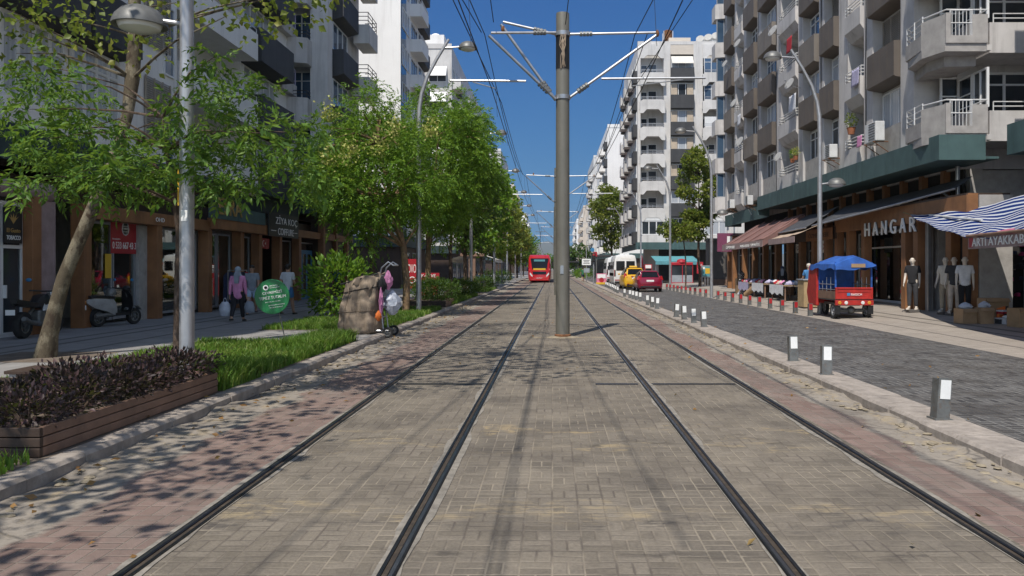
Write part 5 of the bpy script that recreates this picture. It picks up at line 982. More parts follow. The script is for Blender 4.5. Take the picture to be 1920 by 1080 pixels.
person('seated person in a bright blue shirt, bent forward between two tree trunks', (-6.3, 39.2, .1), -.6, 1.72, 0, ((.6, .7), (.6, .7)), 'blue', 'black', sit=True, lean=.5)
person('person in a light blue shirt sitting near the brown timber post', (-5.3, 60, .1), .3, 1.72, 0, ((.5, .7), (.5, .7)), 'sky', 'navy', sit=True, lean=.15)
person('person in a green shirt walking away near the far right kerb', (3.5, 94, .05), 0, 1.74, .3, top='green', bottom='navy', legs='short')
person('woman in black with a black and white patterned skirt, back turned, at the clothes stall', (11.75, 41, .13), -.3, 1.66, .12, ((.3, .5), (.2, .4)), 'black', 'black', 'long', scarf='navy', skirt=True)
person('man in a blue T-shirt and pale cap with his back turned behind the plywood cabinet', (11.25, 35.2, .1), .1, 1.8, .1, ((.3, .8), (.2, .6)), 'blue', 'navy', hair='cloth_cream')
def chair(label, x, y, m='cloth_black', rz=0):
    o = thing('chair', label, 'chair', (x, y, .1), rz); MB().box(-.22, .22, -.22, .22, .42, .46).build('seat', m, o, bevel=.01); MB().box(-.22, .22, -.25, -.21, .5, .85).build('backrest', m, o, bevel=.01)
    for sx in (-1, 1):
        for sy in (-1, 1): MB().tube([(sx*.19, sy*.19, 0), (sx*.19, sy*.19, .42)], .014, 6).build('leg', 'galvanised', o)
chair('chair under the seated person in bright blue', -6.33, 39.15, rz=-.6); chair('chair under the seated person near the brown timber post', -5.3, 59.9, rz=.3)
gm = 'shop mannequins outside the right-hand shop'
for (lb, px, Y, X, rz, top, bot, kw) in (('mannequin in a black T-shirt and dark jeans, alone between the timber posts', 1711, 27.9, 12.85, 2.5, 'black', 'charcoal', {}),
        ('mannequin in a cream top and khaki trousers, among three by the shop door', 1773, 26.3, 12.82, 2.3, 'cream', 'khaki', {}), ('mannequin in a dark grey shirt and beige trousers, among three by the door', 1789, 25.8, 12.95, 2.6, 'charcoal', 'beige', {}),
        ('mannequin with a head in a white shirt and black trousers by the door', 1809, 25.2, 13.4, 2.7, 'white', 'black', {})):
    X = (px-CX)/F*Y; person(lb, (X, Y, .24), rz, 1.84, .06, ((.05, .15), (.12, .3)), top, bot, hair=None, sk='mannequin_skin', group=gm, name='mannequin', cat='mannequin', shoes='mannequin_skin', **kw)
    b = MB(); b.box(X-.2, X+.2, Y-.2, Y+.2, .16, .245); tag(b.build('plinth', 'kiosk_grey'), 'plinth under the '+lb.split(',')[0].replace('with a head ', '').replace(' by the door', ''), 'plinth', 'plinths under the mannequins')
person('dark-dressed mannequin inside the glass of the clothes shop', (15.1, 36.8, .2), 2.0, 1.8, .08, ((.1, .2), (.6, 1.2)), 'navy', 'black', hair='hair_dark', sk='mannequin_skin', name='mannequin', cat='mannequin')
person('headless mannequin in a white shirt and black trousers behind the shop glass', (15.0, 34.7, .2), 2.0, 1.84, .0, ((.1, .2), (.1, .2)), 'white', 'black', 'long', hair=None, sk='mannequin_skin', name='mannequin', cat='mannequin', headless=True)
person('window mannequin in a blue shirt and white trousers behind the glass on the left', (-13.3, 26.4, .15), -1.2, 1.78, .1, ((.1, .2), (.5, 1.0)), 'blue', 'white', hair='hair_dark', sk='mannequin_skin', name='mannequin', cat='mannequin')
# ------------------------------------------------------------------ vehicles
def wheel(par, c, r, w, rim='alloy', spokes=5, name='wheel'):
    x, y, z = c; t_ = MB(); n = 24; prof = [(r*.62, -w*.4), (r*.8, -w*.5), (r*.96, -w*.46), (r, -w*.3), (r, w*.3), (r*.96, w*.46), (r*.8, w*.5), (r*.62, w*.4)]
    t_.loft([[(x+hh, y+q*math.cos(2*PI*k/n), z+q*math.sin(2*PI*k/n)) for k in range(n)] for q, hh in prof+[prof[0]]], cap=False); wo = t_.build(name, 'rubber', par, smooth=True)
    m = MB(); m.loft([[(x+hh, y+q*math.cos(2*PI*k/n), z+q*math.sin(2*PI*k/n)) for k in range(n)] for q, hh in ((r*.63, -w*.42), (r*.55, -w*.36), (r*.55, w*.36), (r*.63, w*.42), (r*.66, w*.3), (r*.66, -w*.3), (r*.63, -w*.42))], cap=False)
    m.tube([(x-w*.4, y, z), (x+w*.4, y, z)], r*.17, 10)
    for k in range(spokes): a = 2*PI*k/spokes; m.tube([(x, y, z), (x, y+r*.6*math.cos(a), z+r*.6*math.sin(a))], [r*.09, r*.07], 6)
    m.build('rim', rim, wo, smooth=True); return wo
def ring(y, zb, hw, zbelt, hwr, zr):
    h = [(hw*.86, zb), (hw*.97, zb+.1), (hw, zb+.28), (hw*.985, zbelt-.12), (hw*.95, zbelt), (hwr+.03, zbelt+(zr-zbelt)*.55), (hwr, zr-.05*min(1, (zr-zbelt)*3)), (hwr*.8, zr), (hwr*.4, zr+.012)]
    return [(-x, y, z) for x, z in h][::1]+[(x, y, z) for x, z in h[::-1]]
def car(label, loc, rz, paint, W=1.76, L=4.0, H=1.48, taxi=False):
    o = thing('parked_car' if not taxi else 'taxi', label, 'car' if not taxi else 'taxi', loc, rz); k = H/1.48; a = W/1.76
    st = [(0, .36, .7, .72, .6, .8), (.05, .27, .8, .9, .66, .95), (.16, .24, .86, .96, .67, 1.02), (.36, .22, .88, .98, .62, 1.24), (.56, .22, .88, .98, .585, 1.42), (.8, .2, .88, .98, .58, 1.47), (1.6, .2, .88, .97, .6, 1.49), (2.2, .2, .88, .96, .59, 1.45), (2.65, .2, .88, .95, .62, 1.22), (3.05, .22, .88, .93, .7, .98), (3.6, .25, .85, .84, .66, .88), (3.88, .28, .78, .7, .58, .74), (4, .36, .62, .58, .5, .62)]
    MB().loft([ring(y*L/4, zb, hw*a, zb_*k, hr*a, zr*k) for y, zb, hw, zb_, hr, zr in st]).build('body', paint, o, smooth=.55)
    sy = L/4
    MB().add([(-.58*a, .13*sy, 1.04*k), (.58*a, .13*sy, 1.04*k), (.51*a, .45*sy, 1.37*k), (-.51*a, .45*sy, 1.37*k), (-.56*a, .185*sy, 1.03*k), (.56*a, .185*sy, 1.03*k), (.5*a, .54*sy, 1.34*k), (-.5*a, .54*sy, 1.34*k)], [(0, 1, 2, 3), (7, 6, 5, 4), (0, 4, 5, 1), (1, 5, 6, 2), (2, 6, 7, 3), (3, 7, 4, 0)]).build('rear_window', 'car_glass', o)
    for s in (-1, 1):
        for (y0, y1, y2, y3) in ((.75, 1.5, 1.5, .95), (1.58, 2.55, 2.1, 1.58)):
            MB().add([(s*x*a, y*sy, z*k) for x, y, z in ((.845, y0, 1.01), (.845, y1, 1.01), (.655, y2, 1.38), (.655, y3, 1.38), (.80, y0, 1.01), (.80, y1, 1.01), (.6, y2, 1.38), (.6, y3, 1.38))], [(0, 1, 2, 3), (7, 6, 5, 4), (0, 4, 5, 1), (1, 5, 6, 2), (2, 6, 7, 3), (3, 7, 4, 0)]).build('side_window', 'car_glass', o)
        lt = MB(); lt.add([(s*x*a, y*sy, z*k) for x, y, z in ((.6, -.01, .8), (.9, .1, .84), (.82, .19, 1.14), (.66, .08, 1.06), (.6, .12, .82), (.78, .3, .84), (.76, .32, 1.12), (.66, .25, 1.05))], [(0, 1, 2, 3), (7, 6, 5, 4), (0, 4, 5, 1), (1, 5, 6, 2), (2, 6, 7, 3), (3, 7, 4, 0)]); lt.build('tail_light', 'lamp_red', o)
        wheel(o, (s*.77*a, .78*sy, .31), .31, .2); wheel(o, (s*.77*a, 3.25*sy, .31), .31, .2)
        mo = MB(); mo.ell((s*.99*a, 2.35*sy, 1.04*k), .09, .06, .07, 8, 6); mo.build('wing_mirror', paint, o, smooth=True)
        MB().box(s*.55*a-.07, s*.55*a+.07, -.018, .05, .42, .47).build('reflector', 'lamp_red', o)
        MB().box(min(s*.872*a, s*.89*a), max(s*.872*a, s*.89*a), 1.4*sy, 1.56*sy, .86*k, .89*k).build('handle', 'chrome', o)
    MB().box(-.26, .26, -.012, .03, .72*k, .84*k).build('number_plate', 'sign_white', o); MB().box(-.66*a, .66*a, -.01, .1, .29, .42).build('bumper_insert', 'black_plastic', o, bevel=.02)
    MB().prism([(.44*sy, 1.41*k), (.5*sy, 1.46*k), (.75*sy, 1.49*k), (.75*sy, 1.45*k)], 'x', -.52*a, .52*a).build('spoiler', paint, o)
    MB().tube([(.05, .13*sy, 1.06*k), (-.2, .2*sy, 1.14*k)], .012, 5).build('wiper', 'black_plastic', o)
    if taxi:
        MB().prism([(1.5, 1.5*k), (1.75, 1.5*k), (1.7, 1.5*k+.14), (1.55, 1.5*k+.14)], 'x', -.3, .3).build('taxi_sign', 'taxi_yellow', o); MB().box(-.72*a, .72*a, .7, 2.4, 1.49*k, 1.515*k).build('roof_rack', 'black_plastic', o)
        for i in range(8): MB().box(-.84*a, -.8*a, 1, 1.1, .8, .9) if False else None
    return o
car('ruby red hatchback driving away on the right road behind the yellow taxi', (6.78, 55.8, .01), 0, 'ruby_paint', 1.8); car('yellow taxi ahead of the ruby hatchback on the right road', (6.35, 61.6, .01), .02, 'taxi_yellow', 1.8, 4.3, 1.68, True)
def minibus(label, loc, rz, stripe):
    o = thing('minibus', label, 'minibus', loc, rz); W = .98
    def rg(y, zb, w, zr, wr): return [(-w*.92, y, zb), (-w, y, zb+.15), (-w, y, 1.25), (-w*.985, y, 1.6), (-wr, y, zr-.35), (-wr*.9, y, zr-.08), (-wr*.6, y, zr), (wr*.6, y, zr), (wr*.9, y, zr-.08), (wr, y, zr-.35), (w*.985, y, 1.6), (w, y, 1.25), (w, y, zb+.15), (w*.92, y, zb)]
    MB().loft([rg(0, .42, W*.93, 2.55, W*.84), rg(.05, .36, W*.985, 2.72, W*.89), (rg(.2, .34, W, 2.78, W*.92)), rg(4.4, .34, W, 2.76, W*.92), rg(4.9, .34, W, 2.4, W*.86), rg(5.5, .34, W*.97, 1.5, W*.8), rg(6.0, .4, W*.86, 1.1, W*.7)]).build('body', 'white_paint', o, smooth=.6)
    for s in (-1, 1):
        MB().box(min(s*.06, s*.78), max(s*.06, s*.78), -.03, .03, 1.45, 2.25).build('rear_window', 'car_glass', o, bevel=.03); MB().box(min(s*.82, s*.95), max(s*.82, s*.95), .0, .1, .95, 1.5).build('tail_light', 'lamp_red', o); MB().box(min(s*.12, s*.9), max(s*.12, s*.9), -.012, .06, .62, .7).build('marker_band', 'lamp_red', o)
        for i in range(4): MB().box(min(s*.9, s*.972), max(s*.9, s*.972), .5+i*1.15, 1.5+i*1.15, 1.55, 2.2).build('side_window', 'car_glass', o)
        wheel(o, (s*.84, 1.2, .35), .35, .24); wheel(o, (s*.84, 4.9, .35), .35, .24)
        MB().box(min(s*1.0, s*1.18), max(s*1.0, s*1.18), 4.7, 4.78, 1.5, 1.85).build('wing_mirror', 'black_plastic', o)
    MB().box(-.27, .27, -.02, .03, .8, .92).build('number_plate', 'sign_white', o); MB().box(-.9, .9, -.06, .1, .4, .56).build('bumper', 'black_plastic', o, bevel=.02); MB().box(-.45, .45, -.01, .06, 2.42, 2.56).build('sign_panel', 'sign_white', o)
    MB().box(-.4, .4, .8, 2.2, 2.77, 2.9).build('roof_unit', 'white_paint', o, bevel=.04)
    if stripe: MB().box(-.98, -.965, .3, 5.2, 1.0, 1.25).build('stripe', 'sign_red', o)
    return o
minibus('white high-roof minibus ahead of the yellow taxi on the right road', (6.05, 66.8, .01), 0, True); minibus('second white minibus, mostly hidden beyond the first one', (6.45, 82, .01), 0, False)
# tram
o = thing('tram', 'red low-floor tram coming towards the viewer on the left track', 'tram', (-1.55, 91, .02))
def tr(y, w, zb, zt, wt): return [(-w*.9, y, zb), (-w, y, zb+.35), (-w, y, 1.4), (-wt, y, zt-.3), (-wt*.88, y, zt), (wt*.88, y, zt), (wt, y, zt-.3), (w, y, 1.4), (w, y, zb+.35), (w*.9, y, zb)]
MB().loft([tr(.0, 1.08, .25, 1.3, 1.0), tr(.12, 1.2, .18, 2.0, 1.08), tr(.35, 1.28, .15, 3.0, 1.18), tr(.7, 1.3, .12, 3.15, 1.26), tr(12, 1.3, .12, 3.15, 1.26), tr(26, 1.3, .12, 3.15, 1.26)]).build('body', 'red_paint', o, smooth=.5)
MB().add([(-.74, -.04, .95), (.74, -.04, .95), (1.03, .2, 2.75), (-1.03, .2, 2.75), (-.72, .1, .95), (.72, .1, .95), (1.02, .45, 2.72), (-1.02, .45, 2.72)], [(0, 1, 2, 3), (7, 6, 5, 4), (0, 4, 5, 1), (1, 5, 6, 2), (2, 6, 7, 3), (3, 7, 4, 0)]).build('windscreen', 'car_glass', o)
MB().box(-.7, .7, .0, .15, 1.42, 1.62).build('display_band', 'sign_yellow', o); MB().box(-.62, .62, .12, .3, 2.4, 2.62).build('route_display', 'awning_teal', o)
for s in (-1, 1):
    MB().prism([(s*.8, .62), (s*1.12, .95), (s*1.05, 1.15), (s*.78, .8)], 'y', -.02, .3).build('headlight', 'lamp_clear', o); MB().tube([(s*1.3, .6, 2.3), (s*1.52, .4, 2.3)], .02, 6).build('mirror_arm', 'black_plastic', o); MB().box(min(s*1.42, s*1.58), max(s*1.42, s*1.58), .35, .42, 1.9, 2.35).build('mirror', 'black_plastic', o)
    MB().box(min(s*1.29, s*1.305), max(s*1.29, s*1.305), 1.4, 25, 1.2, 2.5).build('window_band', 'pane_dark', o)
text('ANTRAY', frame((0, -.03, .5), (1, 0, 0), (0, 0, 1)), .7, .11, 'sign_white', o).matrix_basis = frame((0, -.02, .5), (1, 0, 0), (0, 0, 1))
MB().box(-.35, .35, .05, .3, .3, .4).build('coupler_cover', 'black_plastic', o)
q = MB(); q.tube([(-.5, 6, 3.15), (0, 7.2, 4.3), (0, 6.2, 6.05)], .03, 6); q.tube([(.5, 6, 3.15), (0, 7.2, 4.3)], .03, 6); q.tube([(-.6, 6.2, 6.05), (.6, 6.2, 6.05)], .03, 6); q.build('pantograph', 'bollard_grey', o)
# red cargo three-wheeler
o = thing('cargo_tricycle', 'red three-wheeled cargo motorcycle with a blue tarpaulin roof parked at the pavement edge', 'three-wheeler', (9.79, 26, .03))
tg = MB(); tg.box(-.61, .61, 0, .045, .64, 1.03); tg.box(-.6, .6, -.02, .0, .98, 1.02).box(-.6, .6, -.02, 0, .65, .69).box(-.6, -.55, -.02, 0, .691, .979).box(.55, .6, -.02, 0, .691, .979).box(-.54, .54, -.012, 0, .88, .9); tgo = tg.build('tailgate', 'trike_red', o, bevel=.008)
text('RASSCH', Matrix.Translation((0, 0, 0)), .34, .07, 'sign_white', tgo).matrix_basis = frame((.07, -.014, .8), (1, 0, 0), (0, 0, 1)); MB().box(-.24, -.13, -.014, .0, .76, .85).build('badge', 'sign_blue', tgo)
lb_ = MB(); lb_.box(-.62, .62, -.03, .05, .45, .61); lb_.build('light_bar', 'trike_red', o, bevel=.01)
for x, m in ((-.48, 'lamp_amber'), (-.27, 'lamp_clear'), (.27, 'lamp_clear'), (.48, 'lamp_amber')): MB().lathe([(.045, -.045), (.06, -.03), (.06, .0)], 14, (x, 0, .53), 'y').build('tail_light', m, o, smooth=True)
bd = MB(); bd.box(-.6, .6, .05, 1.7, .6, .64); bd.build('bed_floor', 'bollard_grey', o)
for s in (-1, 1):
    q = MB(); q.box(min(s*.57, s*.61), max(s*.57, s*.61), .05, 1.7, .641, .9); q.build('side_board', 'wood_planter', o)
    q = MB()
    for z in (.95, 1.12): q.tube([(s*.59, .06, z), (s*.59, 1.68, z)], .017, 6)
    for y in (.5, .9, 1.3): q.tube([(s*.59, y, .9), (s*.59, y, 1.35-.12*(y > 1))], .013, 6)
    q.build('side_rail', 'galvanised', o)
    q = MB(); q.box(min(s*.56, s*.61), max(s*.56, s*.61), .05, .1, 1.031, 1.85); q.build('roof_post', 'tarp_blue', o); q = MB(); q.box(min(s*.56, s*.61), max(s*.56, s*.61), 1.62, 1.67, .9, 1.85); q.build('roof_post', 'tarp_blue', o)
    wheel(o, (s*.53, .32, .265), .265, .13, 'galvanised', 8); MB().box(min(s*.45, s*.62), max(s*.45, s*.62), .0, .02, .16, .44).build('mud_flap', 'black_plastic', o)
    q = MB(); q.tube([(s*.5, .32, .27), (s*.5, .1, .42), (s*.5, .55, .44), (s*.5, .32, .27)], .02, 6); q.build('suspension', 'bollard_grey', o)
roof = [[(x, y, 1.8+.27*(1-abs(x)/.66)**.85+.012*math.sin(3*x+9*y)-dz) for x in np.linspace(-.66, .66, 13)] for y, dz in ((-.12, .04), (.1, 0), (.9, .03), (1.7, 0), (2.5, .1))]
q = MB(); q.loft(roof, False, False); q.loft([[(x, y, z-.015) for x, y, z in r] for r in roof], False, False)
fr_ = [[(x, -.12, 1.76+.27*(1-abs(x)/.66)**.85) for x in np.linspace(-.66, .66, 13)], [(x, -.14, 1.6+.2*max(0, x)+.015*math.sin(9*x)) for x in np.linspace(-.66, .66, 13)]]; q.loft(fr_, False, False)
for s in (-1, 1): q.loft([[(s*.66, y, 1.79) for y in np.linspace(-.12, 2.4, 9)], [(s*.69, y, 1.62+.05*math.sin(y*5)) for y in np.linspace(-.12, 2.4, 9)]], False, False)
q.build('canopy', 'tarp_blue', o, smooth=True); MB().add([(-.58, 1.66, .95), (.58, 1.66, .95), (.58, 1.64, 1.9), (-.58, 1.64, 1.9), (-.58, 1.69, .95), (.58, 1.69, .95), (.58, 1.67, 1.9), (-.58, 1.67, 1.9)], [(0, 1, 2, 3), (7, 6, 5, 4), (0, 4, 5, 1), (1, 5, 6, 2), (2, 6, 7, 3), (3, 7, 4, 0)]).build('front_sheet', 'tarp_blue', o)
MB().box(-.15, .3, -.16, -.13, 1.68, 1.8).build('patch', 'cardboard', o)
q = MB(); q.prism([(2.0, .45), (2.75, .4), (2.95, .8), (2.8, 1.2), (2.68, 1.75), (2.58, 1.75), (2.62, 1.2), (2.5, .7), (2.0, .62)], 'x', -.62, .62); q.build('cab_front', 'trike_red', o, bevel=.03)
MB().box(-.32, .32, 1.85, 2.25, .66, .82).build('seat', 'black_plastic', o, bevel=.03); MB().box(-.66, -.55, 1.75, 2.6, .35, 1.72).build('cab_side', 'trike_red', o, bevel=.04)
MB().tube([(-.4, 2.45, 1.25), (0, 2.55, 1.3), (.4, 2.45, 1.25)], .02, 6).build('handlebar', 'black_plastic', o); wheel(o, (0, 2.75, .265), .265, .11, 'galvanised', 8); MB().tube([(-.4, .35, .27), (.4, .35, .27)], .06, 8).build('axle', 'bollard_grey', o); MB().ell((.02, .35, .28), .14, .16, .13, 10, 8).build('differential', 'bollard_grey', o, smooth=True)
MB().box(-.3, .3, .3, 2.5, .42, .5).build('chassis', 'bollard_grey', o); MB().box(-.35, -.2, 2.2, 2.5, 1.6, 1.74).build('mirror', 'black_plastic', o)
# scooter and motorcycle on the left
def tyre2(par, y, r, w): return wheel(par, (0, y, r), r, w, 'bollard_grey', 6)
o = thing('scooter', 'silver and black motor scooter parked against the shop glass beneath the red poster', 'scooter', (-12.3, 21.6, .1), -.32)
tyre2(o, 0, .25, .13); tyre2(o, 1.2, .23, .11)
MB().loft([[(-w, y, z0), (w, y, z0), (w*1.05, y, (z0+z1)/2), (w*.8, y, z1), (-w*.8, y, z1), (-w*1.05, y, (z0+z1)/2)] for y, w, z0, z1 in ((-.38, .06, .66, .74), (-.2, .13, .52, .78), (.15, .17, .42, .76), (.42, .16, .3, .72), (.52, .13, .28, .62))]).build('rear_body', 'dish_grey', o, smooth=True)
MB().loft([[(-w, y, z), (w, y, z), (w, y, z+.07), (-w, y, z+.07)] for y, w, z in ((-.3, .1, .78), (0, .15, .79), (.3, .14, .76), (.5, .1, .74))]).build('seat', 'black_plastic', o, smooth=True)
MB().loft([[(-w, y, .28), (w, y, .28), (w, y, .36), (-w, y, .36)] for y, w in ((.4, .15), (.7, .17), (.95, .16))]).build('footboard', 'black_plastic', o)
MB().loft([[(-w, y, z), (w, y, z), (w*.8, y+.06, z), (-w*.8, y+.06, z)] for y, w, z in ((.93, .17, .3), (.98, .2, .55), (.96, .19, .8), (.9, .13, .95))]).build('leg_shield', 'black_plastic', o, smooth=True)
MB().loft([[(-.07, y, z), (.07, y, z), (.05, y, z+.04), (-.05, y, z+.04)] for y, z in ((.92, .42), (1.1, .52), (1.3, .5), (1.42, .4))]).build('front_mudguard', 'bollard_grey', o, smooth=True)
MB().tube([(0, 1.2, .25), (0, 1.05, .6), (0, .92, 1.0)], .035, 8).build('fork', 'bollard_grey', o); MB().tube([(-.33, .78, 1.03), (-.12, .9, 1.02), (.12, .9, 1.02), (.33, .78, 1.03)], .022, 8).build('handlebar', 'black_plastic', o); MB().ell((0, .95, 1.0), .13, .1, .1, 10, 8).build('headlight_cowl', 'black_plastic', o, smooth=True)
for s in (-1, 1): MB().tube([(s*.25, .84, 1.04), (s*.3, .84, 1.22)], .008, 5).build('mirror_stalk', 'black_plastic', o); MB().ell((s*.31, .84, 1.26), .06, .015, .04, 8, 6).build('mirror', 'sign_blue', o, smooth=True)
MB().ell((0, -.42, .68), .08, .03, .05, 8, 6).build('tail_light', 'lamp_amber', o, smooth=True); MB().box(-.09, .09, -.44, -.43, .48, .6).build('number_plate', 'sign_white', o); MB().tube([(.15, -.2, .3), (.15, .2, .32), (.1, .4, .3)], .05, 8).build('exhaust', 'bollard_grey', o); MB().box(-.12, .05, -.05, .35, .2, .4).build('engine', 'bollard_grey', o, bevel=.03); MB().tube([(-.1, .35, .3), (-.2, .25, 0)], .012, 5).build('stand', 'black_plastic', o)
h_ = MB(); h_.lathe([(.13, 0), (.14, .05), (.13, .12), (.09, .18), (.01, .2)], 14); ho = h_.build('helmet', 'bollard_grey', smooth=True); ho.location = (-12.1, 21.9, .95); tag(ho, 'dark helmet resting on the seat of the parked scooter', 'helmet')
o = thing('motorcycle', 'black motorcycle parked at the left edge behind the plane tree, plate towards the viewer', 'motorcycle', (-12.0, 18.1, .1), .1)
tyre2(o, 0, .3, .16); tyre2(o, 1.4, .3, .12)
MB().loft([[(-w, y, z0), (w, y, z0), (w, y, z1), (-w, y, z1)] for y, w, z0, z1 in ((-.35, .07, .8, .9), (-.1, .11, .74, .86), (.3, .13, .68, .8), (.5, .11, .68, .78))]).build('seat', 'black_plastic', o, smooth=True)
MB().loft([[(-w, y, z0), (w, y, z0), (w*1.1, y, (z0+z1)/2), (w*.6, y, z1), (-w*.6, y, z1), (-w*1.1, y, (z0+z1)/2)] for y, w, z0, z1 in ((.48, .1, .68, .82), (.62, .17, .64, .95), (.85, .18, .66, .98), (1.05, .1, .7, .9))]).build('fuel_tank', 'black_plastic', o, smooth=True)
MB().add([(.19, .55, .6), (.2, .95, .62), (.19, .9, .82), (.17, .6, .78), (.15, .55, .6), (.15, .95, .62), (.15, .9, .82), (.13, .6, .78)], [(0, 1, 2, 3), (7, 6, 5, 4), (0, 4, 5, 1), (1, 5, 6, 2), (2, 6, 7, 3), (3, 7, 4, 0)]).build('side_cover', 'white_metal', o)
MB().box(-.14, .14, .45, .95, .28, .62).build('engine', 'bollard_grey', o, bevel=.05); q = MB(); q.tube([(0, 1.4, .3), (0, 1.1, 1.0)], .04, 8); q.tube([(0, 1.1, .95), (0, .5, .7), (0, .2, .5), (0, 0, .3)], .035, 8); q.build('frame', 'bollard_grey', o); MB().tube([(-.36, .95, 1.06), (-.1, 1.06, 1.04), (.1, 1.06, 1.04), (.36, .95, 1.06)], .018, 8).build('handlebar', 'black_plastic', o)
for s in (-1, 1): MB().tube([(s*.28, .98, 1.06), (s*.36, .98, 1.28)], .008, 5).build('mirror_stalk', 'black_plastic', o); MB().ell((s*.37, .96, 1.31), .07, .02, .045, 8, 6).build('mirror', 'sign_blue', o, smooth=True)
MB().tube([(.16, .4, .3), (.18, 0, .36), (.18, -.3, .46)], .055, 10).build('exhaust', 'bollard_grey', o); MB().box(-.1, .1, -.5, -.49, .55, .67).build('number_plate', 'sign_white', o); MB().tube([(0, -.2, .8), (0, -.48, .62)], .02, 6).build('tail_bracket', 'black_plastic', o); MB().ell((0, 1.2, .95), .1, .08, .11, 10, 8).build('headlight', 'lamp_clear', o, smooth=True)
# ------------------------------------------------------------------ signs and lettering
def LX(x, y, z): return frame((x, y, z), (0, 1, 0), (0, 0, 1))       # faces +x (left shops)
def RX(x, y, z): return frame((x, y, z), (0, -1, 0), (0, 0, 1))      # faces -x (right shops)
def FY(x, y, z): return frame((x, y, z), (1, 0, 0), (0, 0, 1))       # faces the viewer
o = thing('shop_sign', 'raised white letters HANGAR on the timber beam over the clothes shop', 'sign', (12.97, 31, 3))
for i, ch in enumerate('HANGAR'):
    y = 33.0-i*.84; text(ch, RX(12.95, y, 3.27), .5 if ch != 'N' else .46, .54, 'sign_white', o, 'letter', .05); text(ch, RX(12.99, y-.01, 3.26), .51, .55, 'sign_black', o, 'letter_side', .03)
LAST = [None]
def board(label, W, w, h, m, lines, d=.05, border=None, name='sign_board'):
    """flat sign: panel with lettering children; lines = (text, x, y, w, h, material)"""
    o = thing(name, label, 'sign', W.translation); o.matrix_basis = W; MB().box(-w/2, w/2, -h/2, h/2, -d, 0).build('panel', m, o)
    if border: b = MB(); b.box(-w/2, w/2, h/2-.03, h/2, .001, .006).box(-w/2, w/2, -h/2, -h/2+.03, .001, .006).box(-w/2, -w/2+.03, -h/2+.03, h/2-.03, .001, .006).box(w/2-.03, w/2, -h/2+.03, h/2-.03, .001, .006); b.build('border', border, o)
    for l in lines: q = text(l[0], Matrix(), l[3], l[4], l[5], o, 'lettering', l[6] if len(l) > 6 else .008); q.matrix_basis = Matrix.Translation((l[1], l[2], .006))
    LAST[0] = o; return o
board('dark sign board reading ZİYA KOÇ COIFFURE above the hairdresser, projecting over the timber beam', LX(-11.98, 35.7, 3.57), 3.9, 1.02, 'sign_black', (('ZİYA KOÇ', .3, .2, 2.9, .46, 'sign_white'), ('COIFFURE', .2, -.28, 2.1, .3, 'sign_white'), ('—', -1.4, -.27, .6, .03, 'sign_white'), ('—', 1.55, -.27, .4, .03, 'sign_white')))
board('dark teal board with golden letters ESRA on the left shop row', LX(-12.05, 30.8, 3.72), 5.4, .5, 'fascia_green', (('ESRA', -.9, .22, 2.1, .62, 'sign_gold', .06),))
board('red poster with a phone number on the shop glass behind the scooter', LX(-12.78, 23.9, 2.62), 1.55, 1.0, 'sign_red', (('0 533 667 43 3', -.05, -.26, 1.3, .2, 'sign_white'), ('İLETİŞİM', -.5, -.08, .4, .05, 'sign_white')), .012)
q = MB(); q.lathe([(.2, 0), (.2, .006), (.17, .006), (.17, 0)], 20); q.box(-.17, .17, -.02, .02, 0, .006).box(-.14, .14, .06, .09, 0, .006).box(-.14, .14, -.1, -.07, 0, .006); b = q.build('emblem', 'sign_white', LAST[0]); b.matrix_basis = Matrix.Translation((0, .24, .004))
board('small white letters OHD on the timber beam left of the slim tree', LX(-12.33, 25.1, 3.2), .75, .2, 'wood_orange', (('OHD', 0, 0, .55, .13, 'sign_white'),), .006)
board('black tobacco shop transom reading ГАЗИН in yellow at the far left edge', LX(-12.56, 17.7, 2.7), .85, .86, 'sign_black', (('ГАЗИН', .05, .3, .7, .13, 'sign_gold'), ('Rİ', .28, .06, .2, .16, 'sign_white'), ('O O O', .12, -.26, .55, .13, 'sign_gold')), .01)
bo = board('black glass panel reading TOBACCO with a golden leaf emblem at the left edge', LX(-12.56, 18.62, 2.7), .62, .86, 'sign_black', (('TOBACCO', 0, -.3, .48, .1, 'sign_white'), ('El Gusto', 0, -.13, .46, .1, 'sign_gold')), .01)
q = MB(); 
for a in (-.9, -.45, 0, .45, .9): q.add([(0, .02, 0), (.2*math.sin(a)*.5+.03, .14, .004), (.24*math.sin(a), .08+.24*math.cos(a)*.8, .004), (.2*math.sin(a)*.5-.03, .14, .004)], [(0, 1, 2, 3)])
q.build('emblem', 'sign_gold', bo)
q = MB(); q.lathe([(.17, 0), (.17, .006), (.01, .006)], 20); st = q.build('window_sticker', 'sign_blue'); st.matrix_basis = LX(-12.56, 17.85, 1.6); tag(st, 'round pale blue sticker on the tobacco shop glass', 'sticker')
st = MB().box(-.16, .16, -.35, .35, -.004, .004).build('window_sticker', 'sign_yellow'); st.matrix_basis = LX(-12.79, 23.0, 1.75); tag(st, 'tall yellow sticker strip on the glass beside the red poster', 'sticker')
fl_ = thing('flag', 'red flag with white crescent and star hanging inside the hairdresser window', 'flag', (-12.86, 34.7, 2.75)); fl_.matrix_basis = LX(-12.6, 34.9, 2.78); MB().loft([[(x, -.24-.02*math.sin(x*6), .02*math.sin(x*9)) for x in np.linspace(-.62, .62, 15)], [(x, .2, .02*math.sin(x*9+1)) for x in np.linspace(-.62, .62, 15)]], False, False).build('cloth', 'sign_red', fl_)
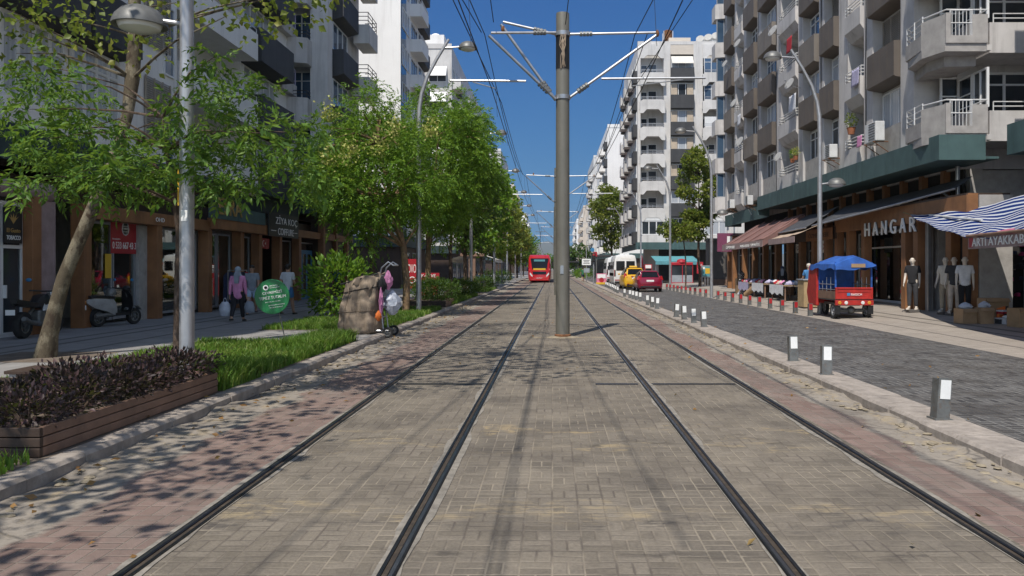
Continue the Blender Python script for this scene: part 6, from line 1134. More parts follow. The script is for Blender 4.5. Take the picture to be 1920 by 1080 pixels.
q = MB(); cr_ = [(.14*math.cos(a)-.15, .14*math.sin(a)-.02, .03) for a in np.linspace(.5, 2*PI-.5, 18)]; ci = [(.115*math.cos(a)-.115, .115*math.sin(a)-.02, .03) for a in np.linspace(.55, 2*PI-.55, 18)]; q.loft([cr_, ci], False, False); q.build('crescent', 'sign_white', fl_); q = MB(); pt = [(.08*(1 if k % 2 == 0 else .4)*math.cos(k*PI/5+PI)+.06, .08*(1 if k % 2 == 0 else .4)*math.sin(k*PI/5+PI)-.02, .03) for k in range(10)]; q.add(pt, [tuple(range(10))]); q.build('star', 'sign_white', fl_)
# round green notice on a stake
o = thing('round_sign', 'round green notice ÇEVREMİZİ TEMİZ TUTALIM tilted on a thin stake in the grass', 'sign', (-6.1, 18.0, .1)); D0 = Matrix.Translation((-.2, -.06, .95)) @ Matrix.Rotation(-.14, 4, 'Y') @ Matrix.Rotation(R(90), 4, 'X')
q = MB(); q.lathe([(.385, -.012), (.395, 0), (.385, .012), (.01, .012)], 40); q.lathe([(.385, -.012), (.01, -.012)], 40); dd = q.build('disc', 'sign_green', o); dd.matrix_basis = D0
for (s_, x, y, w, h) in (('ÇEVREMİZİ', .02, .1, .44, .085), ('TEMİZ TUTALIM', .01, -.005, .6, .085), ('ANTALYA İÇİN', 0, -.11, .34, .03), ('BÜYÜKŞEHİR BELEDİYESİ', .08, -.19, .36, .03), ('TEMİZLİK DAİRESİ', .06, -.24, .3, .025), ('ANTALYA', .07, .245, .18, .03), ('BÜYÜKŞEHİR', .09, .2, .22, .03)): q = text(s_, Matrix(), w, h, 'sign_white', dd, 'lettering', .004); q.matrix_basis = Matrix.Translation((x, y, .0165))
q = MB(); q.lathe([(.06, .013), (.06, .017), (.035, .017), (.035, .013)], 18, (-.11, .22, 0)); q.build('emblem', 'sign_white', dd); MB().tube([(.06, .02, 0), (-.03, 0, .45), (-.14, -.03, .95)], .013, 6).build('stake', 'bollard_grey', o)
# ------------------------------------------------------------------ sack cart beside the kerb
o = thing('sack_cart', 'recycling hand cart with a huge stained grey sack standing at the left kerb', 'cart', (-4.6, 19.6, .1)); mb = MB(); rings = []; prof = ((.0, -.6, .3, .36), (.05, -.72, .38, .44), (.25, -.76, .41, .5), (.55, -.7, .4, .48), (.9, -.62, .4, .45), (1.15, -.56, .42, .42), (1.3, -.5, .44, .36))
for i in range(27):
    z = 1.3*i/26; k0 = max(j for j in range(6) if prof[j][0] <= z+1e-6); q0, q1 = prof[k0], prof[k0+1]; f_ = min(1, (z-q0[0])/(q1[0]-q0[0])); xl, xr, d = (q0[j]+(q1[j]-q0[j])*f_ for j in (1, 2, 3)); ring_ = []
    for k in range(72):
        a = 2*PI*k/72; cx, cy = math.copysign(abs(math.cos(a))**.6, math.cos(a)), math.copysign(abs(math.sin(a))**.6, math.sin(a)); x = (xl+xr)/2+(xr-xl)/2*cx; y = d*cy
        t1 = abs(math.sin(x*9+(1.4-z)*3.2*(x+.6)))-.5; t2 = abs(math.sin(x*4.2-z*6.5+2))-.5; t3 = mn.noise(Vector((x*4.5+z*1.2, y*4, z*1.3)))+.45*mn.noise(Vector((x*11+z*4, y*9, z*3.5)))
        w_ = .13*t1*(.4+.6*z)+.05*t2+.1*t3; zz = z*(1+.2*(x+.2)*(z/1.3))+.03*math.sin(a*7)*(z > 1.2); ring_.append(((x if x > 0 else x*.84)*(1+.06*t3+.04*t2), y*(1+w_*1.7), zz))
    rings.append(ring_)
mb.loft(rings, False); mb.add([p for p in rings[-1]]+[(-.1, 0, 1.22)], [(i, (i+1) % 72, 72) for i in range(72)]); s_ = mb.build('sack', 'sack_cloth', o, smooth=.9)
def around(r, f=1.02): return [(p[0]*f, p[1]*f, p[2]) for p in r]+[tuple(v*f if i < 2 else v for i, v in enumerate(r[0]))]
MB().tube(around(rings[21]), .012, 5).build('cord', 'black_plastic', s_); MB().tube(around(rings[11], 1.015), .009, 5).build('cord', 'rope_jute', s_)
fl_r = [rings[26][k] for k in range(34, 72)]; q = MB(); q.loft([[(p[0]*1.03, p[1]*1.05, p[2]+.02) for p in fl_r], [(p[0]*1.07, p[1]*1.16, p[2]-.1-.04*math.sin(k*.9)) for k, p in enumerate(fl_r)], [(p[0]*1.06, p[1]*1.13, p[2]-.2-.09*math.sin(k*.6)-.05*math.sin(k*1.7)) for k, p in enumerate(fl_r)]], False, False); q.build('folded_rim', 'sack_cloth', s_, smooth=True)
q = MB(); q.tube([(p[0]*1.02, p[1]*1.02, p[2]) for p in (r[50] for r in rings[:24])], .008, 5); q.tube([(p[0]*1.02, p[1]*1.02, p[2]) for p in (r[64] for r in rings[:24])], .008, 5); q.build('seam', 'rope_jute', s_)
q = MB(); q.tube([(-.52, -.3, 1.2), (-.1, -.37, 1.31), (.4, -.36, 1.46)], .02, 6); q.build('rim_rope', 'black_plastic', o)
q = MB(); 
for sy in (-.28, .28): q.tube([(.5, sy, .12), (.44, sy, .6), (.42, sy, 1.45), (.46, sy, 1.6), (.62, sy, 1.74), (.74, sy, 1.66)], .02, 8)
for z in (.4, .9, 1.4): q.tube([(.46, -.28, z), (.46, .28, z)], .016, 6)
q.tube([(.74, -.28, 1.66), (.74, .28, 1.66)], .02, 8); q.tube([(.3, -.28, .08), (.62, -.28, .08), (.62, .28, .08), (.3, .28, .08), (.3, -.28, .08)], .018, 6); q.build('frame', 'galvanised', o, smooth=True)
for y in (-.36, .36): wheel(o, (0, 0, 0), .13, .07, 'bollard_grey', 6).matrix_basis = Matrix.Translation((.62, y, .04)) @ rotz(R(90)) @ Matrix.Translation((0, 0, 0))
def lump(name, label, cat, c, r, m, seed):
    g = random.Random(seed); mb = MB(); n = 14; rings = []
    for i in range(9):
        f = i/8; q = max(.12, math.sin(PI*min(1, f*.9+.08))); rings.append([(c[0]+r[0]*q*math.cos(2*PI*k/n)*(1+.32*math.sin(k*2.7+i*1.3+seed)), c[1]+r[1]*q*math.sin(2*PI*k/n)*(1+.32*math.cos(k*3.1+i*1.7)), c[2]-r[2]+2*r[2]*f) for k in range(n)])
    mb.loft(rings); o = mb.build(name, m, smooth=True); return tag(o, label, cat)
lump('hanging_bag', 'pale plastic bag hanging from the frame of the sack cart', 'bag', (-3.92, 19.5, .85), (.2, .18, .3), 'bag_plastic', 1); lump('hanging_cloth', 'crumpled pink cloth tied to the top of the sack cart frame', 'cloth', (-4.0, 19.4, 1.4), (.1, .12, .24), 'cloth_pink', 2)
lump('hanging_cloth', 'long pink cloth strip hanging on the sack cart below the crumpled one', 'cloth', (-4.13, 19.2, .9), (.05, .08, .34), 'cloth_pink', 3); lump('hanging_bag', 'bright orange scrap hanging low on the sack cart', 'bag', (-4.18, 19.15, .55), (.07, .07, .13), 'cloth_orange', 4); lump('hanging_bag', 'black bag hanging at the top of the sack cart frame', 'bag', (-4.13, 19.3, 1.3), (.11, .12, .2), 'cloth_black', 5)
# ------------------------------------------------------------------ left shop props and the café beyond
o = thing('clothes_rail', 'garment rail with dark clothes and one red garment outside the left shops', 'clothes rail', (-11.95, 30.3, .1)); q = MB()
for y in (-.9, .9): q.tube([(0, y, 0), (0, y, 1.5)], .018, 6); q.tube([(-.2, y, .02), (.2, y, .02)], .018, 6)
q.tube([(0, -.9, 1.5), (0, .9, 1.5)], .018, 6); q.build('rail_frame', 'galvanised', o)
for i in range(11):
    y = -.8+i*.16; g = tag(MB().loft([[(-.2*w, y-.03, z), (.2*w, y-.03, z), (.2*w, y+.03+.01*(i % 3), z), (-.2*w, y+.03, z)] for z, w in ((.35-.05*(i % 3), 1.05), (.9, .95), (1.3, 1.0), (1.44, .3))]).build('garment', ('cloth_navy', 'cloth_black', 'cloth_charcoal')[i % 3] if i not in (9, 10) else 'cloth_red', o), 'x', 'x'); del g['label']; del g['category']
board('tall red banner with white lettering standing past the tree trunks on the left', frame((-8.1, 46, 1.35), (1, 0, 0), (0, 0, 1)), .62, 1.7, 'sign_red', (('DVO', .0, .3, .45, .5, 'sign_white'), ('O', 0, -.35, .4, .4, 'sign_white')), .04)
board('low red sign with white letters between the trunks beside the seated person', FY(-7.0, 45, 1.25), 1.2, .32, 'sign_red', (('KAHVE', 0, 0, .8, .18, 'sign_white'),), .05)
MB().box(-.5, .5, -1.1, -.17, -.05, 0).build('stand', 'sign_red', LAST[0])
o = thing('timber_post', 'brown timber gate post with a wide flat head beside the third lamp', 'post', (-5.75, 57, .1)); MB().box(-.24, .24, -.24, .24, 0, 2.4).build('shaft', 'wood_planter', o, bevel=.02); MB().box(-.85, .85, -.34, .34, 2.401, 2.62).build('head', 'wood_planter', o, bevel=.02); MB().box(-.3, .3, -.3, .3, 0, .15).build('base', 'wood_planter', o)
def table(label, x, y, m='white_frame', cat='table'):
    o = thing('cafe_table', label, cat, (x, y, .1)); MB().lathe([(.38, .7), (.4, .72), (.38, .74), (.01, .74)], 18).build('table_top', m, o); MB().tube([(0, 0, 0), (0, 0, .7)], .03, 8).build('leg', 'galvanised', o); MB().lathe([(.22, 0), (.22, .02), (.03, .04)], 14).build('base', 'galvanised', o)
table('white round café table between the trunks of the left trees', -6.9, 40.3); table('white round café table past the brown timber post', -6.2, 63)
o = thing('cafe_canopy', 'pale canvas canopy of the café past the brown timber post', 'canopy', (-6.6, 70, .1)); q = MB(); q.loft([[(-1.9, -4, 2.3), (0, -4, 2.95), (1.9, -4, 2.3)], [(-1.9, 5, 2.3), (0, 5, 2.95), (1.9, 5, 2.3)]], False, False); q.loft([[(-1.9, -4, 2.28), (0, -4, 2.93), (1.9, -4, 2.28)], [(-1.9, 5, 2.28), (0, 5, 2.93), (1.9, 5, 2.28)]], False, False); q.build('roof_cloth', 'blind_cloth', o)
for x in (-1.8, 1.8):
    for y in (-3.9, 0, 4.9): MB().tube([(x, y, 0), (x, y, 2.3)], .04, 6).build('pole', 'galvanised', o)
    MB().box(min(x, x*1.03), max(x, x*1.03), -4, 5, 2.05, 2.3).build('valance', 'blind_cloth', o)
for i, (x, y, c, lb) in enumerate(((-6.2, 66.5, 'navy', 'dark-clothed person seated under the café canopy, front seat'), (-5.6, 69.5, 'white', 'pale-shirted person seated under the café canopy, middle seat'), (-6.8, 72, 'teal', 'person in teal seated deep under the café canopy'))): person(lb, (x, y, .1), .8*i-.5, 1.72, 0, ((.5, .7), (.5, .7)), c, 'black', sit=True, lean=.2); chair(f'café chair under the {lb.split(" seated")[0]}', x, y-.03, rz=.8*i-.5)
# ------------------------------------------------------------------ right shops: awnings, stall, boxes, tarp
def slab(mb, pts, t_=.03):
    n = len(pts); nrm = (Vector(pts[1])-Vector(pts[0])).cross(Vector(pts[-1])-Vector(pts[0])).normalized()*t_; vs = [Vector(p) for p in pts]+[Vector(p)-nrm for p in pts]
    return mb.add(vs, [tuple(range(n)), tuple(range(2*n-1, n-1, -1))]+[(i, n+i, n+(i+1) % n, (i+1) % n) for i in range(n)])
def sag_cloth(name, label, cat, A, B, C, D, sag, m, n=14, t_=.0, ripple=.02, uv=False, par=None):
    """cloth through corners A-B (one edge) and D-C (other edge), sagging"""
    A, B, C, D = map(Vector, (A, B, C, D)); vs = []; fs = []; uvs = []
    for i in range(n+1):
        for j in range(n+1):
            u, v = i/n, j/n; p = A.lerp(B, u).lerp(D.lerp(C, u), v); p.z -= sag*4*u*(1-u)*.6+sag*4*v*(1-v)*.4+ripple*math.sin(u*19+v*5)*math.sin(v*9+1); vs.append(p); uvs.append((u, v))
    for i in range(n):
        for j in range(n): k = i*(n+1)+j; fs.append((k, k+1, k+n+2, k+n+1))
    me = bpy.data.meshes.new(name); inv = wm(par).inverted() if par else Matrix(); me.from_pydata([tuple(inv @ p) for p in vs], [], fs); me.materials.append(M[m]); me.polygons.foreach_set('use_smooth', [True]*len(fs))
    ul = me.uv_layers.new(name='UVMap')
    for lp in me.loops: ul.data[lp.index].uv = uvs[lp.vertex_index]
    o = link_mesh(name, me, par); s = o.modifiers.new('solid', 'SOLIDIFY'); s.thickness = .012
    return tag(o, label, cat) if not par else o
o = thing('awning', 'dark grey sheet awning rising over the HANGAR letters', 'awning', (12.6, 31, 3.9)); sag_cloth('sheet', '', '', (11.75, 36.3, 3.62), (13.25, 26.4, 4.32), (13.95, 26.6, 4.75), (13.3, 36.3, 4.5), .12, 'awning_dark', par=o)
MB().tube([(11.75, 36.3, 3.6), (12.5, 31.4, 3.93), (13.25, 26.4, 4.3)], .04, 8).build('front_bar', 'galvanised', o, world=True)
for y in (27.2, 30, 33, 35.8): MB().tube([(11.85+(36.3-y)*.15, y, 3.62+(36.3-y)*.07), (13.6, y, 4.05)], .03, 6).build('support_arm', 'galvanised', o, world=True)
o = thing('awning', 'dark torn sheet awning behind the tall lamp, left of the HANGAR beam', 'awning', (12.4, 38.5, 3.7)); sag_cloth('sheet', '', '', (11.6, 41.2, 3.5), (11.55, 36.6, 3.55), (13.1, 36.5, 4.55), (13.1, 41.2, 4.4), .1, 'awning_dark', par=o); MB().tube([(11.6, 41.2, 3.48), (11.55, 36.6, 3.53)], .04, 8).build('front_bar', 'galvanised', o, world=True); MB().tube([(11.6, 38.9, 3.5), (13.1, 38.9, 3.9)], .03, 6).build('support_arm', 'galvanised', o, world=True)
o = thing('awning', 'faded tan and red awning over the wooden shop sign behind the lamp', 'awning', (12, 37, 3.3)); sag_cloth('sheet', '', '', (11.0, 40.8, 3.12), (11.0, 36.4, 3.2), (12.98, 36.4, 4.02), (12.98, 40.8, 3.95), .06, 'awning_tan', par=o); MB().box(10.97, 10.99, 36.4, 40.8, 2.86, 3.14).build('valance', 'valance_grey', o, world=True)
o = thing('awning', 'long reddish-brown awning with a lettered valance over the clothes stall', 'awning', (12, 44, 3.3)); sag_cloth('sheet', '', '', (10.8, 51, 3.12), (10.8, 41.2, 3.16), (12.98, 41.2, 4.5), (12.98, 51, 4.4), .08, 'awning_red', par=o)
MB().box(10.77, 10.79, 41.2, 51, 2.78, 3.13).build('valance', 'valance_grey', o, world=True); MB().add([(10.79, 41.2, 2.8), (10.8, 41.2, 3.13), (12.98, 41.2, 4.45), (12.98, 41.2, 4.1), (10.79, 41.19, 2.8), (10.8, 41.19, 3.13), (12.98, 41.19, 4.45), (12.98, 41.19, 4.1)], [(0, 1, 2, 3), (4, 5, 6, 7)]).build('side_cloth', 'awning_red', o, world=True)
for y in (42, 44.3, 46.6, 49): MB().tube([(10.8, y, 3.13), (12.98, y, 4.5)], .035, 6).build('rib', 'awning_red', o, world=True)
text('ÖZMEN BEBE', RX(10.765, 48.6, 2.95), 2.3, .2, 'sign_white', o); text('ARISA-BEBE-TUHAFİYE', RX(10.765, 43.9, 2.95), 4.4, .2, 'sign_white', o)
board('dark wooden sign reading ÖZMEN BEBE beneath the tan awning', RX(12.9, 38.9, 3.3), 3.8, .55, 'wood_orange', (('ÖZMEN BEBE', 0, 0, 3.0, .26, 'wood_dark'),), .04)
for i, (y, w, h, m, lb, s_) in enumerate(((43.5, 1.5, .5, 'sign_white', 'white paper banner in the shop window left of the lamp', 'ÇOCUK'), (39.3, 1.3, .6, 'sign_white', 'white sale banner with red letters in the shop window right of the lamp', 'XTI'), (37.2, .85, .68, 'sign_white', 'square white poster with blue feet in the shop window above the three-wheeler', ''))):
    bo = board(lb, RX(13.42, y, 2.75), w, h, m, ((s_, 0, 0, w*.75, h*.5, 'sign_red' if i == 1 else 'sign_black'),) if s_ else (), .01)
    if i == 2: q = MB(); q.lathe([(.1, .006), (.01, .008)], 14, (.15, .05, 0), sy=2.0); q.build('print', 'sign_blue', bo); q = MB(); q.lathe([(.09, .006), (.01, .008)], 14, (-.15, .0, 0), sy=1.8); q.build('print', 'sign_green', bo)
board('purple shop sign with a white panel at the far end of the right shops', FY(12.95, 58.4, 3.55), 1.9, 1.35, 'sign_purple', (), .12); MB().box(-.25, .3, -.5, .45, .001, .01).build('white_panel', 'sign_white', LAST[0])
# striped tarp, pink awning with banner
sag_cloth('striped_tarp', 'sagging navy and white striped tarp tied between the timber beam and the pink awning', 'tarp', (12.9, 28.9, 3.63), (14.4, 19.5, 4.2), (9.95, 15.8, 2.75), (10.5, 20.35, 2.5), .3, 'striped_tarp', 24, ripple=.06)
MB().tube([(12.9, 28.9, 3.62), (12.95, 29.6, 3.75)], .01, 5).build('tie_rope', 'sign_green').update_tag(); tag(bpy.data.objects['tie_rope'], 'green rope tying the striped tarp corner to the HANGAR beam', 'rope')
o = thing('awning', 'faded pink awning with a lettered grey banner at the right edge', 'awning', (11, 19, 2.5)); sag_cloth('sheet', '', '', (10.5, 20.3, 2.5), (9.7, 14.5, 2.5), (14.8, 14.5, 3.5), (14.8, 20.9, 3.5), .06, 'awning_pink', par=o); W_ = frame((10.13, 17.4, 2.33), (-.8, -5.8, 0), (0, 0, 1))
bn = MB().box(-2.93, 2.93, -.16, .17, -.012, 0).build('banner', 'valance_grey', o); bn.matrix_basis = wm(o).inverted() @ W_; text('ARTI AYAKKABI', W_ @ Matrix.Translation((-1.15, .0, .008)), 3.0, .2, 'sign_white', o); q = MB().box(-2.85, -2.6, -.12, .12, .001, .006).build('print', 'sign_red', o); q.matrix_basis = wm(o).inverted() @ W_; MB().tube([(10.5, 20.3, 2.5), (9.7, 14.5, 2.5)], .035, 8).build('front_bar', 'wood_planter', o, world=True)
for y in (15.2, 20.2): MB().tube([(9.75+(y-14.5)*.138, y, 2.5), (14.8, y, 3.2)], .025, 6).build('support_arm', 'galvanised', o, world=True)
tag(MB().tube([(12.9, 27.4, 3.5), (11.9, 22.2, 3.02)], .035, 8).build('awning_pole', 'white_metal'), 'pale pole reaching out above the striped tarp', 'pole')
# shoe stand, crates and cartons
o = thing('shoe_rack', 'black mesh rack crowded with hanging shoes at the right edge', 'shoe rack', (16.2, 26.9, .17)); MB().box(-1.1, 2.2, .3, .36, .2, 2.7).build('mesh_panel', 'interior_dark', o)
q = MB(); q.tube([(-1.1, .25, 0), (-1.1, .25, 1.6), (-.2, .25, 1.6), (-.2, .25, 0)], .03, 8); q.build('stand_frame', 'galvanised', o); rg = random.Random(8)
def shoe(par, c, rz, m, s=1.): q = MB(Matrix.Translation(c) @ rotz(rz)); q.loft([[(dx*w, y*s, zz) for dx, zz in ((-.045*s, 0), (.045*s, 0), (.04*s, zt*s), (-.04*s, zt*s))] for y, w, zt in ((-.13, .8, .09), (-.05, .9, .1), (.03, 1, .07), (.1, 1.05, .05), (.15, .6, .03))]); return q.build('shoe', m, par, smooth=True)
for i in range(52): shoe(o, (rg.uniform(-1., 1.6), .22+rg.uniform(-.06, .04), rg.uniform(.35, 2.6)), rg.uniform(-1.2, 1.2), rg.choice(('cloth_black', 'cloth_charcoal', 'cloth_charcoal', 'cloth_navy', 'cloth_beige', 'cloth_magenta', 'cloth_white')), 1.25)
def carton(label, x, y, z, w, d, h, rz=0, m='cardboard', fill=None):
    o = thing('carton', label, 'box', (x, y, z), rz, 'cartons of shoes on the right pavement'); t_ = .012
    for nm, bx in (('base', (-w/2, w/2, -d/2, d/2, 0, t_)), ('side', (-w/2, w/2, -d/2, -d/2+t_, t_, h)), ('side', (-w/2, w/2, d/2-t_, d/2, t_, h)), ('side', (-w/2, -w/2+t_, -d/2+t_, d/2-t_, t_, h)), ('side', (w/2-t_, w/2, -d/2+t_, d/2-t_, t_, h))): MB().box(*bx).build(nm, m, o)
    MB().add([(-w/2, -d/2, h), (w/2, -d/2, h), (w/2, -d/2-.1, h-.1), (-w/2, -d/2-.1, h-.1), (-w/2, -d/2, h+.006), (w/2, -d/2, h+.006), (w/2, -d/2-.1, h-.094), (-w/2, -d/2-.1, h-.094)], [(0, 1, 2, 3), (7, 6, 5, 4), (0, 4, 5, 1), (2, 6, 7, 3)]).build('flap', m, o)
    if fill: lump('shoe_bag', f'crumpled {fill} plastic bag on the {label.split(",")[0]}', 'bag', (x, y, z+h+.06), (w*.4, d*.4, .12), 'bag_plastic', int(x*100) % 17)
carton('tall brown carton nearest the three mannequins', 11.75, 22.8, .12, .42, .45, .42, .1, fill='white'); carton('second brown carton, right of the one by the mannequins', 12.15, 22.55, .13, .36, .4, .45, -.1, fill='pale'); carton('brown carton at the far right edge of the shoe pile', 12.4, 21.2, .13, .45, .5, .5, .1); carton('half-open carton behind the shoe pile', 13.3, 24.2, .16, .7, .5, .62, 0)
bx = [(12.55, 22.3, 'cloth_charcoal'), (12.85, 22.2, 'cloth_white'), (12.7, 22.5, 'cloth_red'), (13.2, 22.8, 'cloth_blue'), (13.0, 22.0, 'cloth_navy'), (13.5, 22.6, 'cloth_charcoal'), (12.6, 22.05, 'cloth_white'), (13.1, 21.4, 'sign_blue'), (13.4, 21.6, 'cloth_red')]
for i, (x, y, m) in enumerate(bx):
    o = thing('shoe_box', f'{("charcoal", "white", "red", "blue", "navy", "dark grey", "small white", "bright blue", "far red")[i]} shoe box in the pile on the right pavement', 'box', (x, y, .14+.0*i), .3*math.sin(i), 'shoe boxes on the pavement'); MB().box(-.17, .17, -.12, .12, 0, .13+.1*(i % 3)).build('tray', m, o); MB().box(-.176, .176, -.126, .126, .131+.1*(i % 3), .165+.1*(i % 3)).build('lid', 'cloth_black' if i % 2 else 'cloth_white', o)
    for k in range(2): sh_ = shoe(None, (x+.12*(k-.5), y, .32+.1*(i % 3)), rg.uniform(0, 6), rg.choice(('cloth_black', 'cloth_white', 'cloth_orange', 'cloth_pink', 'cloth_charcoal'))); tag(sh_, f'{("left", "right")[k]} shoe lying on the {("charcoal", "white", "red", "blue", "navy", "dark grey", "small white", "bright blue", "far red")[i]} shoe box', 'shoe', 'shoes on the shoe boxes')
# plywood cabinet, clothes stall
o = thing('plywood_cabinet', 'tall plywood cabinet with a small blue sticker beside the three-wheeler', 'cabinet', (10.45, 32.6, .07)); MB().box(-.36, .36, -.4, .4, .04, 1.12).build('cabinet_body', 'plywood', o, bevel=.01); MB().box(-.4, .42, -.45, .45, 1.121, 1.17).build('lid', 'cabinet_grey', o, bevel=.01); MB().box(-.05, .2, -.412, -.402, .68, .88).build('sticker', 'sign_white', o); MB().box(.02, .14, -.418, -.413, .73, .83).build('sticker_print', 'sign_blue', o); MB().box(-.34, .34, -.38, .38, 0, .039).build('foot', 'wood_dark', o); MB().box(-.352, -.348, -.401, .4, .05, 1.1).build('seam', 'wood_dark', o)
for i, (x, y) in enumerate(((11.5, 39.2), (11.6, 43.2), (11.5, 46))):
    o = thing('stall_table', ('trestle table of clothes right of the woman in the patterned skirt', 'trestle table of heaped clothes left of the woman in the patterned skirt', 'far trestle table of the clothes stall')[i], 'table', (x, y, .12)); MB().box(-.55, .55, -1.2, 1.2, .7, .74).build('table_top', 'plywood', o)
    for sx in (-.45, .45):
        for sy in (-1.1, 1.1): MB().box(sx-.03, sx+.03, sy-.03, sy+.03, 0, .699).build('leg', 'wood_planter', o)
    MB().loft([[(-.57, y_, .76), (-.58, y_, .3+.05*math.sin(y_*7))] for y_ in np.linspace(-1.2, 1.2, 22)], False, False).build('table_skirt', 'cloth_white' if i < 2 else 'cloth_lilac', o)
    for k in range(9): lump('folded_clothes', f'{("lilac", "white", "black", "blue", "pink", "grey", "beige", "navy", "red")[k]} heap of clothes on the {("near", "middle", "far")[i]} stall table', 'clothes', (x+.28*((k % 2)-.5)*2*.7, y-1.0+k*.25, .93), (.2, .19, .15), 'cloth_'+('lilac', 'white', 'black', 'blue', 'pink', 'grey', 'beige', 'navy', 'red')[k], k+3*i)
tag(MB().tube([(10.9, 45.2, .18), (11.3, 44.2, .75)], .16, 14).build('cardboard_roll', 'cardboard', smooth=True), 'thick brown cardboard roll leaning on the clothes stall', 'roll')
o = thing('dress_form', 'pale dress form with patterned top on a white cone foot left of the clothes stall', 'dress form', (11.2, 47.5, .13)); MB().lathe([(.26, 0), (.24, .05), (.08, .3), (.05, .5), (.01, .5)], 16).build('foot', 'cloth_white', o, smooth=True); MB().lathe([(.1, .5), (.17, .55), (.19, .75), (.14, .95), (.18, 1.15), (.17, 1.25), (.06, 1.32), (.05, 1.4), (.01, 1.42)], 16, sy=.75).build('torso', 'printed_cloth', o, smooth=True)
for i, (x, y, w, h) in enumerate(((11.6, 49.6, .5, .9), (12.0, 51, .5, .7), (11.4, 48.6, .45, .5))): carton(f'{("tall", "middle", "small")[i]} carton at the far end of the clothes stall', x, y, .13, w, .5, h)
# pavement furniture beyond
o = thing('info_board', 'grey information board with yellow map on legs beside the second lamp', 'board', (12.65, 66, .16)); MB().box(-.42, .42, -.12, .12, .75, 1.72).build('cabinet_box', 'cabinet_grey', o, bevel=.02); MB().box(-.36, .36, -.135, -.121, .82, 1.65).build('poster', 'awning_teal', o); MB().box(-.12, .28, -.145, -.136, 1.05, 1.5).build('map', 'sign_yellow', o); MB().box(-.33, -.15, -.145, -.136, 1.42, 1.6).build('notice', 'sign_white', o)
for x in (-.36, -.12, .12, .36): MB().box(x-.03, x+.03, -.08, .08, 0, .749).build('leg', 'galvanised', o)
o = thing('kiosk', 'plain grey-brown column kiosk behind the information board', 'kiosk', (14.3, 70, .1)); MB().box(-.8, .8, -.8, .8, .6, 3.9).build('wall', 'kiosk_grey', o, bevel=.03); MB().box(-.95, .95, -.95, .95, 0, .599).build('plinth', 'wood_planter', o); MB().box(-.9, .9, -.9, .9, 3.901, 4.15).build('cornice', 'kiosk_grey', o)
o = thing('food_stall', 'small red food stall with glass front under the turquoise awning', 'stall', (13.0, 81, .1)); MB().box(-1.1, 1.1, -.4, .8, .1, .85).build('counter', 'cabinet_grey', o); MB().box(-1.1, 1.1, -.38, .78, 1.86, 2.15).build('roof_band', 'sign_red', o, bevel=.04); MB().box(-1.02, 1.02, -.3, .7, .851, 1.859).build('glass_case', 'pane_dark', o)
for x in (-1.1, 0, 1.04): MB().box(x, x+.06, -.42, -.36, .1, 1.859).build('post', 'sign_red', o)
MB().box(-1.15, 1.15, -.46, -.4, .02, .12).build('kick_bar', 'sign_red', o); MB().lathe([(.5, 2.15), (.42, 2.4), (.15, 2.5), (.01, 2.5)], 16).build('dome', 'sign_red', o, smooth=True)
o = thing('awning', 'turquoise canvas awning in front of the far corner block', 'awning', (12.5, 83, 2.5)); sag_cloth('sheet', '', '', (10.4, 81.2, 2.35), (14.9, 81.2, 2.35), (14.9, 85.3, 2.95), (10.4, 85.3, 2.95), .04, 'awning_teal', par=o); MB().box(10.4, 14.9, 81.15, 81.19, 2.02, 2.37).build('valance', 'awning_teal', o, world=True)
for x in (10.45, 14.85): MB().tube([(x, 81.3, .05), (x, 81.3, 2.35)], .04, 6).build('pole', 'galvanised', o, world=True)
board('red vertical sign with white lettering right of the small food stall', FY(14.6, 79.5, 1.7), .62, 1.15, 'sign_red', (('ÇAY', 0, .25, .42, .24, 'sign_white'), ('TOST', 0, -.15, .46, .22, 'sign_white')), .1); MB().box(-.05, .05, -1.65, -.576, -.08, -.04).build('post', 'bollard_grey', LAST[0])
o = thing('drinks_cooler', 'red and white drinks cabinet left of the turquoise awning', 'cooler', (9.9, 83.5, .1)); MB().box(-.4, .4, -.35, .35, .1, 1.95).build('cabinet_body', 'sign_red', o, bevel=.02); MB().box(-.3, .3, -.37, -.351, .3, 1.5).build('door', 'pane_dark', o); MB().box(-.3, .3, -.37, -.351, 1.55, 1.88).build('sign_panel', 'sign_white', o)
o = thing('red_parasol', 'closed dark red parasol by the drinks cabinet', 'parasol', (9.2, 83, .1)); MB().tube([(0, 0, 0), (0, 0, 2.9)], .03, 6).build('pole', 'white_frame', o); MB().lathe([(.22, 1.5), (.16, 2.0), (.05, 2.85), (.01, 2.9)], 10).build('folded_canopy', 'sign_red', o, smooth=True)
o = thing('traffic_light', 'traffic light with a red and blue sign at the far right kerb', 'traffic light', (3.95, 78, .05)); MB().tube([(0, 0, 0), (0, 0, 3.6)], .06, 10).build('pole', 'steel_post', o); MB().box(-.16, .16, -.2, -.02, 2.2, 3.1).build('signal_head', 'black_plastic', o, bevel=.03)
for z, m in ((2.92, 'lamp_red'), (2.65, 'interior_dark'), (2.38, 'interior_dark')): MB().lathe([(.1, -.24), (.1, -.2)], 14, (0, 0, z), 'y').build('lens', m, o)
q = MB(); q.lathe([(.2, -.03), (.2, 0)], 20, (-.12, -.03, 3.4), 'y'); q.build('round_sign', 'sign_blue', o); MB().box(.0, .35, -.07, -.05, 2.75, 3.2).build('red_plate', 'sign_red', o)
o = thing('street_sign', 'white rectangular street sign on a thin pole right of the near mast', 'sign', (3.75, 90, .05)); MB().tube([(0, 0, 0), (0, 0, 4.0)], .05, 8).build('pole', 'steel_post', o); MB().box(-.5, .5, -.08, -.05, 1.95, 2.65).build('panel', 'sign_white', o); MB().box(-.3, .35, -.08, -.05, 1.1, 1.6).build('small_panel', 'cabinet_grey', o)
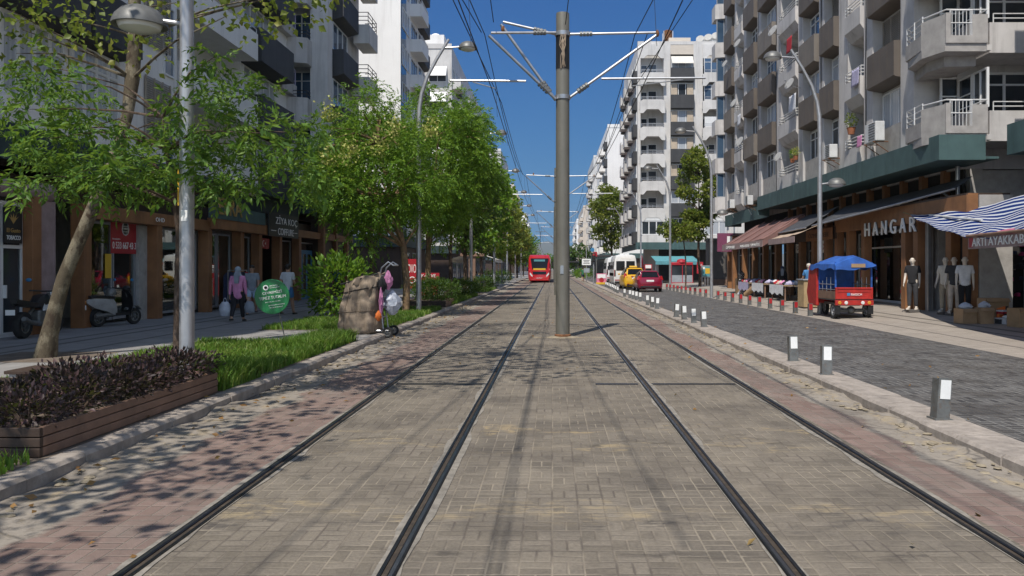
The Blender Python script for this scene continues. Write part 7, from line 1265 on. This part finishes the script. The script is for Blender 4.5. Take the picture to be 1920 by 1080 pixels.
for z, w in ((2.45, .7), (2.28, .6), (2.12, .7)): MB().box(-w/2, w/2, -.085, -.081, z, z+.07).build('lettering', 'sign_black', o)
o = thing('advert_stand', 'low white and pink advert stand at the end of the right kerb', 'sign', (4.9, 81, .02)); MB().box(-.5, .5, -.06, .06, .2, 1.1).build('panel', 'sign_pink', o); MB().box(-.42, .42, -.075, -.061, .62, 1.02).build('sheet', 'sign_white', o); MB().lathe([(.24, -.078), (.24, -.062)], 18, (0, 0, .45), 'y').build('dot', 'sign_red', o); MB().box(-.55, .55, -.2, .2, 0, .199).build('base', 'sign_yellow', o)
o = thing('bus_shelter', 'dark flat-roofed tram shelter beyond the crossing left of the minibus', 'shelter', (6.3, 97, .02)); MB().box(-1.3, 1.3, -1.2, 5, 3.0, 3.22).build('roof', 'panel_dark', o)
for x in (-1.1, 1.1):
    for y in (-1, 4.5): MB().box(x-.06, x+.06, y-.06, y+.06, 0, 2.999).build('post', 'bollard_grey', o)
MB().box(-1.1, 1.1, 4.6, 4.66, .4, 2.6).build('pane', 'pane_dark', o); MB().box(-.9, .9, 3.8, 4.3, .45, .52).build('seat', 'wood_planter', o)
o = thing('bus_shelter', 'low dark canopy along the tram stop right of the far mast', 'shelter', (3.4, 150, .02)); MB().box(-1.4, 1.4, -3, 16, 2.7, 2.95).build('roof', 'panel_dark', o)
for x in (-1.2, 1.2):
    for y in (-2.5, 6, 15): MB().box(x-.06, x+.06, y-.06, y+.06, 0, 2.699).build('post', 'bollard_grey', o)
# ------------------------------------------------------------------ dishes, air conditioners, pots on the right block
def dish(px, py, r, label, X=12.35):
    Y = X*F/(px-CX); c = P(px, py, Y); o = thing('satellite_dish', label, 'satellite dish', c, 0, 'satellite dishes on the right block'); W_ = Vector((-.9, -.35, .5)).to_track_quat('Z', 'Y').to_matrix().to_4x4(); q = MB(W_); r *= .8; q.lathe([(r, .3*r), (r*.75, .16*r), (r*.4, .04*r), (.01, 0), (.01, -.01), (r*.75, .16*r-.014), (r, .3*r-.012)], 24); q.build('reflector', 'dish_grey', o, smooth=True); q = MB(W_); q.tube([(0, -r*.9, .1), (0, -r*.5, r*.9), (0, 0, r*1.1)], .012, 5); q.ell((0, 0, r*1.12), .04, .04, .06, 8, 6); q.build('feed_arm', 'galvanised', o); MB().tube([(0, 0, -.02), (.1, .1, -.1), (.55, .15, -.15)], .022, 6).build('bracket', 'galvanised', o)
for i, (px, py, r) in enumerate(((1451, 59, .44), (1482, 158, .4), (1460, 295, .36), (1377, 194, .4), (1388, 267, .46), (1384, 82, .4), (1360, 120, .35))): dish(px, py, r, ('large grey dish at the top of the tall near lamp', 'white dish on the balcony rail right of the near lamp pole', 'white dish low on the block just above the geraniums', 'white dish half-way up at the far end of the right block', 'big white dish at the far end of the right block, lower one', 'high dish near the far end of the right block', 'dish at the far corner of the right block')[i])
def ac(px, py, label, X=12.6, s=1.):
    Y = X*F/(px-CX); c = P(px, py, Y); o = thing('air_conditioner', label, 'air conditioner', c, 0, 'air conditioners on the right block'); MB().box(-.18, .18, -.42*s, .42*s, -.3*s, .3*s).build('casing', 'white_metal', o, bevel=.02); q = MB()
    for k in range(7): z = -.24*s+k*.08*s; q.box(-.2, -.181, -.36*s, .1*s, z, z+.03)
    q.build('grille', 'bollard_grey', o); q = MB()
    for y in (-.35*s, .35*s): q.tube([(.35, y, -.33*s), (-.25, y, -.33*s)], .02, 6); q.tube([(.35, y, -.65*s), (-.2, y, -.34*s)], .016, 6)
    q.build('bracket', 'rust', o); MB().tube([(0, .42*s, -.1), (.1, .5*s, -.5*s), (.3, .5*s, -.9*s)], .02, 6).build('hose', 'white_frame', o)
ac(1640, 249, 'large louvred air conditioner near the corner of the right block', s=1.25); ac(1557, 285, 'air conditioner above the fascia right of the tall lamp'); ac(1404, 376, 'air conditioner above the far end of the fascia'); ac(1371, 383, 'small air conditioner at the far corner of the right block')
def pot(px, py, X, label, m, s=1., dead=False):
    Y = X*F/(px-CX); c = P(px, py, Y); o = thing('potted_plant', label, 'plant', c, 0, 'potted plants on balconies'); MB().lathe([(.1*s, 0), (.14*s, .22*s), (.15*s, .22*s), (.13*s, .2*s), (.01, .2*s)], 12).build('pot', 'terracotta', o); n = 180; d = rdir(n); Pn = d*RNG.uniform(.3, 1, n)[:, None]*np.array([.2*s, .2*s, .25*s])+np.array([0, 0, .45*s]); V, Tt = leaf_arrays(Pn, d, RNG.uniform(.05, .1, n)*s, RNG.uniform(.03, .05, n)*s); link_mesh('foliage', np_mesh('foliage', V, Tt, [m]), o)
pot(1596, 252, 12.7, 'small round potted tree on the balcony left of the large air conditioner', 'leaf_plane', 1.3); pot(1486, 305, 12.5, 'geranium pot on the low balcony under the white dish, left one', 'leaf_green'); pot(1492, 300, 12.5, 'geranium pot on the low balcony under the white dish, right one', 'leaf_flower'); 
for i, (x, m) in enumerate(((12.85, 'sign_blue'), (13.35, 'terracotta'))): q = MB(); q.lathe([(.09, 0), (.11, .22), (.01, .22)], 12); o = q.build('bucket', m); o.location = (x, 25.95, 6.06); tag(o, ('small blue bucket behind the corner balcony rail', 'small terracotta pot behind the corner balcony rail')[i], 'pot')
o = thing('rooftop_tank', 'rusty water tank on a white frame on the roof of the far corner block', 'tank', (12.9, 90, 27.3)); MB().lathe([(.5, 0), (.5, 1.0), (.3, 1.1), (.01, 1.1)], 16).build('barrel', 'rust', o, smooth=True); q = MB()
for x in (-.5, .5):
    for y in (-.5, .5): q.tube([(x, y, -.4), (x, y, .9)], .04, 6)
q.build('tank_frame', 'white_metal', o)
for i, (px, lb) in enumerate(((1313, 'left'), (1328, 'middle'), (1342, 'right'))):
    c = P(px, 74-3*i, 88); o = thing('satellite_dish', f'{lb} dish on the roof edge of the far corner block', 'satellite dish', c, 0, 'rooftop dishes'); q = MB(Vector((-.3, -.8, .4)).to_track_quat('Z', 'Y').to_matrix().to_4x4()); q.lathe([(.45, .14), (.3, .05), (.01, 0), (.3, .035), (.45, .13)], 18); q.build('reflector', 'dish_grey', o, smooth=True); MB().tube([(0, 0, 0), (0, .1, -1.2)], .03, 6).build('mount', 'galvanised', o)
o = thing('satellite_dish', 'white dish on the roof of the pale block left of the wires', 'satellite dish', P(817, 72, 95), 0); q = MB(Vector((.1, -.9, .4)).to_track_quat('Z', 'Y').to_matrix().to_4x4()); q.lathe([(.6, .18), (.4, .07), (.01, 0), (.4, .05), (.6, .17)], 18); q.build('reflector', 'white_metal', o, smooth=True); MB().tube([(0, 0, 0), (0, .1, -2)], .04, 6).build('mount', 'galvanised', o)

# washing and cables on the right block
def wash(px, py, w, h, X, m, label):
    Y = X*F/(px-CX); c = P(px, py, Y); o = sag_cloth('laundry', label, 'laundry', (c.x, c.y-w/2, c.z), (c.x, c.y+w/2, c.z), (c.x-.03, c.y+w/2, c.z-h), (c.x-.03, c.y-w/2, c.z-h), .02, m, 8, ripple=.03); o['group'] = 'washing on the balconies'
for a in ((1486, 178, 1.2, .9, 12.6, 'cloth_white', 'white sheet drying over the balcony rail just under a white dish'), (1604, 130, .8, .7, 12.65, 'cloth_lilac', 'lilac cloth drying on an upper balcony right of the tall lamp'), (1612, 255, .5, .45, 12.62, 'cloth_pink', 'small pink cloth on the lowest balcony beside the potted tree'), (1480, 70, .9, .8, 12.6, 'cloth_red', 'red cloth drying on a high balcony near the tall lamp head'), (1386, 215, .8, .7, 12.6, 'cloth_white', 'white cloth drying near the far end of the right block')): wash(*a)
for i, (y, z0, z1) in enumerate(((32.9, 6.0, 14), (38.4, 6, 18), (46.1, 6, 20), (50.2, 6, 22))): tag(MB().tube([(12.87, y, z0), (12.87, y+.04, (z0+z1)/2), (12.87, y-.02, z1)], .02, 5).build('wall_cable', 'black_wire'), f'{("nearest", "second", "third", "farthest")[i]} black cable running down a pier of the right block', 'cable', 'cables on the right block')
# air: one closed box round the whole scene
hz = MB().box(-2700, 2700, -260, 5900, -3, 420); t = NT('air'); pv = t.n('ShaderNodeVolumePrincipled', ins={'Color': (.62, .74, .9), 'Density': .00013, 'Anisotropy': .2}); t.set(t.out.inputs[1], pv.outputs[0]); MATS['air'] = t.m; struct(hz, 'haze', 'air', 'stuff')
